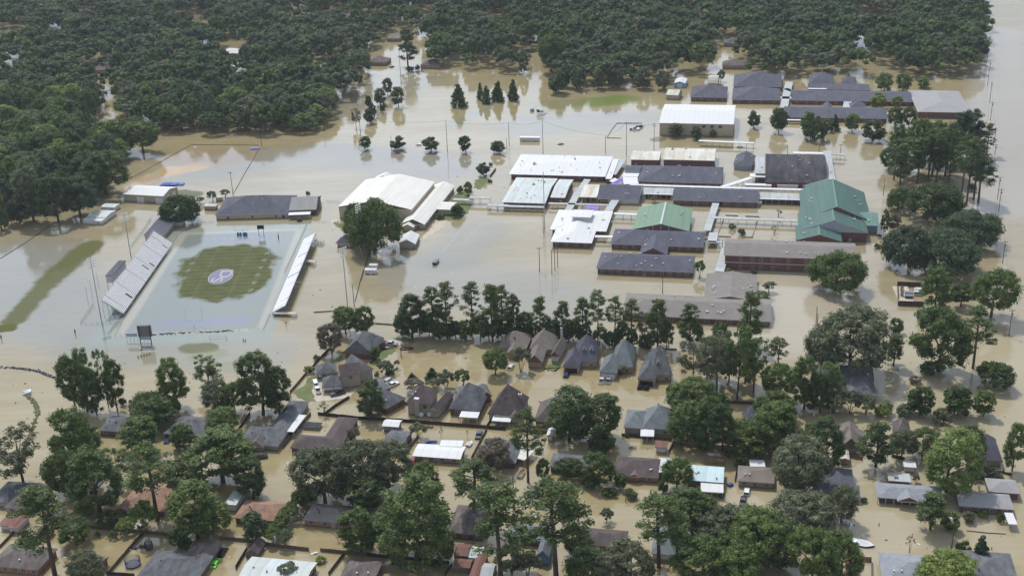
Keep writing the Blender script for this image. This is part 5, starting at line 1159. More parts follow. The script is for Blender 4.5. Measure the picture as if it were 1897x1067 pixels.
b = H('taupe roofed orange brick house below the grey oak', [w((338, 716), (612, 738), (668, 632), 'xhh', h=2.4, pitch=.42, roof='taupe', win=3, door=[.68], snap=CA)], wall='bricko')
H('brown roofed house behind the tall pine at the bottom centre', [w((1235, 792), (1470, 806), 15, 'xhh', h=2.4, pitch=.4, roof='umber', snap=CA, win=3)])
H('dark roofed house hidden behind the tallest near trees', [w((820, 762), (960, 768), 9, 'xhh', h=2.3, pitch=.35, roof='slate', snap=CA)])
H('grey brown roofed house cut by the bottom edge beside the board fence', [w((565, 1080), (785, 1090), (838, 975), 'xhh', h=2.4, pitch=.42, roof='umber', snap=CA)])
for A_, B_, D_, r_, wl, l_ in (((1280, 935), (1370, 945), 6, 'rust', 'wood', 'rusty brown shed roof in the shed cluster at the bottom edge, farthest left'), ((1372, 950), (1450, 955), 6, 'pale', 'wsid', 'pale blue shed roof in the shed cluster at the bottom edge'), ((1275, 1005), (1385, 1010), 4, 'rust', 'wood', 'red brown porch roof in the middle of the shed cluster'), ((1370, 1080), (1440, 1085), 12, 'rust', 'brick', 'long rusty red shed cut by the bottom edge'), ((1440, 1075), (1520, 1080), 7, 'mgrey', 'greysid', 'grey gambrel shed cut by the bottom edge')):
    H(l_, [w(A_, B_, D_, 'xgg' if D_ < 10 else 'ygg', h=2.1, pitch=.35, roof=r_, snap=CA, over=.1)], wall=wl, name='garden_shed', group='shed cluster at the bottom edge')
fr(1337, 750, 3.366)
H('tan house with a dark wooden gable facing the camera', [w((738, 264), (870, 272), 15, 'ygh', h=2.6, pitch=1.1, roof='tan', gab='wood', snap=CA), w((690, 230), (900, 236), 9, 'xhh', h=2.6, pitch=.8, roof='tan', snap=CA)], wall='stucco', group=HG)
H('charcoal hipped house near the right edge', [w((1572, 340), (1752, 347), 15, 'xhh', h=2.5, pitch=.75, roof='dark', snap=CA, door=[.5])], wall='brickt', group=HG)
H('umber roofed house hidden between dense trees near the right edge', [w((1080, 215), (1190, 218), 12, 'xhh', h=2.6, pitch=.9, roof='umber', snap=CA)], group=HG)
H('small dark roof peeking between crowns right of centre', [w((130, 130), (240, 134), 12, 'xhh', h=2.6, pitch=.8, roof='dark', snap=CA)], group=HG)
H('dark gabled house with low open porch right of the round open tree', [w((640, 545), (832, 552), 15, 'ygh', h=2.8, pitch=.45, roof='dark', snap=CA), w((570, 552), (866, 584), 5, 'f', h=2.4, pitch=.2, roof='dark', open_=True, posts=5, snap=CA)], wall='brickt')
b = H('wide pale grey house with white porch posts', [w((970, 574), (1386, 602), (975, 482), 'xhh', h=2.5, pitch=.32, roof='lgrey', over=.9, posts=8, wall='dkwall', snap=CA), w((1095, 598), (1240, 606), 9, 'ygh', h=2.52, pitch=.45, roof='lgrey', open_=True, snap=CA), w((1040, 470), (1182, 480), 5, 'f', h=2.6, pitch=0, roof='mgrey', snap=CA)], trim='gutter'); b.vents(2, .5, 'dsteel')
H('light taupe hipped house at the right edge', [w((1480, 628), (1830, 668), (1480, 535), 'xhh', h=2.5, pitch=.35, roof='ngrey', win=4, snap=CA), w((1665, 540), (1860, 548), 8, 'xhh', h=2.5, pitch=.35, roof='ngrey', snap=CA)]); canopy((1775, 705), (1830, 708), 6, 'white carport roof at the right edge', h=2.2, m_='white', name='carport', group=None)
H('big blue grey roofed house cut by the bottom edge right of centre', [w((1003, 1110), (1385, 1125), (1012, 918), 'xhh', h=2.6, pitch=.35, roof='lgrey', snap=CA)], trim='gutter')
H('grey brown roofed house in the bottom right corner', [w((1500, 1110), (1860, 1122), 16, 'xhh', h=2.6, pitch=.3, roof='slate', snap=CA)])
H('tan brick garden shed with white gabled roof', [w((735, 338), (798, 344), 6, 'ygg', h=2.2, pitch=.35, roof='cream', snap=CA)], wall='brickt', name='garden_shed', group=None)
H('white camper like shed behind the wide pale grey house', [w((1135, 385), (1215, 390), 4, 'xgg', h=2.4, pitch=.1, roof='white', snap=CA)], wall='wsid', name='garden_shed', group=None)
H('small terracotta roofed shed at the bottom beside a wooden gate', [w((780, 1085), (862, 1090), 16, 'ygg', h=2.2, pitch=.3, roof='orange', snap=CA)], name='garden_shed', group=None)
# houses glimpsed in the far woods
FG = 'houses half hidden in the far woods'
for (ox, oy, items) in ((0, 0, (((805, 1012), (925, 1014), 13, 'taupe', 'house with taupe roof and dark carport at the edge of the left wood'), ((650, 515), (820, 520), 14, 'umber', 'brown roofed house glimpsed in the left wood above the flooded street'), ((1205, 545), (1310, 552), 14, 'ngrey', 'pale grey roofed house glimpsed left of the long tree line'), ((1600, 392), (1745, 398), 14, 'white', 'bright white roofed house deep in the left wood'), ((405, 322), (525, 326), 14, 'umber', 'umber roofed house deep in the upper left wood'), ((15, 545), (140, 550), 10, 'ngrey', 'pale roofed house at the left edge of the wood'), ((1500, 420), (1570, 425), 12, 'mgrey', 'light metal roofed house beside the white roof in the left wood'))),
                        (460, 0, (((870, 458), (1002, 464), 16, 'umber', 'brown L shaped house at the flooded street end with white carport'), ((1256, 480), (1400, 484), 16, 'umber', 'brown hipped house right of the tall lone pine'), ((330, 128), (450, 131), 16, 'white', 'white roofed house near the top edge left of centre'), ((585, 132), (735, 135), 16, 'slate', 'slate roofed house right of the white roof near the top edge'), ((1010, 284), (1100, 289), 14, 'taupe', 'taupe roofed house behind the lone pine'), ((1200, 150), (1410, 152), 18, 'umber', 'long brown roofed house near the top edge above the lone pine'), ((480, 505), (560, 508), 12, 'ngrey', 'pale roofed house in the middle of the left wood'), ((552, 538), (640, 541), 12, 'slate', 'dark roofed house with white porch in the middle of the left wood'), ((1765, 255), (1850, 258), 12, 'ngrey', 'pale roof right of the lone pine near the top'))),
                        (920, 0, (((1650, 482), (1825, 490), 15, 'umber', 'brown roofed house with white carport above the back campus'), ((1660, 320), (1780, 324), 14, 'slate', 'grey roof between crowns above the back campus'), ((550, 470), (640, 474), 12, 'ngrey', 'bluish roof glimpsed above the row of round trees'))),
                        (1400, 0, (((700, 150), (790, 152), 14, 'dark', 'dark roofed house high in the right wood, left part'), ((765, 190), (900, 194), 22, 'dark', 'large dark roofed house high in the right wood, right part'), ((500, 325), (560, 328), 10, 'dark', 'small dark roof low in the right wood')))):
    fr(ox, oy, 3.952)
    for A_, B_, D_, r_, l_ in items:
        H(l_, [w(A_, B_, D_, 'xhh', h=2.8, pitch=.42, roof=r_, snap=CA, win=2 if D_ > 13 else 0)], group=FG, wall='brickt')
# ------------------------------------------------------------------ trees one by one
def TT(rows, group=None):
    for r in rows: T(*r, group=group)
fr(0, 0, 3.952)
TT([('oak', 1050, 1118, 888, 270, 'broad mid green tree alone on the water below the left wood', 'm')])
fr(0, 250, 3.952)
TT([('live', 1330, 640, 438, 268, 'dark round tree beside the L shaped concession stand', 'd'),
    ('tall', 250, 636, 215, 225, 'tall russet tinted tree at the left edge above the mown strip', 'g'),
    ('oak', 430, 640, 285, 300, 'dense dark tree behind the storage sheds, left one', 'd'), ('oak', 590, 600, 300, 270, 'dense dark tree behind the storage sheds, right one', 'b'),
    ('live', 150, 645, 455, 165, 'low dark tree left of the storage shed trees', 'b'), ('live', 15, 700, 520, 120, 'dark tree cut by the left edge above the water', 'd'),
    ('oak', 780, 440, 115, 330, 'big dark tree left of the white equipment shed', 'd'), ('oak', 640, 400, 120, 250, 'broad crown behind the big dark tree left of the equipment shed', 'b'), ('oak', 850, 190, 30, 240, 'yellow green crown at the corner of the left wood', 'y'),
    ('crepe', 1555, 488, 412, 72, 'small round tree behind the ticket booth, middle of three', 'g'), ('crepe', 1652, 458, 398, 70, 'small round tree beside the tan booth, right of three', 'g'), ('crepe', 1470, 505, 452, 60, 'small shrubby tree left of the ticket booth, left of three', 'g')])
fr(460, 250, 3.952)
TT([('live', 925, 850, 455, 415, 'huge round dark oak between the floodlight tower and the gymnasium', 'd'), ('live', 800, 780, 480, 200, 'left lobe tree behind the huge round oak', 'd')])
TT([('pear', 855, 105, 10, 86, 'round clipped tree in water, first from the left in the row of five', 'd'), ('pear', 1098, 102, 10, 114, 'round clipped tree above the maroon car, second in the row of five', 'd'), ('pear', 1338, 118, 8, 118, 'round clipped tree right of the white car, third in the row of five', 'd'), ('pear', 1590, 125, 6, 98, 'round clipped tree, fourth in the row of five', 'd'), ('pear', 1828, 132, 40, 100, 'round clipped tree, last in the row of five', 'd')], 'row of round trees in the flooded car park')
TT([('pear', 1720, 295, 198, 92, 'round tree beside the green bins on the driveway', 'd'), ('pear', 1612, 440, 343, 66, 'small round tree on the lawn right of the gymnasium', 'm'), ('shrub', 1548, 425, 372, 45, 'shrub against the right corner of the gymnasium', 'm'), ('shrub', 1530, 595, 505, 95, 'dark shrub in front of the gymnasium side door, right one', 'd'), ('shrub', 1562, 590, 530, 60, 'small green shrub at the end of the gymnasium lawn', 'l'), ('shrub', 1400, 612, 572, 75, 'low shrub in front of the gymnasium side wing, left one', 'm')])
fr(460, 0, 3.952)
TT([('cone', 1540, 780, 613, 112, 'dense dark conical evergreen standing alone in the open water', 'd'), ('cone', 1700, 730, 603, 56, 'slim conical evergreen, leftmost of the tight trio', 'd'), ('cone', 1745, 757, 628, 84, 'conical evergreen in front of the tight trio', 'm'), ('cone', 1822, 740, 608, 92, 'conical evergreen, rightmost of the tight trio', 'd')], 'conical evergreens in the far water')
TT([('pear', 1020, 692, 570, 74, 'small round tree, farthest of the seven below the flooded street', 'g'), ('pear', 968, 770, 640, 84, 'small round tree left of the pair below the flooded street', 'g'), ('pear', 985, 826, 738, 46, 'tiny tree between the round ones below the flooded street', 'g'), ('pear', 1100, 782, 634, 94, 'light topped round tree, rightmost of the seven', 'm'), ('pear', 885, 792, 698, 54, 'small dark oval tree, upper left of the seven', 'b'), ('pear', 914, 862, 755, 60, 'small dark oval tree behind the lowest of the seven', 'b'), ('pear', 888, 902, 795, 82, 'dark oval tree, lowest of the seven', 'b')], 'seven small trees in the far water')
TT([('open', 790, 942, 788, 74, 'thin see-through tree in water left of the seven small ones', 'g'), ('bushpine', 1170, 495, 203, 165, 'tall lone pine in the middle of the flooded street', 'p'), ('shrub', 1180, 520, 485, 66, 'shrub at the foot of the tall lone pine', 'd'), ('shrub', 1240, 515, 475, 40, 'shrub beside the brown hipped house at the street', 'd')])
fr(920, 0, 3.952)
TT([('cone', 122, 734, 578, 84, 'conical evergreen, rightmost of the whole far group', 'd'), ('cone', 15, 742, 588, 64, 'conical evergreen left of the rightmost one', 'd')], 'conical evergreens in the far water')
TT([('pear', 450, 684, 505, 134, 'wide dark round tree, leftmost in the row above the green shallows', 'd'), ('pear', 500, 640, 470, 100, 'dark tree tucked behind the leftmost pair of the row', 'b'), ('pear', 590, 658, 490, 118, 'round tree, second in the row above the green shallows', 'd'), ('pear', 745, 652, 487, 112, 'round grey green tree, third in the row', 'g'), ('pear', 845, 642, 490, 84, 'round grey green tree, fourth in the row', 'g'), ('pear', 900, 645, 500, 96, 'round grey green tree, fifth in the row', 'g'), ('pear', 1072, 652, 485, 118, 'round grey green tree, sixth in the row', 'g'), ('pear', 1215, 658, 507, 116, 'round grey green tree, last in the row beside the blue shed', 'g')], 'row of round trees below the far wood')
TT([('pear', 1302, 1004, 903, 106, 'tree in front of the tan wall of the white gymnasium, left of three', 'g'), ('pear', 1465, 1024, 915, 88, 'tree in front of the tan wall of the white gymnasium, middle of three', 'g'), ('pear', 1585, 1004, 948, 44, 'tiny light tree in front of the tan wall, right of three', 'l'), ('oak', 400, 530, 250, 200, 'broad tree with visible trunk at the edge of the far wood', 'm'), ('tall', 200, 537, 362, 66, 'slim tree standing apart at the edge of the far wood', 'm'), ('oak', 1640, 600, 510, 60, 'small light tree behind the rounded barn', 'm')])
fr(1400, 0, 3.952)
TT([('pear', 165, 962, 788, 134, 'round tree left of the front row of the back campus', 'd'), ('pear', -15, 934, 808, 100, 'round dark tree right of the white gymnasium', 'd'), ('pear', 400, 1000, 813, 150, 'broad tree before the front row of the back campus, rear one', 'm'), ('live', 430, 1030, 870, 165, 'broad dark tree before the front row of the back campus, front one', 'd'), ('pear', 515, 965, 868, 90, 'small tree left of the white entrance gable', 'm'), ('cone', 578, 958, 835, 70, 'thin conical tree in front of the white entrance gable', 'm'), ('pear', 706, 965, 832, 112, 'mid green tree right of the white entrance gable', 'm'), ('pear', 855, 1032, 880, 165, 'dark round tree left of the pine grove', 'd'),
    ('pear', 938, 668, 523, 134, 'pale green tree behind the back campus, left of three', 'l'), ('pear', 1075, 668, 532, 116, 'pale green tree behind the back campus, middle of three', 'l'), ('pear', 1225, 645, 553, 94, 'pale green tree behind the back campus, right of three', 'l'), ('pear', 888, 797, 678, 120, 'yellow green tree between the back campus rows, left one', 'y'), ('pear', 1028, 793, 703, 88, 'yellow green tree between the back campus rows, right one', 'y'), ('oak', 1020, 930, 788, 120, 'dark crown at the back left of the pine grove', 'd'), ('oak', 1120, 940, 780, 110, 'dark crown behind the pine grove below the grey hall', 'd')])
fr(1400, 250, 3.952)
PG = 'pine grove at the right'
TT([('pine', 1540, 520, 15, 190, 'tall pine with a long bare trunk, frontmost in the right grove', 'p'), ('pine', 1595, 476, 40, 170, 'pine with slim trunk just right of the frontmost one', 'p'), ('pine', 1630, 496, 140, 210, 'lower leaning pine at the right end of the grove', 'p'), ('pine', 1505, 440, -10, 170, 'pine just left of the frontmost one in the grove', 'p'), ('open', 1415, 352, -40, 180, 'loose crowned pine in the middle of the grove', 'p'), ('pine', 1322, 345, -20, 170, 'slim pine left of the middle of the grove', 'p'), ('pine', 1262, 335, -10, 170, 'slim pine third from the left in the grove', 'p'), ('pine', 1182, 352, 10, 165, 'pine second from the left in the grove', 'p'), ('bushpine', 1055, 368, 60, 160, 'bushy pine at the front left of the grove', 'p'), ('pine', 1010, 332, 30, 150, 'leftmost slim pine of the grove', 'p'), ('oak', 1120, 292, 20, 230, 'dark broadleaf crown at the left of the grove', 'd'), ('oak', 975, 255, 90, 150, 'low dark broadleaf tree at the left edge of the grove', 'd'), ('tall', 1290, 300, -70, 190, 'dense tall crown at the back of the grove', 'm'), ('tall', 1385, 300, -100, 180, 'dense tall crown at the back middle of the grove', 'd'), ('tall', 1575, 170, -205, 190, 'darkest tallest crown at the back of the grove', 'b'), ('tall', 1480, 180, -180, 170, 'dark crown behind the grove below the grey hall', 'b'), ('pine', 1690, 150, -90, 110, 'thin pine at the right rear of the grove beside the road', 'p'), ('oak', 1200, 200, -130, 180, 'broad crown at the left rear of the grove', 'm'), ('tall', 1310, 215, -120, 170, 'tall crown at the rear of the grove', 'm'), ('tall', 1050, 170, -90, 150, 'mid green crown at the far left rear of the grove', 'm'), ('tall', 1400, 225, -60, 160, 'mid green crown in the centre of the grove', 'm')], PG)
TT([('shrub', 1580, 415, 350, 66, 'dark shrub between the grove trunks', 'b'), ('live', 1042, 550, 372, 175, 'lighter round tree at the left of the live oak clump', 'm'), ('live', 1305, 612, 343, 400, 'wide dark live oak below the pine grove', 'd'), ('live', 1560, 800, 548, 440, 'wide dark live oak at the right of the clump', 'b'), ('live', 1125, 965, 662, 380, 'wide dark live oak at the left front of the clump', 'b'), ('live', 1420, 1000, 698, 450, 'wide dark live oak at the front of the clump', 'b'), ('pear', 1012, 702, 573, 98, 'grey leaved tree between teal auditorium and live oaks', 'r'), ('shrub', 890, 828, 793, 52, 'low shrub in water before the teal auditorium', 'd'), ('tall', 935, 720, 540, 62, 'slim dark tree beside the teal auditorium', 'd'), ('shrub', 905, 755, 722, 40, 'small shrub at the right corner of the teal auditorium', 'd'),
    ('bare', 165, 602, 548, 66, 'thin bare tree in the flooded courtyard, upper one', 'r'), ('bare', 135, 718, 662, 62, 'thin yellowish tree in the flooded courtyard, lower one', 'y')])
fr(920, 250, 3.952)
TT([('shrub', 1725, 692, 645, 52, 'shrub in the left planter of the courtyard', 'g'), ('shrub', 1795, 732, 685, 56, 'shrub in the right planter of the courtyard', 'g'), ('crepe', 1155, 498, 448, 62, 'brownish small tree beside the white awning', 'r'), ('crepe', 1485, 1042, 912, 88, 'tall shrub at the right end of the front classroom block', 'm'), ('shrub', 1700, 1010, 980, 90, 'low hedge before the two storey block', 'm'), ('shrub', 1880, 1012, 985, 50, 'small low shrub before the two storey block', 'm')])
fr(1400, 500, 3.952)
TT([('live', 590, 146, -138, 405, 'broad oak in front of the two storey brick block', 'm'), ('oak', 690, 745, 265, 560, 'very wide spreading grey green oak above the slate cross shaped house', 'g'), ('oak', 480, 700, 420, 260, 'left limb crown of the spreading grey oak group', 'g'), ('bushpine', 1008, 702, 473, 150, 'dark narrow evergreen right of the spreading oak', 'd'), ('oak', 1335, 742, 270, 410, 'great dark oak at the right with a shrub at its foot', 'd'), ('shrub', 1280, 750, 665, 170, 'dark undergrowth at the foot of the great dark oak', 'd'), ('pine', 1590, 722, 265, 240, 'leaning pine with bare lower trunk near the right edge', 'p'), ('tall', 1315, 305, -40, 215, 'tall tree hiding the right half of the pump enclosure', 'm'), ('oak', 1720, 352, -15, 330, 'broad tree near the road at the right edge', 'm'), ('oak', 1500, 270, 95, 170, 'dark tree left of the broad roadside tree', 'd'), ('pear', 1025, 460, 353, 104, 'small round dark tree alone in the open water', 'd'), ('live', 1745, 856, 673, 262, 'low round dark tree at the right edge', 'd'), ('shrub', 1165, 826, 772, 86, 'low dome shaped shrub in open water', 'r'),
    ('pear', 1200, 1062, 838, 184, 'oval dark tree, left of three near the lower right street', 'd'), ('pear', 1475, 1062, 838, 214, 'oval dark tree, middle of three near the lower right street', 'd'), ('pear', 1668, 1070, 888, 160, 'oval green tree, right of three near the lower right street', 'm'), ('shrub', 935, 1062, 968, 138, 'round light shrub right of the hedge row', 'l'), ('shrub', 1070, 1064, 982, 124, 'round greyish shrub, next to the light one', 'g'), ('shrub', 1370, 1070, 1010, 110, 'low light shrub between the oval trees', 'l'),
    ('crepe', 800, 1052, 918, 150, 'tall hedge shrub before the slate cross shaped house, right one', 'g'), ('crepe', 690, 1050, 885, 170, 'tall hedge shrub before the slate cross shaped house, middle one', 'g'), ('crepe', 570, 1052, 880, 170, 'tall hedge shrub before the slate cross shaped house, left one', 'g'), ('tall', 355, 1015, 608, 230, 'tall mid green tree left of the slate cross shaped house', 'm'), ('tall', 520, 1000, 678, 190, 'dark tree against the slate cross shaped house', 'm'), ('oak', 150, 950, 690, 250, 'light green crown above the right hand street', 'l'), ('oak', 140, 1110, 888, 290, 'broad crown above the lower right street, left end', 'm'), ('pine', 160, 715, 495, 150, 'small pine standing against the pale car park water', 'p'), ('oak', 30, 210, 165, 140, 'round shrubby tree at the right end of the taupe L block', 'd'), ('crepe', 100, 165, 85, 90, 'grey shrub tree behind the taupe L block', 'g'), ('oak', 470, 1040, 760, 200, 'dark crown in the hedge row', 'd')])
fr(920, 500, 3.952)
PR_ = 'line of pines between school and cul-de-sac'
TT([('pine', 40, 480, 113, 160, 'pine in the line above the cul-de-sac, behind the tan roof chimney', 'p'), ('bushpine', 130, 475, 163, 120, 'slim pine right of the tan roofed house chimney', 'p'), ('bushpine', 320, 485, 193, 145, 'bushy pine above the second tan roofed house', 'p'), ('bushpine', 490, 505, 223, 135, 'rounder pine left of the charcoal roofed house', 'm'), ('bushpine', 632, 505, 190, 145, 'pine directly above the charcoal roofed house', 'p'), ('pine', 741, 538, 143, 140, 'tallest slim pine with a long bare trunk', 'p'), ('pine', 865, 545, 193, 140, 'pine right of the tallest slim one', 'p'), ('pine', 985, 560, 203, 160, 'pine above the grey roofed house', 'p'), ('open', 1085, 565, 300, 130, 'see-through low tree right of the grey roofed house', 'r'), ('bushpine', 1180, 575, 208, 165, 'dense pine at the right end of the line', 'p'), ('pine', 1412, 540, 238, 140, 'pine crown standing before the taupe L block', 'p'), ('oak', 1418, 545, 345, 195, 'round dark tree below that pine crown', 'd'), ('pear', 1622, 590, 385, 140, 'round dark tree before the brick wall of the taupe block', 'd'), ('bushpine', 1850, 560, 150, 190, 'big pine at the right corner of the taupe block', 'p'), ('oak', 200, 500, 300, 130, 'dark undergrowth tree in the pine line, first', 'd'), ('oak', 410, 505, 360, 120, 'dark undergrowth tree in the pine line, second', 'd'), ('oak', 560, 515, 370, 110, 'dark undergrowth tree in the pine line, third', 'd'), ('oak', 850, 560, 470, 110, 'low light shrubby tree beside the grey roofed house', 'm'), ('tall', 1245, 575, 350, 90, 'dark narrow crown at the end of the pine line', 'd'), ('oak', 40, 500, 350, 170, 'dark undergrowth tree behind the tan roof chimney', 'd')], PR_)
TT([('open', 1440, 830, 520, 260, 'loose bluish green tree at the left of the central grove', 'g'), ('open', 1610, 900, 450, 250, 'tall loose tree in the central grove, middle left', 'g'), ('open', 1760, 950, 410, 270, 'tallest loose tree of the central grove', 'm'), ('open', 1880, 900, 480, 220, 'loose tree at the right of the central grove', 'm'), ('tall', 1540, 780, 480, 180, 'dense crown low in the central grove', 'd'), ('tall', 1820, 830, 390, 160, 'light topped tree of the central grove', 'l'), ('tall', 1700, 820, 490, 160, 'dark stem tree in the central grove', 'd'), ('oak', 1430, 1075, 800, 320, 'broad light crown in front of the central grove', 'm'), ('tall', 1640, 1085, 890, 150, 'dark crown right of the broad light one', 'd'), ('shrub', 1270, 912, 835, 66, 'round shrub at the street end below the last grey brown house', 'd'),
    ('crepe', 180, 742, 558, 130, 'see-through light tree before the open brick garage', 'g'), ('crepe', 910, 765, 698, 95, 'small greyish tree before the grey roofed house', 'g'), ('shrub', 1150, 1068, 1030, 60, 'shrub between roofs of the front row', 'd')])
fr(460, 500, 3.952)
TT([('tall', 1200, 498, 172, 215, 'dense dark tree at the left end of the pine line', 'd'), ('pine', 1355, 500, 110, 140, 'slim pine left in the pair beside the dense dark tree', 'p'), ('pine', 1455, 495, 83, 165, 'tall pine right in the pair beside the dense dark tree', 'p'), ('tall', 1400, 500, 290, 200, 'dark lower crown beneath the pair of pines', 'd'), ('pine', 1642, 455, 77, 165, 'pine with open crown and visible trunk', 'p'), ('bushpine', 1790, 520, 103, 190, 'wide pine above the light round tree', 'p'), ('oak', 1700, 515, 330, 150, 'dark low tree between the pines', 'd'), ('oak', 1470, 498, 395, 120, 'shrubby dark tree at the foot of the pines', 'd'), ('shrub', 1590, 515, 405, 95, 'light shrub at the foot of the pines', 'm')], PR_)
TT([('oak', 715, 470, 272, 190, 'round leafy tree behind the lawn house, left of two', 'm'), ('oak', 850, 475, 268, 150, 'leafy tree behind the lawn house, right of two', 'm'), ('oak', 612, 605, 393, 185, 'russet grey tree in water left of the lawn house', 'r'), ('pear', 935, 658, 558, 82, 'small dense tree at the corner of the lawn house', 'm'), ('crepe', 1005, 772, 668, 112, 'light crepe myrtle beside the kerb', 'g'), ('crepe', 1090, 722, 658, 44, 'slender reddish crepe myrtle beside the kerb', 'r'), ('cone', 1200, 802, 753, 66, 'small dark cone shrub, left of two behind the chimney house', 'b'), ('cone', 1347, 806, 713, 96, 'dark cone shrub, right of two behind the chimney house', 'b'), ('crepe', 1215, 885, 798, 140, 'russet shrub tree behind the chimney house roof', 'r'), ('crepe', 1450, 868, 733, 130, 'grey green crepe myrtle behind the chimney house', 'g'), ('crepe', 1570, 845, 733, 116, 'round crepe myrtle behind the grey hipped house', 'm'), ('crepe', 1360, 870, 798, 110, 'light grey shrub behind the chimney house', 'g'), ('oak', 1810, 768, 578, 180, 'light green round tree at the mouth of the flooded cul-de-sac', 'l'), ('tall', 903, 1078, 798, 200, 'tall dark leafy tree between the cul-de-sac houses', 'd'), ('bare', 555, 1060, 962, 96, 'thin greyish sapling above the board fence', 'g'), ('shrub', 450, 752, 700, 84, 'green shrub at the bend of the long board fence', 'l'), ('shrub', 500, 655, 620, 52, 'small weed bush over the board fence', 'm'), ('tall', 110, 1060, 590, 300, 'very dense tall dark tree at the end of the far left row', 'd'), ('tall', 230, 1060, 700, 200, 'right shoulder crown of the very dense tree', 'd'), ('shrub', 1040, 760, 725, 70, 'low hedge at the kerb below the crepe myrtle', 'm'), ('shrub', 945, 790, 740, 40, 'yellowish shrub by the beige house', 'y')])
fr(0, 500, 3.952)
TT([('tall', 555, 1022, 612, 205, 'light green poplar like tree, leftmost of the left clump', 'm'), ('tall', 640, 1035, 570, 200, 'tallest tree of the left clump', 'm'), ('open', 795, 1005, 562, 120, 'thin tree with bare top in the left clump', 'm'), ('tall', 860, 1028, 643, 150, 'right tree of the left clump', 'm'), ('tall', 710, 1060, 740, 130, 'lower dark tree of the left clump', 'd'), ('tall', 1300, 1002, 622, 220, 'dense tall tree in the middle of the far left row', 'm'), ('open', 1535, 885, 618, 190, 'open tree with gaps right of the dense tall one', 'm'), ('oak', 1600, 1015, 808, 220, 'grey green rounded tree below the open one', 'g'), ('live', 1120, 1115, 898, 300, 'wide rounded tree in front of the far left row', 'm'), ('oak', 1240, 1090, 930, 180, 'rounded crown right of the wide one', 'm'), ('shrub', 900, 990, 930, 60, 'dark bush at the foot of the left clump', 'd'), ('shrub', 958, 975, 948, 26, 'tiny bush on the fence line', 'd'), ('oak', 1720, 1040, 830, 200, 'mid green crown left of the very dense tree', 'm')])
fr(0, 750, 3.366)
TT([('open', 150, 500, 152, 310, 'broad loose tree at the left edge above the water', 'g'), ('tall', 500, 470, 15, 280, 'tall pale green tree right of the broad loose one', 'm'), ('oak', 440, 600, 290, 250, 'dark green crown behind the lower left pine', 'm'), ('tall', 625, 660, 270, 330, 'large dense tree left of the central pine', 'm'), ('open', 745, 480, 265, 200, 'dark see-through tree behind the large dense one', 'd'), ('pine', 985, 722, 243, 320, 'great pine with a bare trunk over the terracotta house', 'p'), ('pine', 342, 1060, 500, 360, 'big pine with a bare trunk in the lower left corner', 'p'), ('oak', 480, 870, 720, 200, 'dark low crown right of the lower left pine', 'm'), ('tall', 895, 300, 68, 240, 'mid green pine like tree beside the slate carport house', 'm'), ('oak', 955, 150, -30, 260, 'round tree behind the slate carport house', 'm'), ('tall', 1150, 265, 105, 150, 'slim tree between two near roofs', 'm'), ('tall', 1390, 480, 150, 390, 'big bushy tree left of the red and green dumpster', 'm'), ('oak', 1395, 185, 28, 200, 'round tree left of the L shaped slate house', 'm'), ('tall', 1580, 585, 325, 195, 'dark solid tree above the terracotta house', 'd'), ('tall', 1235, 830, 465, 340, 'big light green tree left of the white walled shed', 'm'), ('oak', 1330, 800, 620, 230, 'right crown beside the big light green tree', 'm'), ('tall', 1110, 530, 340, 140, 'dark tree behind the great pine', 'd'), ('pear', 1580, 852, 678, 158, 'bluish green oval tree before the terracotta house', 'b'), ('oak', 560, 1130, 925, 240, 'pale grey green tree at the bottom edge', 'g'), ('crepe', 1790, 885, 780, 95, 'pale shrub tree behind the rear board fence', 'g'), ('crepe', 915, 800, 595, 170, 'light climbing shrub tree beside the great pine trunk', 'l'), ('crepe', 790, 790, 715, 130, 'pale green mound of leaves by the yard fence', 'l'), ('shrub', 170, 860, 795, 90, 'dark shrub left of the playhouse', 'm'), ('shrub', 708, 830, 775, 55, 'small bush before the yard fence, right one', 'm'), ('shrub', 613, 820, 785, 34, 'tiny bush before the yard fence, left one', 'm'), ('oak', 1120, 890, 770, 120, 'dark green crown beside the long grey brown house', 'd'), ('shrub', 1150, 890, 820, 90, 'shrub at the back corner of the long grey brown house', 'd'), ('tall', 560, 300, 120, 160, 'darker tree beside the tall pale green one', 'd'), ('oak', 1530, 300, 240, 90, 'light shrub at the corner of the L shaped slate house', 'l'), ('shrub', 60, 520, 480, 60, 'dark bush below the broad loose tree', 'd'), ('oak', 690, 745, 660, 150, 'dark bush mass below the large dense tree', 'd')])
for k_ in range(6):
    x_, y_ = 1700+k_*36, 860-k_*46; T('crepe', x_, y_, y_-95, 110, 'leafy hedge shrub in the diagonal row by the terracotta house, %s from the fence' % ('one', 'two', 'three', 'four', 'five', 'six')[k_], 'm', 'diagonal hedge row beside the terracotta house')
fr(460, 750, 3.366)
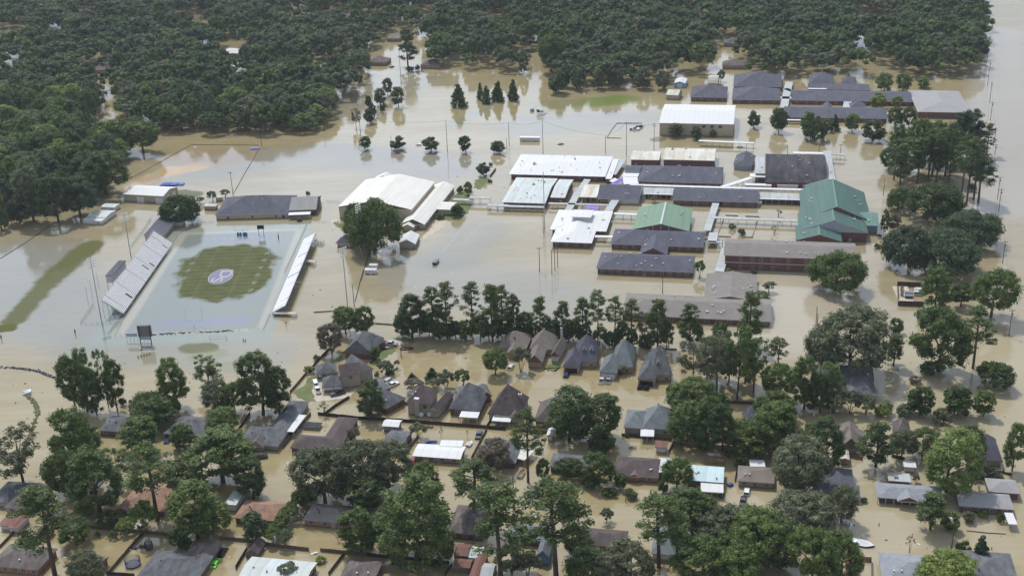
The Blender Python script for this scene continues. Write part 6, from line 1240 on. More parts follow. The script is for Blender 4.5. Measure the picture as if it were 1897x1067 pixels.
TT([('oak', 480, 610, 262, 380, 'wide grey green oak above the taupe roof, left of three', 'g'), ('oak', 690, 580, 240, 360, 'wide grey green oak above the taupe roof, middle of three', 'g'), ('oak', 880, 520, 230, 300, 'wide grey green oak above the taupe roof, right of three', 'g'), ('live', 380, 590, 500, 130, 'low dark bush tree under the left grey oak', 'd'), ('tall', 745, 665, 438, 235, 'dark green tree below the grey oaks', 'd'), ('tall', 1050, 990, 440, 450, 'largest pine like tree at the bottom centre', 'p'), ('tall', 1120, 620, 335, 180, 'tree top behind the largest near tree', 'm'), ('pine', 1410, 740, 345, 300, 'bushy pine right of the largest near tree, rear one', 'p'), ('pine', 1575, 1075, 490, 380, 'bushy pine right of the largest near tree, front one', 'p'), ('oak', 1530, 402, 222, 225, 'russet brown round tree before the dark slate house', 'r'), ('pine', 1745, 482, 25, 210, 'lone tall pine beside the moored boat', 'p'), ('oak', 1835, 470, 330, 90, 'dark bush tree right of the lone tall pine', 'd'), ('tall', 705, 925, 650, 235, 'mid green tree left below the largest near tree', 'm'), ('oak', 1190, 990, 830, 220, 'leafy crown at the foot of the largest near tree', 'm'), ('crepe', 1640, 1040, 900, 210, 'grey green thicket right of the shed cluster, left part', 'g'), ('crepe', 1745, 1060, 920, 180, 'grey green thicket right of the shed cluster, right part', 'g'), ('crepe', 1060, 203, 108, 105, 'pale round tree beside the corrugated shed', 'g'), ('crepe', 660, 215, 148, 75, 'pale shrub tree above the grey oaks', 'g'), ('bare', 1205, 218, 133, 26, 'slender sapling behind the white roofed house, left one', 'd'), ('bare', 1367, 208, 156, 24, 'slender sapling behind the white roofed house, right one', 'r'), ('shrub', 1382, 903, 862, 76, 'dark bush above the shed cluster', 'd'), ('shrub', 450, 977, 938, 64, 'yellow green bush in the flooded yard', 'y'), ('crepe', 250, 1075, 990, 130, 'grey green bush over the pale roof at the bottom', 'g'), ('crepe', 230, 880, 780, 90, 'pale shrub by the rear fence left of the taupe house', 'g'), ('tall', 870, 930, 650, 200, 'mid green crown inside the largest near group', 'm'), ('bare', 560, 850, 805, 30, 'tiny drowned sapling before the taupe house, left one', 'g'), ('bare', 615, 810, 765, 30, 'tiny drowned sapling before the taupe house, right one', 'g')])
fr(900, 750, 3.366)
TT([('tall', 520, 220, -100, 300, 'large dense round tree beside the small white shed, left of two', 'd'), ('tall', 740, 205, -80, 230, 'large dense round tree beside the small white shed, right of two', 'd'), ('pear', 715, 308, 118, 160, 'oval dark tree below the large dense pair', 'd'), ('pine', 440, 1075, 455, 420, 'wide crowned pale pine at the bottom, left of the grey hidden house', 'p'), ('oak', 520, 450, 342, 175, 'round dark tree before the long slate house, left one', 'd'), ('oak', 705, 490, 300, 195, 'round dark tree before the long slate house, right one', 'd'), ('live', 650, 510, 420, 110, 'low dark bush between the round dark trees', 'd'), ('pear', 840, 522, 433, 84, 'small dense tree before the brown hipped house', 'd'), ('shrub', 770, 562, 515, 95, 'clipped rectangular hedge bush, left of two', 'm'), ('shrub', 898, 578, 526, 95, 'clipped rectangular hedge bush, right of two', 'm'), ('oak', 1190, 520, 340, 200, 'leafy tree before the ice blue roofed house', 'm'), ('shrub', 1105, 548, 468, 64, 'dark round bush left of the ice blue roofed house', 'd'), ('shrub', 1318, 562, 500, 64, 'green bush under the white ribbed carport', 'm'), ('shrub', 1470, 577, 543, 38, 'small dark bush at the carport post', 'd'), ('crepe', 752, 728, 648, 80, 'drowned shrub tree alone in the street water', 'g'), ('pine', 1080, 1010, 550, 320, 'tall loose pine in the lower right mass', 'p'), ('tall', 1240, 830, 520, 270, 'dark green crown of the lower right mass, left', 'p'), ('tall', 1360, 830, 560, 230, 'dark green crown of the lower right mass, middle', 'p'), ('oak', 1500, 920, 660, 380, 'grey green crown of the lower right mass', 'g'), ('oak', 1670, 1010, 675, 380, 'broad crown in the centre of the lower right mass', 'm'), ('oak', 1350, 1100, 830, 360, 'front crown of the lower right mass, left', 'm'), ('oak', 1560, 1130, 850, 330, 'front crown of the lower right mass, middle', 'm'), ('tall', 560, 940, 755, 190, 'dark tree beside the red brown roofed house', 'd'), ('oak', 900, 1090, 865, 300, 'grey green crown before the red brown roofed house', 'g'), ('oak', 640, 1110, 920, 280, 'dark crown at the bottom edge right of the blue shed', 'd'), ('oak', 760, 1120, 930, 220, 'grey green crown at the bottom edge', 'g'), ('tall', 1250, 245, -30, 240, 'tall crown right of the pale grey multi hipped house', 'm'), ('tall', 1370, 275, -70, 220, 'tall dark crown above the cedar fence, left', 'd'), ('tall', 1475, 285, 0, 170, 'tall dark crown above the cedar fence, right', 'd'), ('oak', 1640, 305, 110, 270, 'rounded crown above the tan roofed house', 'm'), ('oak', 1790, 300, 10, 240, 'broad crown behind the large open tree', 'm'), ('shrub', 1510, 320, 280, 60, 'small bush in the muddy yard', 'm'), ('shrub', 880, 200, 175, 30, 'small round bush in the yard of the pale grey house', 'm'), ('pear', 1350, 260, 120, 90, 'light green small tree on the fence line', 'l')])
fr(1337, 750, 3.366)
TT([('oak', 470, 570, 215, 385, 'large open oak right of the tan roofed house', 'g'), ('tall', 640, 400, 75, 230, 'dark tall tree left of the wooden gable', 'd'), ('oak', 540, 330, 120, 200, 'crown behind the large open oak', 'm'), ('tall', 330, 300, -30, 260, 'tall light tree above the large open oak', 'm'), ('oak', 140, 300, 110, 200, 'rounded crown left of the tall light tree', 'm'), ('bushpine', 960, 385, 108, 240, 'dense dark pine right of the wooden gable', 'p'), ('oak', 1120, 335, 155, 170, 'grey green tree right of the dense dark pine', 'g'), ('oak', 1250, 330, 140, 190, 'mid green tree behind the big light one', 'm'), ('tall', 1400, 540, 145, 340, 'big light green tree above the wide pale grey house', 'l'), ('oak', 1530, 385, 135, 190, 'crown left of the charcoal hipped house', 'm'), ('oak', 745, 725, 495, 190, 'open small oak before the dark gabled house', 'g'), ('oak', 510, 760, 545, 380, 'wide round crown below the large open oak', 'g'), ('bushpine', 1300, 775, 548, 200, 'dense dark pine before the wide pale grey house', 'p'), ('pear', 1420, 775, 665, 115, 'round green tree right of the dense dark pine', 'm'), ('pear', 1540, 728, 662, 76, 'small round greyish tree before the right edge house', 'g'), ('shrub', 1630, 695, 655, 64, 'round light bush before the right edge house', 'l'), ('shrub', 1735, 727, 672, 54, 'round bush nearest the right edge', 'm'), ('cone', 1610, 978, 812, 120, 'dark conical evergreen in the lower right', 'b'), ('shrub', 1515, 912, 843, 74, 'round dark shrub left of the conical evergreen', 'd'), ('shrub', 1468, 913, 852, 30, 'narrow shrub left of the round dark one', 'd'), ('oak', 1390, 1160, 945, 370, 'yellow green crown over the bottom right roofs', 'y'), ('bare', 1170, 922, 805, 56, 'bare brown sapling before the bottom right house', 'r'), ('oak', 740, 1080, 800, 270, 'bottom crown of the lower right mass, right end', 'm'), ('oak', 560, 1110, 760, 330, 'bottom crown of the lower right mass, centre right', 'm'), ('oak', 330, 1000, 730, 330, 'dark crown in the lower right mass left of the round crown', 'd'), ('oak', 150, 900, 640, 300, 'dark crown behind the lower right mass', 'm'), ('oak', 60, 1050, 800, 250, 'bottom crown of the lower right mass, left end', 'm'), ('tall', 1810, 410, 105, 140, 'tree cut by the right edge', 'm'), ('bare', 1605, 530, 468, 58, 'thin reddish sapling behind the right edge house', 'r'), ('shrub', 885, 605, 575, 44, 'small dark bush beside the dark gabled house', 'd'), ('crepe', 1210, 485, 435, 46, 'small shrub behind the wide pale grey house', 'g'), ('shrub', 1600, 445, 390, 110, 'grey thicket behind the right edge house, left part', 'g'), ('shrub', 1700, 450, 395, 110, 'grey thicket behind the right edge house, right part', 'g'), ('shrub', 1370, 130, 30, 120, 'light hedge bush under the oval trees', 'g'), ('shrub', 1475, 955, 925, 60, 'yellow bush above the bottom right roofs', 'y'), ('shrub', 120, 390, 320, 70, 'bush beside the flooded side yard', 'd')])

rb = random.Random(11); fr(0, 0, 1)
for i in range(30):
    u = 745+i*16.5+rb.uniform(-5, 5); v = 622+(i/30)*22+rb.uniform(-5, 3)
    if 872 < u < 905: continue
    T('oak', u, v, v-rb.uniform(22, 40), rb.uniform(20, 32), 'low dark tree in the continuous thicket under the line of pines', rb.choice('ddmb'), 'thicket under the line of pines')
# ------------------------------------------------------------------ the flooded woods
fr(0, 0, 1)
def inpoly(x, y, poly):
    c = False; n = len(poly)
    for i in range(n):
        (x1, y1), (x2, y2) = poly[i], poly[(i+1) % n]
        if (y1 > y) != (y2 > y) and x < (x2-x1)*(y-y1)/(y2-y1)+x1: c = not c
    return c
WOODS = [
 ('dense dark tree of the flooded wood filling the upper left of the photo', 'flooded wood at the upper left', [(-60, 415), (20, 400), (100, 392), (172, 368), (205, 320), (232, 282), (236, 262), (300, 246), (330, 247), (420, 250), (540, 250), (590, 240), (612, 215), (650, 180), (672, 150), (700, 118), (692, 92), (735, 52), (740, -50), (-60, -50)]),
 ('dense dark tree of the flooded wood along the top of the photo', 'flooded wood along the top', [(790, 120), (870, 132), (935, 138), (985, 128), (1010, 140), (1060, 160), (1200, 160), (1245, 142), (1300, 140), (1335, 143), (1500, 141), (1640, 141), (1700, 145), (1812, 142), (1822, -50), (738, -50), (738, 50), (780, 72), (792, 92)])]
HOLES = [(150, 132, 215, 150), (195, 170, 222, 245), (395, 96, 445, 108), (305, 133, 335, 144), (100, 66, 130, 84), (0, 128, 36, 146), (676, 96, 800, 140), (545, 28, 575, 38), (608, 26, 650, 40), (765, 30, 815, 40), (580, 122, 625, 140), (1330, 112, 1385, 132), (1320, 75, 1370, 110), (1575, 30, 1630, 52), (1570, 92, 1610, 118), (975, 100, 1000, 140), (165, 232, 240, 262), (80, 5, 110, 20), (345, 35, 385, 55), (140, 30, 160, 45), (410, 75, 440, 86), (1528, 85, 1540, 115), (530, 5, 560, 16), (890, 40, 935, 60), (-5, 60, 60, 80)]
cand = []
rw = random.Random(3)
for label, group, poly in WOODS:
    pts = [ray(u, v) for u, v in ((-60, -50), (1830, -50), (1830, 415), (-60, 415))]
    x0, x1 = min(p.x for p in pts), max(p.x for p in pts); y0, y1 = min(p.y for p in pts), max(p.y for p in pts)
    y = y0
    while y < y1:
        far = (Vector((150, y, 0))-CAM).length; stp = 11.6 if far < 900 else 12.8
        x = x0
        while x < x1:
            p = Vector((x+rw.uniform(-.42, .42)*stp, y+rw.uniform(-.42, .42)*stp, 0)); u, v = proj(p)
            if -70 < u < PW+30 and v > -46 and inpoly(u, v, poly) and rw.random() > .03 and not (v < 215 and math.sin(p.x*.047+1.3*math.sin(p.y*.021))+math.sin(p.y*.039+p.x*.011+2) > 1.78):
                if not any(a-3 < u < c+3 and b-1 < v < d+13 for a, b, c, d in HOLES): cand.append((v, p, label, group))
            x += stp
        y += stp
cand.sort(key=lambda c: -c[0])
front = cand[:230]; rest = cand[230:]
for v, p, label, group in front:
    k_ = 'woodtall' if rw.random() < .3 else 'wood'; hh = rw.uniform(11, 23) if k_ == 'wood' else rw.uniform(18, 25)
    if v > 135 and p.x > 150: hh *= .82
    wood_at(p, hh, rw.choice((rw.uniform(5.5, 8.5), rw.uniform(8.5, 12))) if k_ == 'wood' else rw.uniform(4.5, 7.5), label, rw.choice('bddddmmmmgggyl'), group, k_)
# the rest of the wood reads as one mass
def far_mass(name, pts, label):
    rng = np.random.default_rng(5); protos = []
    for i in range(6):
        c = shell(rng, 26, 8., 8.2, 7.2, -.1, inner=.86, lump=.15); r = rng.uniform(1.6, 2.6, 26); protos.append(leaf_cloud(rng, c, r, 20, .75, .75, .75)[:2])
    Q, I = [], []
    for p in pts:
        q, iv = protos[rng.integers(6)]; s = np.array([rw.uniform(.75, 1.4)]*2+[rw.uniform(.8, 1.5)]); a = rng.uniform(0, 6.28); ca, sa = math.cos(a), math.sin(a)
        Rm = np.array([[ca, sa, 0], [-sa, ca, 0], [0, 0, 1]]); off = np.array([p.x, p.y, 0])
        Q.append((q*s)@Rm+off); I.append((iv*s)@Rm+off)
    q = np.concatenate(Q); iv = np.concatenate(I); me = cloud_mesh(name, q, iv, len(iv)//12, None, (TONE['b'], TONE['d'], TONE['m'], TONE['g']))
    n1 = len(q)//4; nt_ = len(pts); per = 26*20; tone = rng.choice(4, nt_, p=[.12, .3, .38, .2])
    mi = np.concatenate([np.repeat(tone, per), np.repeat(tone, 26*20)]); me.polygons.foreach_set('material_index', mi.astype(np.int32)); me.update()
    o = bpy.data.objects.new(name, me); COL.objects.link(o); return tag(o, label, 'wood', None, 'stuff')
print('wood', len(cand), 'front', len(front), 'rest', len(rest))
if rest: far_mass('far_wood', [p for _, p, _, _ in rest], 'far off dark green wood filling the top of the photo')
# ------------------------------------------------------------------ lawns and pads that stand just clear of the water
fr(460, 250, 3.952)
sheet('lawn', [(1490, 470), (1560, 400), (1630, 395), (1650, 420), (1600, 470), (1640, 520), (1600, 580), (1540, 630), (1380, 610), (1400, 580), (1480, 560)], 'lawn')
sheet('lawn', [(1660, 330), (1740, 310), (1760, 340), (1700, 400), (1650, 390)], 'lawn'); sheet('lawn', [(610, 640), (720, 650), (735, 680), (670, 685)], 'lawn')
sheet('concrete_apron', [(1370, 625), (1465, 630), (1400, 700), (1255, 785), (1240, 775), (1330, 700)], 'conc'); sheet('lawn', [(1200, 700), (1330, 640), (1360, 640), (1240, 780), (1210, 770)], 'silt')
sheet('concrete_apron', [(595, 640), (650, 600), (665, 640)], 'conc')
fr(460, 500, 3.952)
sheet('lawn', [(970, 585), (1010, 565), (1095, 575), (1060, 610), (980, 660), (930, 700), (890, 690), (930, 640)], 'lawn'); sheet('lawn', [(1060, 500), (1150, 490), (1210, 510), (1200, 535), (1110, 520)], 'lawn')
sheet('driveway', [(1000, 520), (1080, 520), (1160, 530), (1130, 560), (1080, 575), (1000, 575), (960, 585), (950, 572)], 'conc')
sheet('lawn', [(640, 650), (700, 600), (700, 640), (640, 700), (590, 690)], 'lawn'); sheet('lawn', [(450, 790), (490, 770), (520, 790), (470, 830), (480, 900), (490, 965), (420, 965), (340, 905)], 'lawn', sub=5)
sheet('driveway', [(465, 880), (500, 800), (540, 810), (550, 900), (620, 910), (740, 890), (815, 865), (770, 900), (740, 935), (570, 960), (500, 970)], 'conc', rag=.3)
sheet('lawn', [(925, 740), (960, 740), (1000, 790), (940, 790)], 'silt'); sheet('lawn', [(1000, 760), (1090, 715), (1100, 725), (1020, 775)], 'lawn')
fr(920, 500, 3.952); sheet('lawn', [(350, 720), (380, 690), (450, 690), (470, 715), (420, 740), (370, 738)], 'lawn')
fr(0, 750, 3.366); sheet('yard_ground', [(880, 760), (1100, 640), (1110, 800), (900, 800)], 'silt'); sheet('lawn', [(600, 175), (680, 180), (780, 190), (780, 203), (640, 198)], 'lawn')
fr(1337, 750, 3.366); sheet('lawn', [(1560, 395), (1740, 400), (1800, 440), (1650, 430), (1540, 440)], 'silt')
# parking bays under a hand of water
fr(460, 250, 3.952); q = []
for (a_, b_, n_) in (((1560, 810), (1720, 640), 13), ((1420, 860), (1560, 690), 0)):
    p0, p1 = P(*a_), P(*b_); d = (p1-p0); L_ = d.length; d.normalize(); n = Vector((-d.y, d.x, 0))
    q.append([(p0+n*.08).xy, (p0-n*.08).xy, (p1-n*.08).xy, (p1+n*.08).xy])
    for i in range(n_):
        c = p0+d*(L_*i/12); q.append([(c+n*-4.5+d*.07).xy, (c+n*-4.5-d*.07).xy, (c+n*3.5-d*.07).xy, (c+n*3.5+d*.07).xy])
flatmesh('parking_bay_lines', 'faint white parking bay lines under shallow water right of the gymnasium', 'markings', [[tuple(c) for c in r] for r in q], flat('bay_line', (.46, .46, .45), .1), .008)

# ------------------------------------------------------------------ fences
def FF(rows):
    for pts, h, l, k in rows: fence(pts, h, l, k)
fr(460, 500, 3.952)
FF([([(600, 578), (500, 682), (440, 757)], 1.1, 'weathered board fence left of the lawn house, upper run', 'dark'), ([(425, 765), (370, 830), (305, 905)], 1.2, 'weathered board fence left of the beige house, lower run', 'wood'), ([(1215, 520), (1358, 508)], 1.5, 'short cedar fence at the foot of the pine pair', 'cedar'), ([(928, 395), (1110, 408)], .5, 'low stretch of fence with debris behind the lawn house', 'wood'),
    ([(740, 940), (640, 1000), (560, 1062)], 1.2, 'dark board fence running down left from the tall leafy tree', 'dark'), ([(480, 313), (640, 302)], .4, 'fence top barely above water beside the visitor stand', 'wood')])
FF([([(5, 437), (110, 437), (165, 318)], 1.0, 'chain link fence at the near right corner of the football field', 'mesh')])
fr(0, 500, 3.952)
FF([([(890, 388), (840, 482), (1000, 478), (1200, 466), (1500, 452), (1795, 442)], 1.0, 'chain link fence with trapped debris across the near end of the field', 'mesh'), ([(625, 402), (890, 388)], 1.0, 'chain link fence at the near end of the home grandstand', 'mesh'), ([(590, 395), (690, 250)], 1.4, 'chain link fence behind the home grandstand, near run', 'mesh')])
fr(0, 250, 3.952)
FF([([(960, 820), (1060, 690), (1110, 610)], 1.4, 'chain link fence behind the home grandstand, far run', 'mesh'), ([(1265, 800), (1300, 735), (1370, 692), (1470, 650), (1570, 640)], .9, 'curved chain link fence at the far left corner of the field', 'mesh'), ([(0, 908), (180, 795), (370, 665)], .2, 'debris covered fence line left of the mown strip', 'dark'), ([(560, 560), (840, 372), (1000, 298), (1400, 74)], .22, 'long debris covered fence line left of the white equipment shed', 'wood'), ([(1400, 74), (1640, 76), (1895, 78)], .3, 'fence along the far side of the practice field', 'wood'), ([(1893, 112), (1800, 270), (1710, 430)], .3, 'fence along the right side of the practice field', 'wood')])
fr(460, 250, 3.952)
FF([([(430, 655), (350, 830), (262, 1015)], .9, 'fence between the field and the visitor grandstand, far run', 'mesh'), ([(575, 492), (680, 500)], 1.1, 'fence left of the gymnasium', 'mesh'), ([(455, 640), (590, 645)], .9, 'fence below the grey corrugated shed', 'mesh'), ([(893, 850), (860, 950), (825, 1067)], .5, 'dark fence line running down from the huge oak, upper run', 'dark'), ([(1812, 255), (1770, 310)], 1.2, 'short dark wall beside the bins on the driveway', 'dark')])
fr(460, 500, 3.952); FF([([(845, 0), (812, 110), (782, 235)], .5, 'dark fence line running down from the huge oak, lower run', 'dark')])
fr(920, 0, 3.952); FF([([(808, 1010), (845, 950), (882, 905), (1065, 905)], .35, 'broken board fence square standing in the far water', 'wood'), ([(808, 1012), (912, 1014)], .3, 'short leftover fence piece of the broken square', 'wood')])
fr(1400, 0, 3.952); FF([([(10, 905), (100, 912)], 1.1, 'chain link fence left of the round tree by the back campus', 'mesh')])
fr(0, 750, 3.366)
FF([([(530, 768), (720, 782), (890, 798), (1090, 820)], 1.2, 'grey board fence across the yards left of the two gardens', 'wood'), ([(896, 802), (790, 925), (675, 1058)], 1.3, 'diagonal board fence left of the trampoline yard', 'wood'), ([(1370, 838), (1540, 852), (1700, 882), (1885, 905)], 1.2, 'board fence behind the barn shaped shed, left run', 'wood'), ([(1542, 905), (1505, 965), (1470, 1025)], 1.3, 'dark board fence left of the barn shaped shed', 'dark'), ([(132, 752), (60, 830), (0, 892)], 1.1, 'board fence at the left edge below the rusty sheds', 'wood'), ([(665, 1058), (840, 1070)], 1.2, 'board fence at the bottom edge of the trampoline yard', 'dark'), ([(1560, 60), (1480, 175)], 1.3, 'dark board fence left of the L shaped slate house', 'dark')])
fr(460, 750, 3.366)
FF([([(435, 63), (690, 90)], 1.3, 'dark board fence behind the cul-de-sac houses, left run', 'dark'), ([(690, 90), (960, 106), (1260, 130), (1605, 155)], 1.3, 'long dark board fence behind the cul-de-sac houses', 'dark'), ([(390, 62), (300, 170), (215, 272)], 1.3, 'board fence along the long white carport', 'wood'), ([(1062, 200), (985, 302)], 1.2, 'board fence left of the white roofed house', 'wood'), ([(1487, 158), (1390, 342)], 1.2, 'board fence right of the white roofed house', 'wood'), ([(250, 893), (380, 910)], 1.2, 'board fence behind the taupe roofed house, left run', 'wood'), ([(450, 912), (600, 926), (740, 942)], 1.2, 'board fence behind the taupe roofed house, right run', 'wood'), ([(740, 942), (960, 962), (1255, 992)], 1.2, 'dark board fence below the largest near tree', 'dark'), ([(600, 932), (500, 1062)], 1.2, 'board fence running to the bottom edge beside the grey brown roof', 'wood'), ([(1272, 1000), (1225, 1067)], 1.2, 'dark board fence left of the shed cluster', 'dark'), ([(985, 850), (930, 935)], 1.1, 'dark fence piece under the largest near tree', 'dark'), ([(1540, 60), (1480, 150)], 1.1, 'fence between the grey hipped and the steepest roofed house', 'dark'), ([(675, 180), (620, 250)], 1.2, 'dark fence right of the dark brown L shaped house', 'dark')])
fr(900, 750, 3.366)
FF([([(0, 148), (125, 158)], 1.1, 'fence behind the steepest roofed house, right end', 'dark'), ([(850, 195), (1160, 225)], 1.2, 'fence below the pale grey multi hipped house', 'dark'), ([(1180, 240), (1370, 268), (1590, 292)], 1.6, 'reddish cedar fence above the ice blue roofed house', 'cedar'), ([(1588, 295), (1552, 480)], 1.2, 'dark fence left of the tan roofed house', 'dark'), ([(1172, 235), (1140, 300)], 1.1, 'fence between the red shed and the brown hipped house', 'wood'), ([(200, 165), (390, 180)], 1.2, 'board fence left of the small white shed', 'dark')])
fr(1337, 750, 3.366)
FF([([(0, 268), (118, 292)], 1.5, 'reddish cedar fence end above the tan roofed house', 'cedar'), ([(800, 322), (880, 345)], 1.3, 'cedar fence right of the small tan shed', 'cedar'), ([(865, 972), (932, 975), (934, 1062)], 1.5, 'reddish cedar gate fence at the bottom right of centre', 'cedar'), ([(1535, 385), (1640, 400), (1810, 442)], .8, 'low overgrown fence near the right edge', 'dark'), ([(1528, 785), (1650, 798), (1770, 805)], .25, 'thin mossy wall top in the lower right water', 'wood'), ([(1060, 325), (1140, 345)], 1.2, 'fence behind the camper like shed', 'dark')])
fr(920, 500, 3.952); FF([([(1700, 978), (1895, 985)], 1.2, 'dark fence right of the broad light crown', 'dark'), ([(1040, 560), (1130, 575)], 1.2, 'dark fence behind the grey roofed house', 'dark'), ([(1235, 582), (1320, 585)], .6, 'low dark hedge fence behind the last house of the row', 'dark')])

# ------------------------------------------------------------------ vehicles
fr(460, 500, 3.952)
car(1043, 552, 1085, 556, 'pickup', 'silver', 'silver pickup truck on the dry driveway of the lawn house', .05)
car(655, 912, 708, 898, 'pickup', 'black', 'black pickup truck on the driveway of the beige house', .15)
car(508, 888, 497, 858, 'pickup', 'white', 'white pickup truck at the left end of the beige house driveway', .15)
car(490, 835, 482, 815, 'van', 'white', 'white trailer like van behind the pickup at the far left driveway', .3)
car(1014, 826, 1000, 835, 'suv', 'white', 'white suv in water behind the low grey roof, left of two', .35)
car(1055, 848, 1085, 835, 'pickup', 'white', 'white pickup in water behind the low grey roof, right of two', .35)
car(1462, 928, 1478, 902, 'suv', 'white', 'white suv between the chimney house and the grey hipped house', .5)
boat(1162, 580, 1205, 578, 'maroon boat with two people off the driveway of the lawn house', 'maroon', 5.2)
for dx_, sh_, l_ in ((-14, (.3, .05, .05), 'person in a red top sitting at the front of the maroon boat'), (16, (.05, .05, .08), 'person in dark clothes sitting at the back of the maroon boat')): person(P(1162+dx_, 578), l_, True, sh_, 1.6, .05)
fr(920, 500, 3.952)
car(106, 716, 120, 692, 'suv', 'white', 'white suv in the street left of the open brick garage', .45)
car(514, 772, 528, 745, 'suv', 'navy', 'navy suv in front of the charcoal roofed garage', .5)
car(770, 815, 782, 785, 'pickup', 'white', 'white pickup with dark windows before the closed garage, left of two', .5); car(820, 815, 830, 788, 'pickup', 'silver', 'silver white pickup before the closed garage, right of two', .6)
car(1052, 858, 1060, 828, 'suv', 'black', 'black suv before the grey brown roofed house, left of two', .5); car(1100, 862, 1112, 830, 'suv', 'black', 'black suv before the grey brown roofed house, right of two', .55)
fr(460, 0, 3.952); car(1050, 494, 1068, 488, 'sedan', 'navy', 'dark blue car in the flooded street beside the brown L shaped house', .35)
fr(460, 250, 3.952)
car(1252, 76, 1285, 76, 'sedan', 'white', 'white car half submerged between the second and third round trees', .6); car(1096, 137, 1128, 135, 'sedan', 'maroon', 'maroon car roof above water below the second round tree', .85)
fr(920, 250, 3.952); car(472, 70, 502, 68, 'sedan', 'dgreen', 'dark green car roof in open water behind the white hall', .75); car(1785, 92, 1815, 92, 'sedan', 'white', 'white car under the far end of the thin white walkway', .6)
fr(0, 750, 3.366); car(1346, 988, 1366, 958, 'sedan', 'lime', 'lime green sports car beside the large L shaped house', .45); car(1390, 922, 1408, 896, 'sedan', 'black', 'black striped sports car behind the lime green one', .45); car(1046, 222, 1054, 205, 'sedan', 'navy', 'dark car under the pale carport between near left crowns', .4); car(1832, 168, 1850, 145, 'suv', 'navy', 'dark blue suv under the long white carport', .4)
fr(460, 750, 3.366); car(1438, 190, 1448, 158, 'pickup', 'navy', 'dark blue pickup in the yard of the white roofed house', .55); car(1026, 352, 1032, 332, 'sedan', 'red', 'red car at the left corner of the white roofed house', .4)
fr(900, 750, 3.366); car(1628, 542, 1633, 512, 'suv', 'white', 'white suv in the street before the tan roofed house', .6); car(1604, 602, 1610, 572, 'pickup', 'black', 'black pickup below the white suv in the street', .75)
fr(1337, 750, 3.366); car(775, 742, 815, 748, 'sedan', 'silver', 'silver car sunk to its windows below the dark gabled house', .8); car(1750, 975, 1752, 950, 'van', 'white', 'white van near the bottom right corner', .5)
boat(880, 868, 928, 878, 'white covered boat floating in the lower right street', 'navy', 6.6, True)
fr(1400, 0, 3.952); boat(1725, 48, 1750, 46, 'small dark boat on the flooded road at the top right', 'grey', 5)
person(P(1722, 46), 'person in dark clothes sitting in the boat on the road', True, (.05, .05, .07), 0, .05)
fr(460, 750, 3.366); boat(1705, 432, 1725, 400, 'tan flat boat moored below the lone tall pine', 'silver', 5.5); boat(1380, 246, 1392, 232, 'cream upturned dinghy behind the white roofed house', 'white', 3.6, True)
# bins, trailers and yard things
def bin_(fx, fy, label, c='dgreen', L_=2.2, bags=False, a=0.):
    def f(m):
        m.add([(-L_/2*.85, -.8, -.5), (L_/2*.85, -.8, -.5), (L_/2*.85, .8, -.5), (-L_/2*.85, .8, -.5), (-L_/2, -1, 1.3), (L_/2, -1, 1.3), (L_/2, 1, 1.3), (-L_/2, 1, 1.3)], [(0, 3, 2, 1), (0, 1, 5, 4), (1, 2, 6, 5), (2, 3, 7, 6), (3, 0, 4, 7), (4, 5, 6, 7)], 0)
        m.box(-L_/2-.06, L_/2+.06, -1.06, 1.06, 1.2, 1.32, 0)
        for i in range(5 if bags else 2): m.tube([(-L_/2*.7+i*L_*.32, random.uniform(-.3, .3), 1.3), (-L_/2*.7+i*L_*.32, random.uniform(-.3, .3), 1.55)], [.35, .18], 7, 1 if bags else 0)
    obj1('waste_bin', label, 'bin', P(fx, fy), a, f, [paint(c, CARCOL[c]), 'lamp'])
fr(460, 250, 3.952)
bin_(438, 432, 'green waste bin in open water above the corrugated shed'); bin_(1775, 222, 'green waste bin at the top of the driveway', ); bin_(1770, 345, 'black waste bin with open lid on the driveway', 'black', 2.6); bin_(1372, 940, 'green waste container full of white bags in the car park', 'dgreen', 5., True, 1.3); bin_(375, 632, 'small dark dumpster below the white awning', 'black', 2.4)
def trailer(fx0, fx1, fy, h, label, wd=2.4, rz=None, legs=False):
    p0, p1 = P(fx0, fy), P(fx1, fy+(fx1-fx0)*.012); d = p1-p0
    def f(m):
        L_ = d.length; m.box(0, L_, 0, wd, .15, h, 0); m.box(-.08, L_+.08, -.08, wd+.08, h, h+.12, 0)
        for i in range(int(L_/1.5)): m.box(.5+i*1.5, 1.2+i*1.5, -.03, .0, h*.5, h*.8, 1)
        for x in (L_*.2, L_*.3, L_*.8): m.tube([(x, -.05, .1), (x, .3, .1)], .4, 8, 2)
    obj1('white_trailer', label, 'trailer', p0, math.atan2(d.y, d.x), f, ['lamp', 'mgrey', 'rubber'])
trailer(852, 936, 1020, 2.0, 'low white trailer below the huge oak, front one'); trailer(884, 944, 978, 1.5, 'low white trailer below the huge oak, rear one')
fr(920, 0, 3.952); trailer(170, 312, 1036, 2.3, 'long white school trailer in open water behind the white hall', 3)
def slide(m):
    for x in (-2, 0, 2): 
        for y in (-1.5, 1.5): m.tube([(x, y, -1), (x, y, 3.4)], .09, 5, 0)
    m.box(-2, 2, -1.5, 1.5, 1.4, 1.55, 0); m.box(-2.2, 2.2, -1.7, 1.7, 3.4, 3.5, 1); m.bar((2, 0, 1.5), (5, 0, -.2), 1, .1, 1); m.box(-2, -.1, 1.5, 1.6, 1.5, 2.6, 0)
obj1('play_tower', 'dark climbing frame on posts in the far water', 'playground', P(320, 835), .3, slide, ['dsteel', 'steel'])
obj1('play_pod', 'small white playground shelter beside the climbing frame', 'playground', P(258, 812), .3, lambda m: (m.tube([(0, 0, -.5), (0, 0, 1.6), (0, 0, 2.4)], [1.5, 1.4, .6], 10, 0), m.box(-1.2, 1.2, -1.7, -1.4, 0, 1, 1)), ['lamp', 'greysid'])
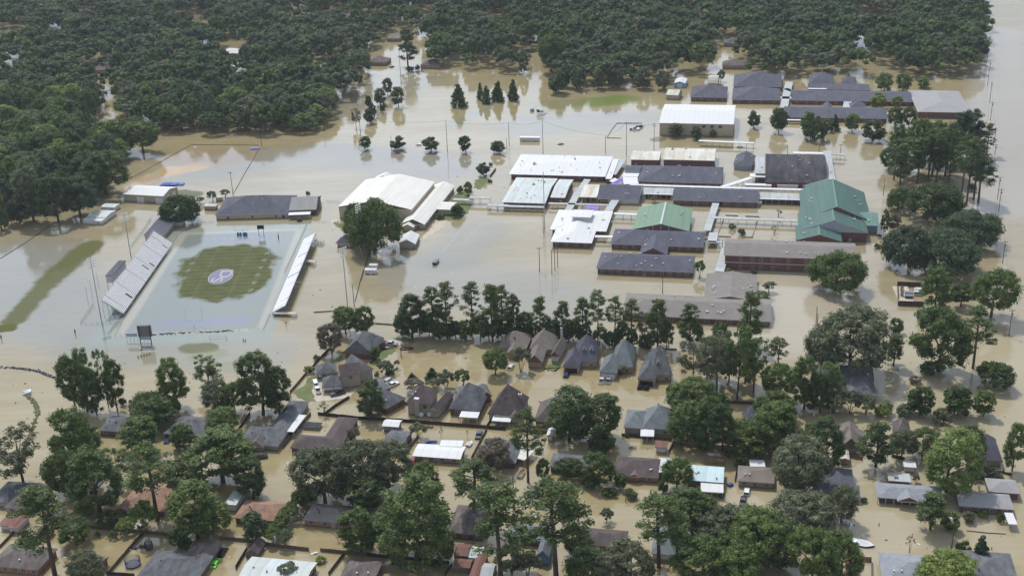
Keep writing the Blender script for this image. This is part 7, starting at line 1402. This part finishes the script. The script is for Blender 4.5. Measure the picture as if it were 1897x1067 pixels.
for k_, (x_, y_) in enumerate(((992, 952), (1055, 930), (1030, 945))):
    obj1('floating_debris', ('white broken boards floating in the fence square, left pile', 'white and dark wreck of a shed in the fence square, right pile', 'low white boards between the two piles')[k_], 'debris', P(x_, y_), .5*k_, lambda m: [m.box(*(lambda c, s: (c-s, c+s))(random.uniform(-2, 2), random.uniform(.5, 1.5)), *(lambda c, s: (c-s, c+s))(random.uniform(-1.5, 1.5), random.uniform(.3, 1)), -.1, random.uniform(.2, 1.6), i % 2) for i in range(6)], ['lamp', 'wood'])
fr(0, 250, 3.952)
obj1('landing_mat', 'big blue landing mat behind the white equipment shed', 'mat', P(1250, 368), -.1, lambda m: (m.box(-5.5, 4, -2.2, 2.2, -.2, .8, 0), m.box(2, 7.5, -1, 2.5, -.2, .5, 0), m.box(-4, 0, -1, 2.6, .8, 1., 0)), ['tarp'])
obj1('landing_mat', 'small purple mat at the far corner of the practice field', 'mat', P(1870, 105), -.1, lambda m: (m.box(-2.5, 2.5, -1.5, 1.5, -.2, .7, 0), m.box(-1.5, 1.5, -1, 1, .7, .9, 0)), [flat('mat_lavender', (.22, .2, .55))])
def goalf(m, w_=3.4, h=2., m_=0):
    m.bar((-w_, 0, h), (w_, 0, h), .1, .1); 
    for x in (-w_, w_): m.tube([(x, 0, -.5), (x, 0, h)], .06, 5); m.bar((x, 0, h), (x, 1.6, 0), .06, .06)
    for i in range(9): m.bar((-w_+i*w_/4, 0, h), (-w_+i*w_/4, 1.6, 0), .02, .02)
    m.bar((-w_, 1.6, .1), (w_, 1.6, .1), .06, .06)
obj1('soccer_goal', 'small white goal frame left of the mown strip by the sheds', 'goal', P(572, 772), 0, goalf, ['post']); obj1('soccer_goal', 'white goal frame in the water near the tree line at the practice field', 'goal', P(1690, 20), 0, goalf, ['post'])
fr(0, 500, 3.952); obj1('soccer_goal', 'low white goal frame right of the scoreboard', 'goal', P(1597, 515), 0, goalf, ['post'])
obj1('training_sled', 'yellow and dark training sled sticking out of water below the scoreboard', 'sports gear', P(1055, 630), .6, lambda m: [(m.tube([(i*1.2-2.4, 0, -.3), (i*1.2-2.4, 0, 1.)], .28, 7, 0), m.bar((i*1.2-2.4, 0, .2), (i*1.2-2.4, 1.4, -.1), .1, .1, 1)) for i in range(5)], [flat('pad_yellow', (.5, .38, .1)), 'dsteel'])
for x_, l_ in ((1782, 'yellow marker in the water right of the low goal, left one'), (1797, 'yellow marker in the water right of the low goal, right one')): obj1('marker_buoy', l_, 'marker', P(x_, 522), 0, lambda m: m.tube([(0, 0, -.3), (0, 0, .7), (0, 0, 1.3)], [.25, .22, .05], 7), [flat('buoy_yellow_%d' % x_, (.5, .42, .12))], 'yellow markers')
for x_, y_, l_ in ((552, 472, 'dark tackling dummy standing in water left of the scoreboard'), (12, 512, 'dark post with a pad at the left edge')): obj1('training_dummy', l_, 'sports gear', P(x_, y_), 0, lambda m: (m.tube([(0, 0, -.5), (0, 0, .8)], .1, 6), m.tube([(0, 0, .6), (0, 0, 1.9), (0, 0, 2.3)], [.28, .3, .12], 8)), ['dsteel'])
fr(460, 500, 3.952); obj1('training_dummy', 'dark post standing in water right of the football field corner', 'sports gear', P(277, 412), 0, lambda m: (m.tube([(0, 0, -.5), (0, 0, 1.2)], .08, 6), m.tube([(0, 0, 1.2), (0, 0, 1.9)], .22, 8)), ['dsteel'])
def debris_line(frame, pts, label, green=False, n=46):
    fr(*frame); w_ = [P(*p) for p in pts]; m = MB(); tot = len(w_)-1
    for i in range(n*tot):
        f = random.random()*tot; k = int(f); c = w_[k].lerp(w_[k+1], f-k); s = random.uniform(.15, .6); a = random.uniform(0, 3); X = Matrix.Translation((c.x+random.gauss(0, .35), c.y+random.gauss(0, .35), 0)) @ rotz(a)
        m.box(-s, s, -s*.4, s*.4, -.05, random.uniform(.08, .35), 0 if random.random() < .75 else 1, X)
    tag(m.build('floating_debris', ['lawn' if green else 'woodd', 'tarp' if not green else 'wood']), label, 'debris', None, 'stuff')
debris_line((0, 500, 3.952), [(0, 710), (130, 722), (260, 737), (345, 770), (430, 800)], 'line of floating debris caught on a drowned fence at the left edge')
debris_line((0, 500, 3.952), [(195, 918), (250, 965), (270, 1010), (278, 1062)], 'thin curved line of green weeds floating at the left edge', True, 60)
debris_line((0, 750, 3.366), [(222, 0), (238, 55), (195, 160)], 'lower end of the curved line of floating weeds', True, 60)
debris_line((0, 500, 3.952), [(1000, 478), (1250, 466), (1500, 455), (1700, 446)], 'debris caught along the near fence of the football field', False, 30)
fr(0, 500, 3.952); obj1('floating_shed_roof', 'small pale box tilted at the head of the weed line', 'debris', P(200, 905), .3, lambda m: (m.add([(-1.5, -1, -.2), (1.5, -1, -.2), (1.5, 1, -.2), (-1.5, 1, -.2), (-1.5, -1, .7), (1.5, -1, 1.1), (1.5, 1, 1.3), (-1.5, 1, .9)], [(0, 1, 5, 4), (1, 2, 6, 5), (2, 3, 7, 6), (3, 0, 4, 7), (4, 5, 6, 7)]), m.box(-1.6, 1.6, -.1, .1, .8, 1.1, 1)), ['lamp', 'greysid'])
fr(0, 750, 3.366)
def tramp(label, x, y, R_, net=True):
    p = P(x, y); r = empty('trampoline', (p.x, p.y, 0), 0, label, 'trampoline', 'trampolines in the flooded yard'); m = MB(); n = 20
    m.add([(R_*.8*math.cos(2*PI*i/n), R_*.84*math.sin(2*PI*i/n), .56) for i in range(n)], [tuple(range(n))]); m.build('mat', ['dsteel'], r)
    m = MB()
    for i in range(n):
        a, b = 2*PI*i/n, 2*PI*(i+1)/n; m.add([(R_*.8*math.cos(a), R_*.8*math.sin(a), .52), (R_*math.cos(a), R_*math.sin(a), .5), (R_*math.cos(b), R_*math.sin(b), .5), (R_*.8*math.cos(b), R_*.8*math.sin(b), .52)], [(0, 1, 2, 3)])
    m.build('pad_ring', ['tarp'], r)
    m = MB()
    for i in range(0, 2*n): a = PI*i/n; m.bar((R_*math.cos(a), R_*math.sin(a), .5), (R_*math.cos(a), R_*math.sin(a), 2.25 if net else .55), .07, .07) if net else None
    for i in range(0, n, 3): a = 2*PI*i/n; m.tube([(R_*math.cos(a), R_*math.sin(a), -.4), (R_*math.cos(a), R_*math.sin(a), 2.3 if net else .5)], .04, 5)
    if net:
        for z in (1., 1.6, 2.25): m.tube([(R_*math.cos(2*PI*i/n), R_*math.sin(2*PI*i/n), z) for i in range(n+1)], .025, 4, caps=False)
    m.build('enclosure', ['dsteel'], r)
tramp('large round trampoline with blue rim and safety net', 830, 995, 2.2); tramp('small round trampoline with blue rim behind the large one', 930, 895, 1.2)
debris_line((0, 750, 3.366), [(830, 900), (860, 885), (910, 885)], 'heap of pale rubbish floating behind the small trampoline', False, 25)
fr(0, 750, 3.366)
def dump(m):
    m.add([(-3, -1.2, -.5), (3, -1.2, -.5), (3, 1.2, -.5), (-3, 1.2, -.5), (-3.4, -1.3, 1), (3.2, -1.3, 1), (3.2, 1.3, 1), (-3.4, 1.3, 1)], [(0, 1, 5, 4), (1, 2, 6, 5), (2, 3, 7, 6), (3, 0, 4, 7), (4, 5, 6, 7)], 0)
    for i in range(9): m.bar((random.uniform(-3, 2), random.uniform(-1, 1), 1.1+.05*i), (random.uniform(-2, 3), random.uniform(-1, 1), 1.3+.05*i), .2, .06, 1)
obj1('waste_container', 'green skip with rusty red boards on top beside the L shaped house', 'skip', P(1610, 330), .25, dump, [paint('dgreen', CARCOL['dgreen']), 'rust'])
obj1('yard_cart', 'small dark cart with pale sides in the flooded garden', 'cart', P(888, 752), 1., lambda m: (m.box(-1.4, 1.4, -.8, .8, .1, 1, 0), m.box(-1.5, 1.5, -.9, .9, 1, 1.1, 1), m.tube([(-1, -.9, .2), (-1, .9, .2)], .3, 8, 2)), ['greysid', 'pale', 'rubber'])
obj1('blue_barrel', 'blue plastic barrel floating left of the great pine', 'barrel', P(845, 510), .4, lambda m: (m.tube([(-.6, 0, .2), (.6, 0, .3)], .5, 9), m.box(-.9, .5, -.9, -.4, -.1, .3)), ['tarp'])
fr(460, 750, 3.366)
for x_, y_, l_ in ((97, 972, 'small white float in the lower left yard'), (412, 925, 'white plastic debris beside the bottom board fence'), (92, 897, 'tiny white float near the barn shaped shed')):
    obj1('floating_debris', l_, 'debris', P(x_, y_), .4, lambda m: (m.box(-1., 1., -.35, .35, -.05, .2), m.box(-.3, .8, -.5, .1, .1, .45)), ['lamp'])
for i in range(14):
    pass
debris_line((460, 750, 3.366), [(890, 985), (960, 1010), (1040, 1050)], 'scattered white branches floating near the bottom edge', False, 16)
fr(900, 750, 3.366)
obj1('blue_bin', 'bright blue bin tipped over beside the white ribbed carport', 'bin', P(1525, 502), .5, lambda m: (m.box(-.9, .9, -.5, .5, -.1, .7), m.box(-1, .4, -.6, .6, .6, .8)), ['tarp'])
obj1('yard_rubbish', 'small pile of brown boards in the yard of the red roofed shed', 'debris', P(912, 268), .2, lambda m: [m.bar((random.uniform(-1.5, 0), random.uniform(-1, 1), .1+i*.06), (random.uniform(0, 1.5), random.uniform(-1, 1), .2+i*.06), .25, .06) for i in range(7)], ['wood'])
obj1('red_awning', 'long red brown roof strip behind the ice blue roofed house', 'roof', P(1362, 368), CA, lambda m: (m.box(0, 6.8, 0, 1.5, 2.3, 2.42), [m.tube([(x, .2, -.6), (x, .2, 2.3)], .07, 5) for x in (.3, 3.3, 6.4)]), ['rust'])
obj1('propane_tank', 'rounded grey tank behind the grey hipped brick house at the bottom', 'tank', P(235, 722), CA, lambda m: (m.tube([(-.9, 0, .8), (-.7, 0, .8), (.7, 0, .8), (.9, 0, .8)], [.3, .8, .8, .3], 10), m.tube([(.0, 0, -.5), (.0, 0, .3)], .2, 6)), ['mgrey'])
fr(640, 660, 5.269)
for x_, y_, l_ in ((740, 590, 'white satellite dish behind the chimney house, left one'), (820, 588, 'white satellite dish behind the chimney house, right one')):
    obj1('satellite_dish', l_, 'dish', P(x_, y_), .2, lambda m: (m.tube([(0, 0, -.5), (0, 0, 1)], .05, 6, 1), m.tube([(0, 0, 1.), (0, -.25, 1.15), (0, -.4, 1.2)], [.1, .7, .85], 12, 0)), ['lamp', 'steel'])
debris_line((640, 660, 5.269), [(790, 690), (850, 695)], 'pinkish rubbish floating against the long dark fence', False, 18)
obj1('blue_tarp_pile', 'blue tarpaulin heap behind the bright white roofed house', 'tarpaulin', P(838, 842), .1, lambda m: (m.add([(-2, -.8, 0), (2, -.8, 0), (2.2, .8, 0), (-2, .8, 0), (-1, -.2, .9), (1.2, 0, .8)], [(0, 1, 5, 4), (1, 2, 5), (2, 3, 4, 5), (3, 0, 4)]),), ['tarp'])

# ------------------------------------------------------------------ poles and lines
def PP(frame, rows, group='utility poles', **k):
    fr(*frame); return [pole(a, b, c, l, n, group=group, **k) for a, b, c, n, l in rows]
RD = PP((1400, 0, 3.952), [(1680, 240, 155, 1, 'roadside utility pole, farthest up the flooded road'), (1690, 462, 268, 2, 'roadside utility pole beside the wood edge'), (1697, 632, 450, 0, 'roadside utility pole at the corner of the wood'), (1712, 752, 605, 1, 'roadside utility pole right of the pale grey hall'), (1718, 882, 748, 1, 'roadside utility pole below the pale grey hall'), (1742, 1068, 935, 0, 'roadside utility pole right of the pine grove')], 'roadside utility poles', tr=True)
RD += PP((1400, 250, 3.952), [(1750, 150, 70, 1, 'short roadside pole right of the pine grove'), (1770, 468, 308, 1, 'leaning looking utility pole right of the live oaks, upper one'), (1778, 562, 395, 1, 'utility pole right of the live oaks, lower one'), (1807, 938, 778, 1, 'utility pole right of the front live oak')], 'roadside utility poles', tr=True)
RD += PP((1400, 500, 3.952), [(1826, 172, 0, 1, 'utility pole behind the broad roadside tree'), (1853, 482, 290, 1, 'utility pole nearest the right edge above the low round tree')], 'roadside utility poles', tr=True)
for a_, b_ in zip(RD[:-1], RD[1:]): wire(a_, b_, 1., 0, .04, 'overhead cable along the flooded road at the right', 'cables along the road')
PP((1400, 500, 3.952), [(440, 416, 265, 0, 'bare pole left of the spreading oak, taller one'), (450, 412, 320, 0, 'bare pole left of the spreading oak, shorter one'), (943, 457, 325, 0, 'bare pole left of the small round tree')])
PP((1400, 250, 3.952), [(935, 442, 318, 0, 'bare pole between the auditorium and the live oaks'), (620, 150, 70, 1, 'pole at the far corner of the barrel roofed gymnasium'), (232, 135, 78, 0, 'thin pole behind the barrel roofed gymnasium, left one'), (463, 132, 75, 0, 'thin pole behind the barrel roofed gymnasium, right one')])
PP((920, 250, 3.952), [(315, 1002, 825, 1, 'wooden pole standing alone in the car park water'), (405, 1022, 842, 0, 'left pole of the three standing together'), (427, 992, 830, 1, 'middle pole of the three standing together'), (448, 966, 820, 0, 'right pole of the three standing together'), (342, 720, 590, 0, 'short pole beside the tall thin mast'), (1653, 862, 768, 0, 'pole at the left end of the two storey block')])
PP((920, 250, 3.952), [(352, 705, 270, 0, 'tall thin steel mast before the pale metal roofed block')], 'light masts', m_='steel', r=.2)
LN = PP((920, 0, 3.952), [(92, 1062, 898, 0, 'pole in open water left of the long white trailer'), (340, 1125, 885, 0, 'taller pole in open water right of the long white trailer'), (797, 1122, 990, 0, 'thin pole before the broken fence square'), (950, 1148, 895, 0, 'tall pole in front of the broken fence square'), (1152, 1100, 905, 2, 'pole with a small box left of the white gymnasium')], 'poles in the far open water', m_='pole')
LF = PP((460, 0, 3.952), [(98, 1072, 930, 2, 'double armed pole before the left wood'), (555, 962, 850, 1, 'pole at the corner of the left wood'), (822, 990, 870, 0, 'pole beside the lowest of the seven small trees'), (1458, 1112, 885, 0, 'tall pole above the third round tree'), (797, 772, 662, 1, 'armed pole against the wood edge right of the corner'), (1120, 625, 372, 0, 'pole in the flooded street left of the lone pine')], 'poles in the far open water')
for a_, b_ in ((LF[1], LF[2]), (LF[2], LF[3]), (LF[3], LN[0]), (LN[0], LN[1]), (LN[1], LN[2]), (LN[2], LN[3]), (LN[3], LN[4]), (LF[0], LF[1])): wire(a_, b_, 1.6, 0, .05, 'overhead cable across the far open water', 'cables over the far water')
PP((460, 250, 3.952), [(1050, 105, 3, 0, 'light pole beside the second round tree'), (1893, 102, 25, 0, 'pole right of the last round tree')], 'light masts', m_='steel')
PP((0, 250, 3.952), [(1708, 452, 272, 1, 'leaning pole above the dark roofed field house')])
PP((460, 500, 3.952), [(776, 270, 108, 0, 'dark pole right of the floodlight tower by the pines'), (1120, 640, 580, 0, 'mailbox post in the water below the maroon boat')], 'short poles')
PP((920, 500, 3.952), [(1215, 172, 52, 0, 'pole between the front classroom block and the taupe block')]); PP((920, 500, 3.952), [(1240, 345, 258, 1, 'white antenna mast before the taupe L block')], 'light masts', m_='post')
PP((900, 750, 3.366), [(173, 552, 443, 0, 'pole in the street left of the wide crowned pine'), (1030, 556, 525, 0, 'short post before the leafy tree'), (872, 605, 575, 0, 'short mailbox post below the right hedge bush')], 'short poles')
Q4 = PP((1337, 750, 3.366), [(1433, 896, 703, 0, 'street light pole with a white head in the lower right'), (980, 750, 735, 0, 'tiny mailbox post in the lower right street, left one'), (1683, 900, 885, 0, 'tiny mailbox post in the lower right street, right one')], 'short poles')
PP((0, 750, 3.366), [(848, 432, 262, 0, 'thin pole left of the great pine')], 'short poles')
fr(1337, 750, 3.366)
m = MB(); m.bar((0, 0, Q4[0]['H']), (-1.2, -.3, Q4[0]['H']+.2), .08, .08, 1); m.box(-1.7, -1.1, -.5, -.1, Q4[0]['H']+.1, Q4[0]['H']+.3, 0); m.build('lamp_head', ['lamp', 'steel'], Q4[0])

# small rubbish drifting between the near houses
fr(0, 0, 1); m = MB(); rd = random.Random(9)
for i in range(420):
    u, v = rd.uniform(0, 1870), rd.uniform(640, 1060)
    if rd.random() < .25: u, v = rd.uniform(560, 1450), rd.uniform(300, 640)
    c = ray(u, v); s_ = rd.uniform(.1, .42); X = Matrix.Translation((c.x, c.y, 0)) @ rotz(rd.uniform(0, 3)); m.box(-s_, s_, -s_*.5, s_*.5, -.05, rd.uniform(.04, .22), rd.choice((0, 0, 0, 1, 2, 2, 3)), X)
tag(m.build('drifting_rubbish', ['woodd', 'tarp', 'lamp', 'rust']), 'small bits of rubbish drifting on the flood between the houses', 'debris', None, 'stuff')
# ------------------------------------------------------------------ summer haze
HZ = .00007
if HZ:
    m = bpy.data.materials.new('haze'); m.use_nodes = True; t = m.node_tree; t.nodes.clear(); o_ = t.nodes.new('ShaderNodeOutputMaterial'); v = t.nodes.new('ShaderNodeVolumePrincipled')
    v.inputs['Color'].default_value = (.80, .88, 1., 1); v.inputs['Density'].default_value = HZ; v.inputs['Anisotropy'].default_value = .1; t.links.new(v.outputs[0], o_.inputs['Volume'])
    mb = MB(); mb.box(-1400, 1700, -700, 1700, -3, 225); tag(mb.build('haze', [m]), kind='stuff')
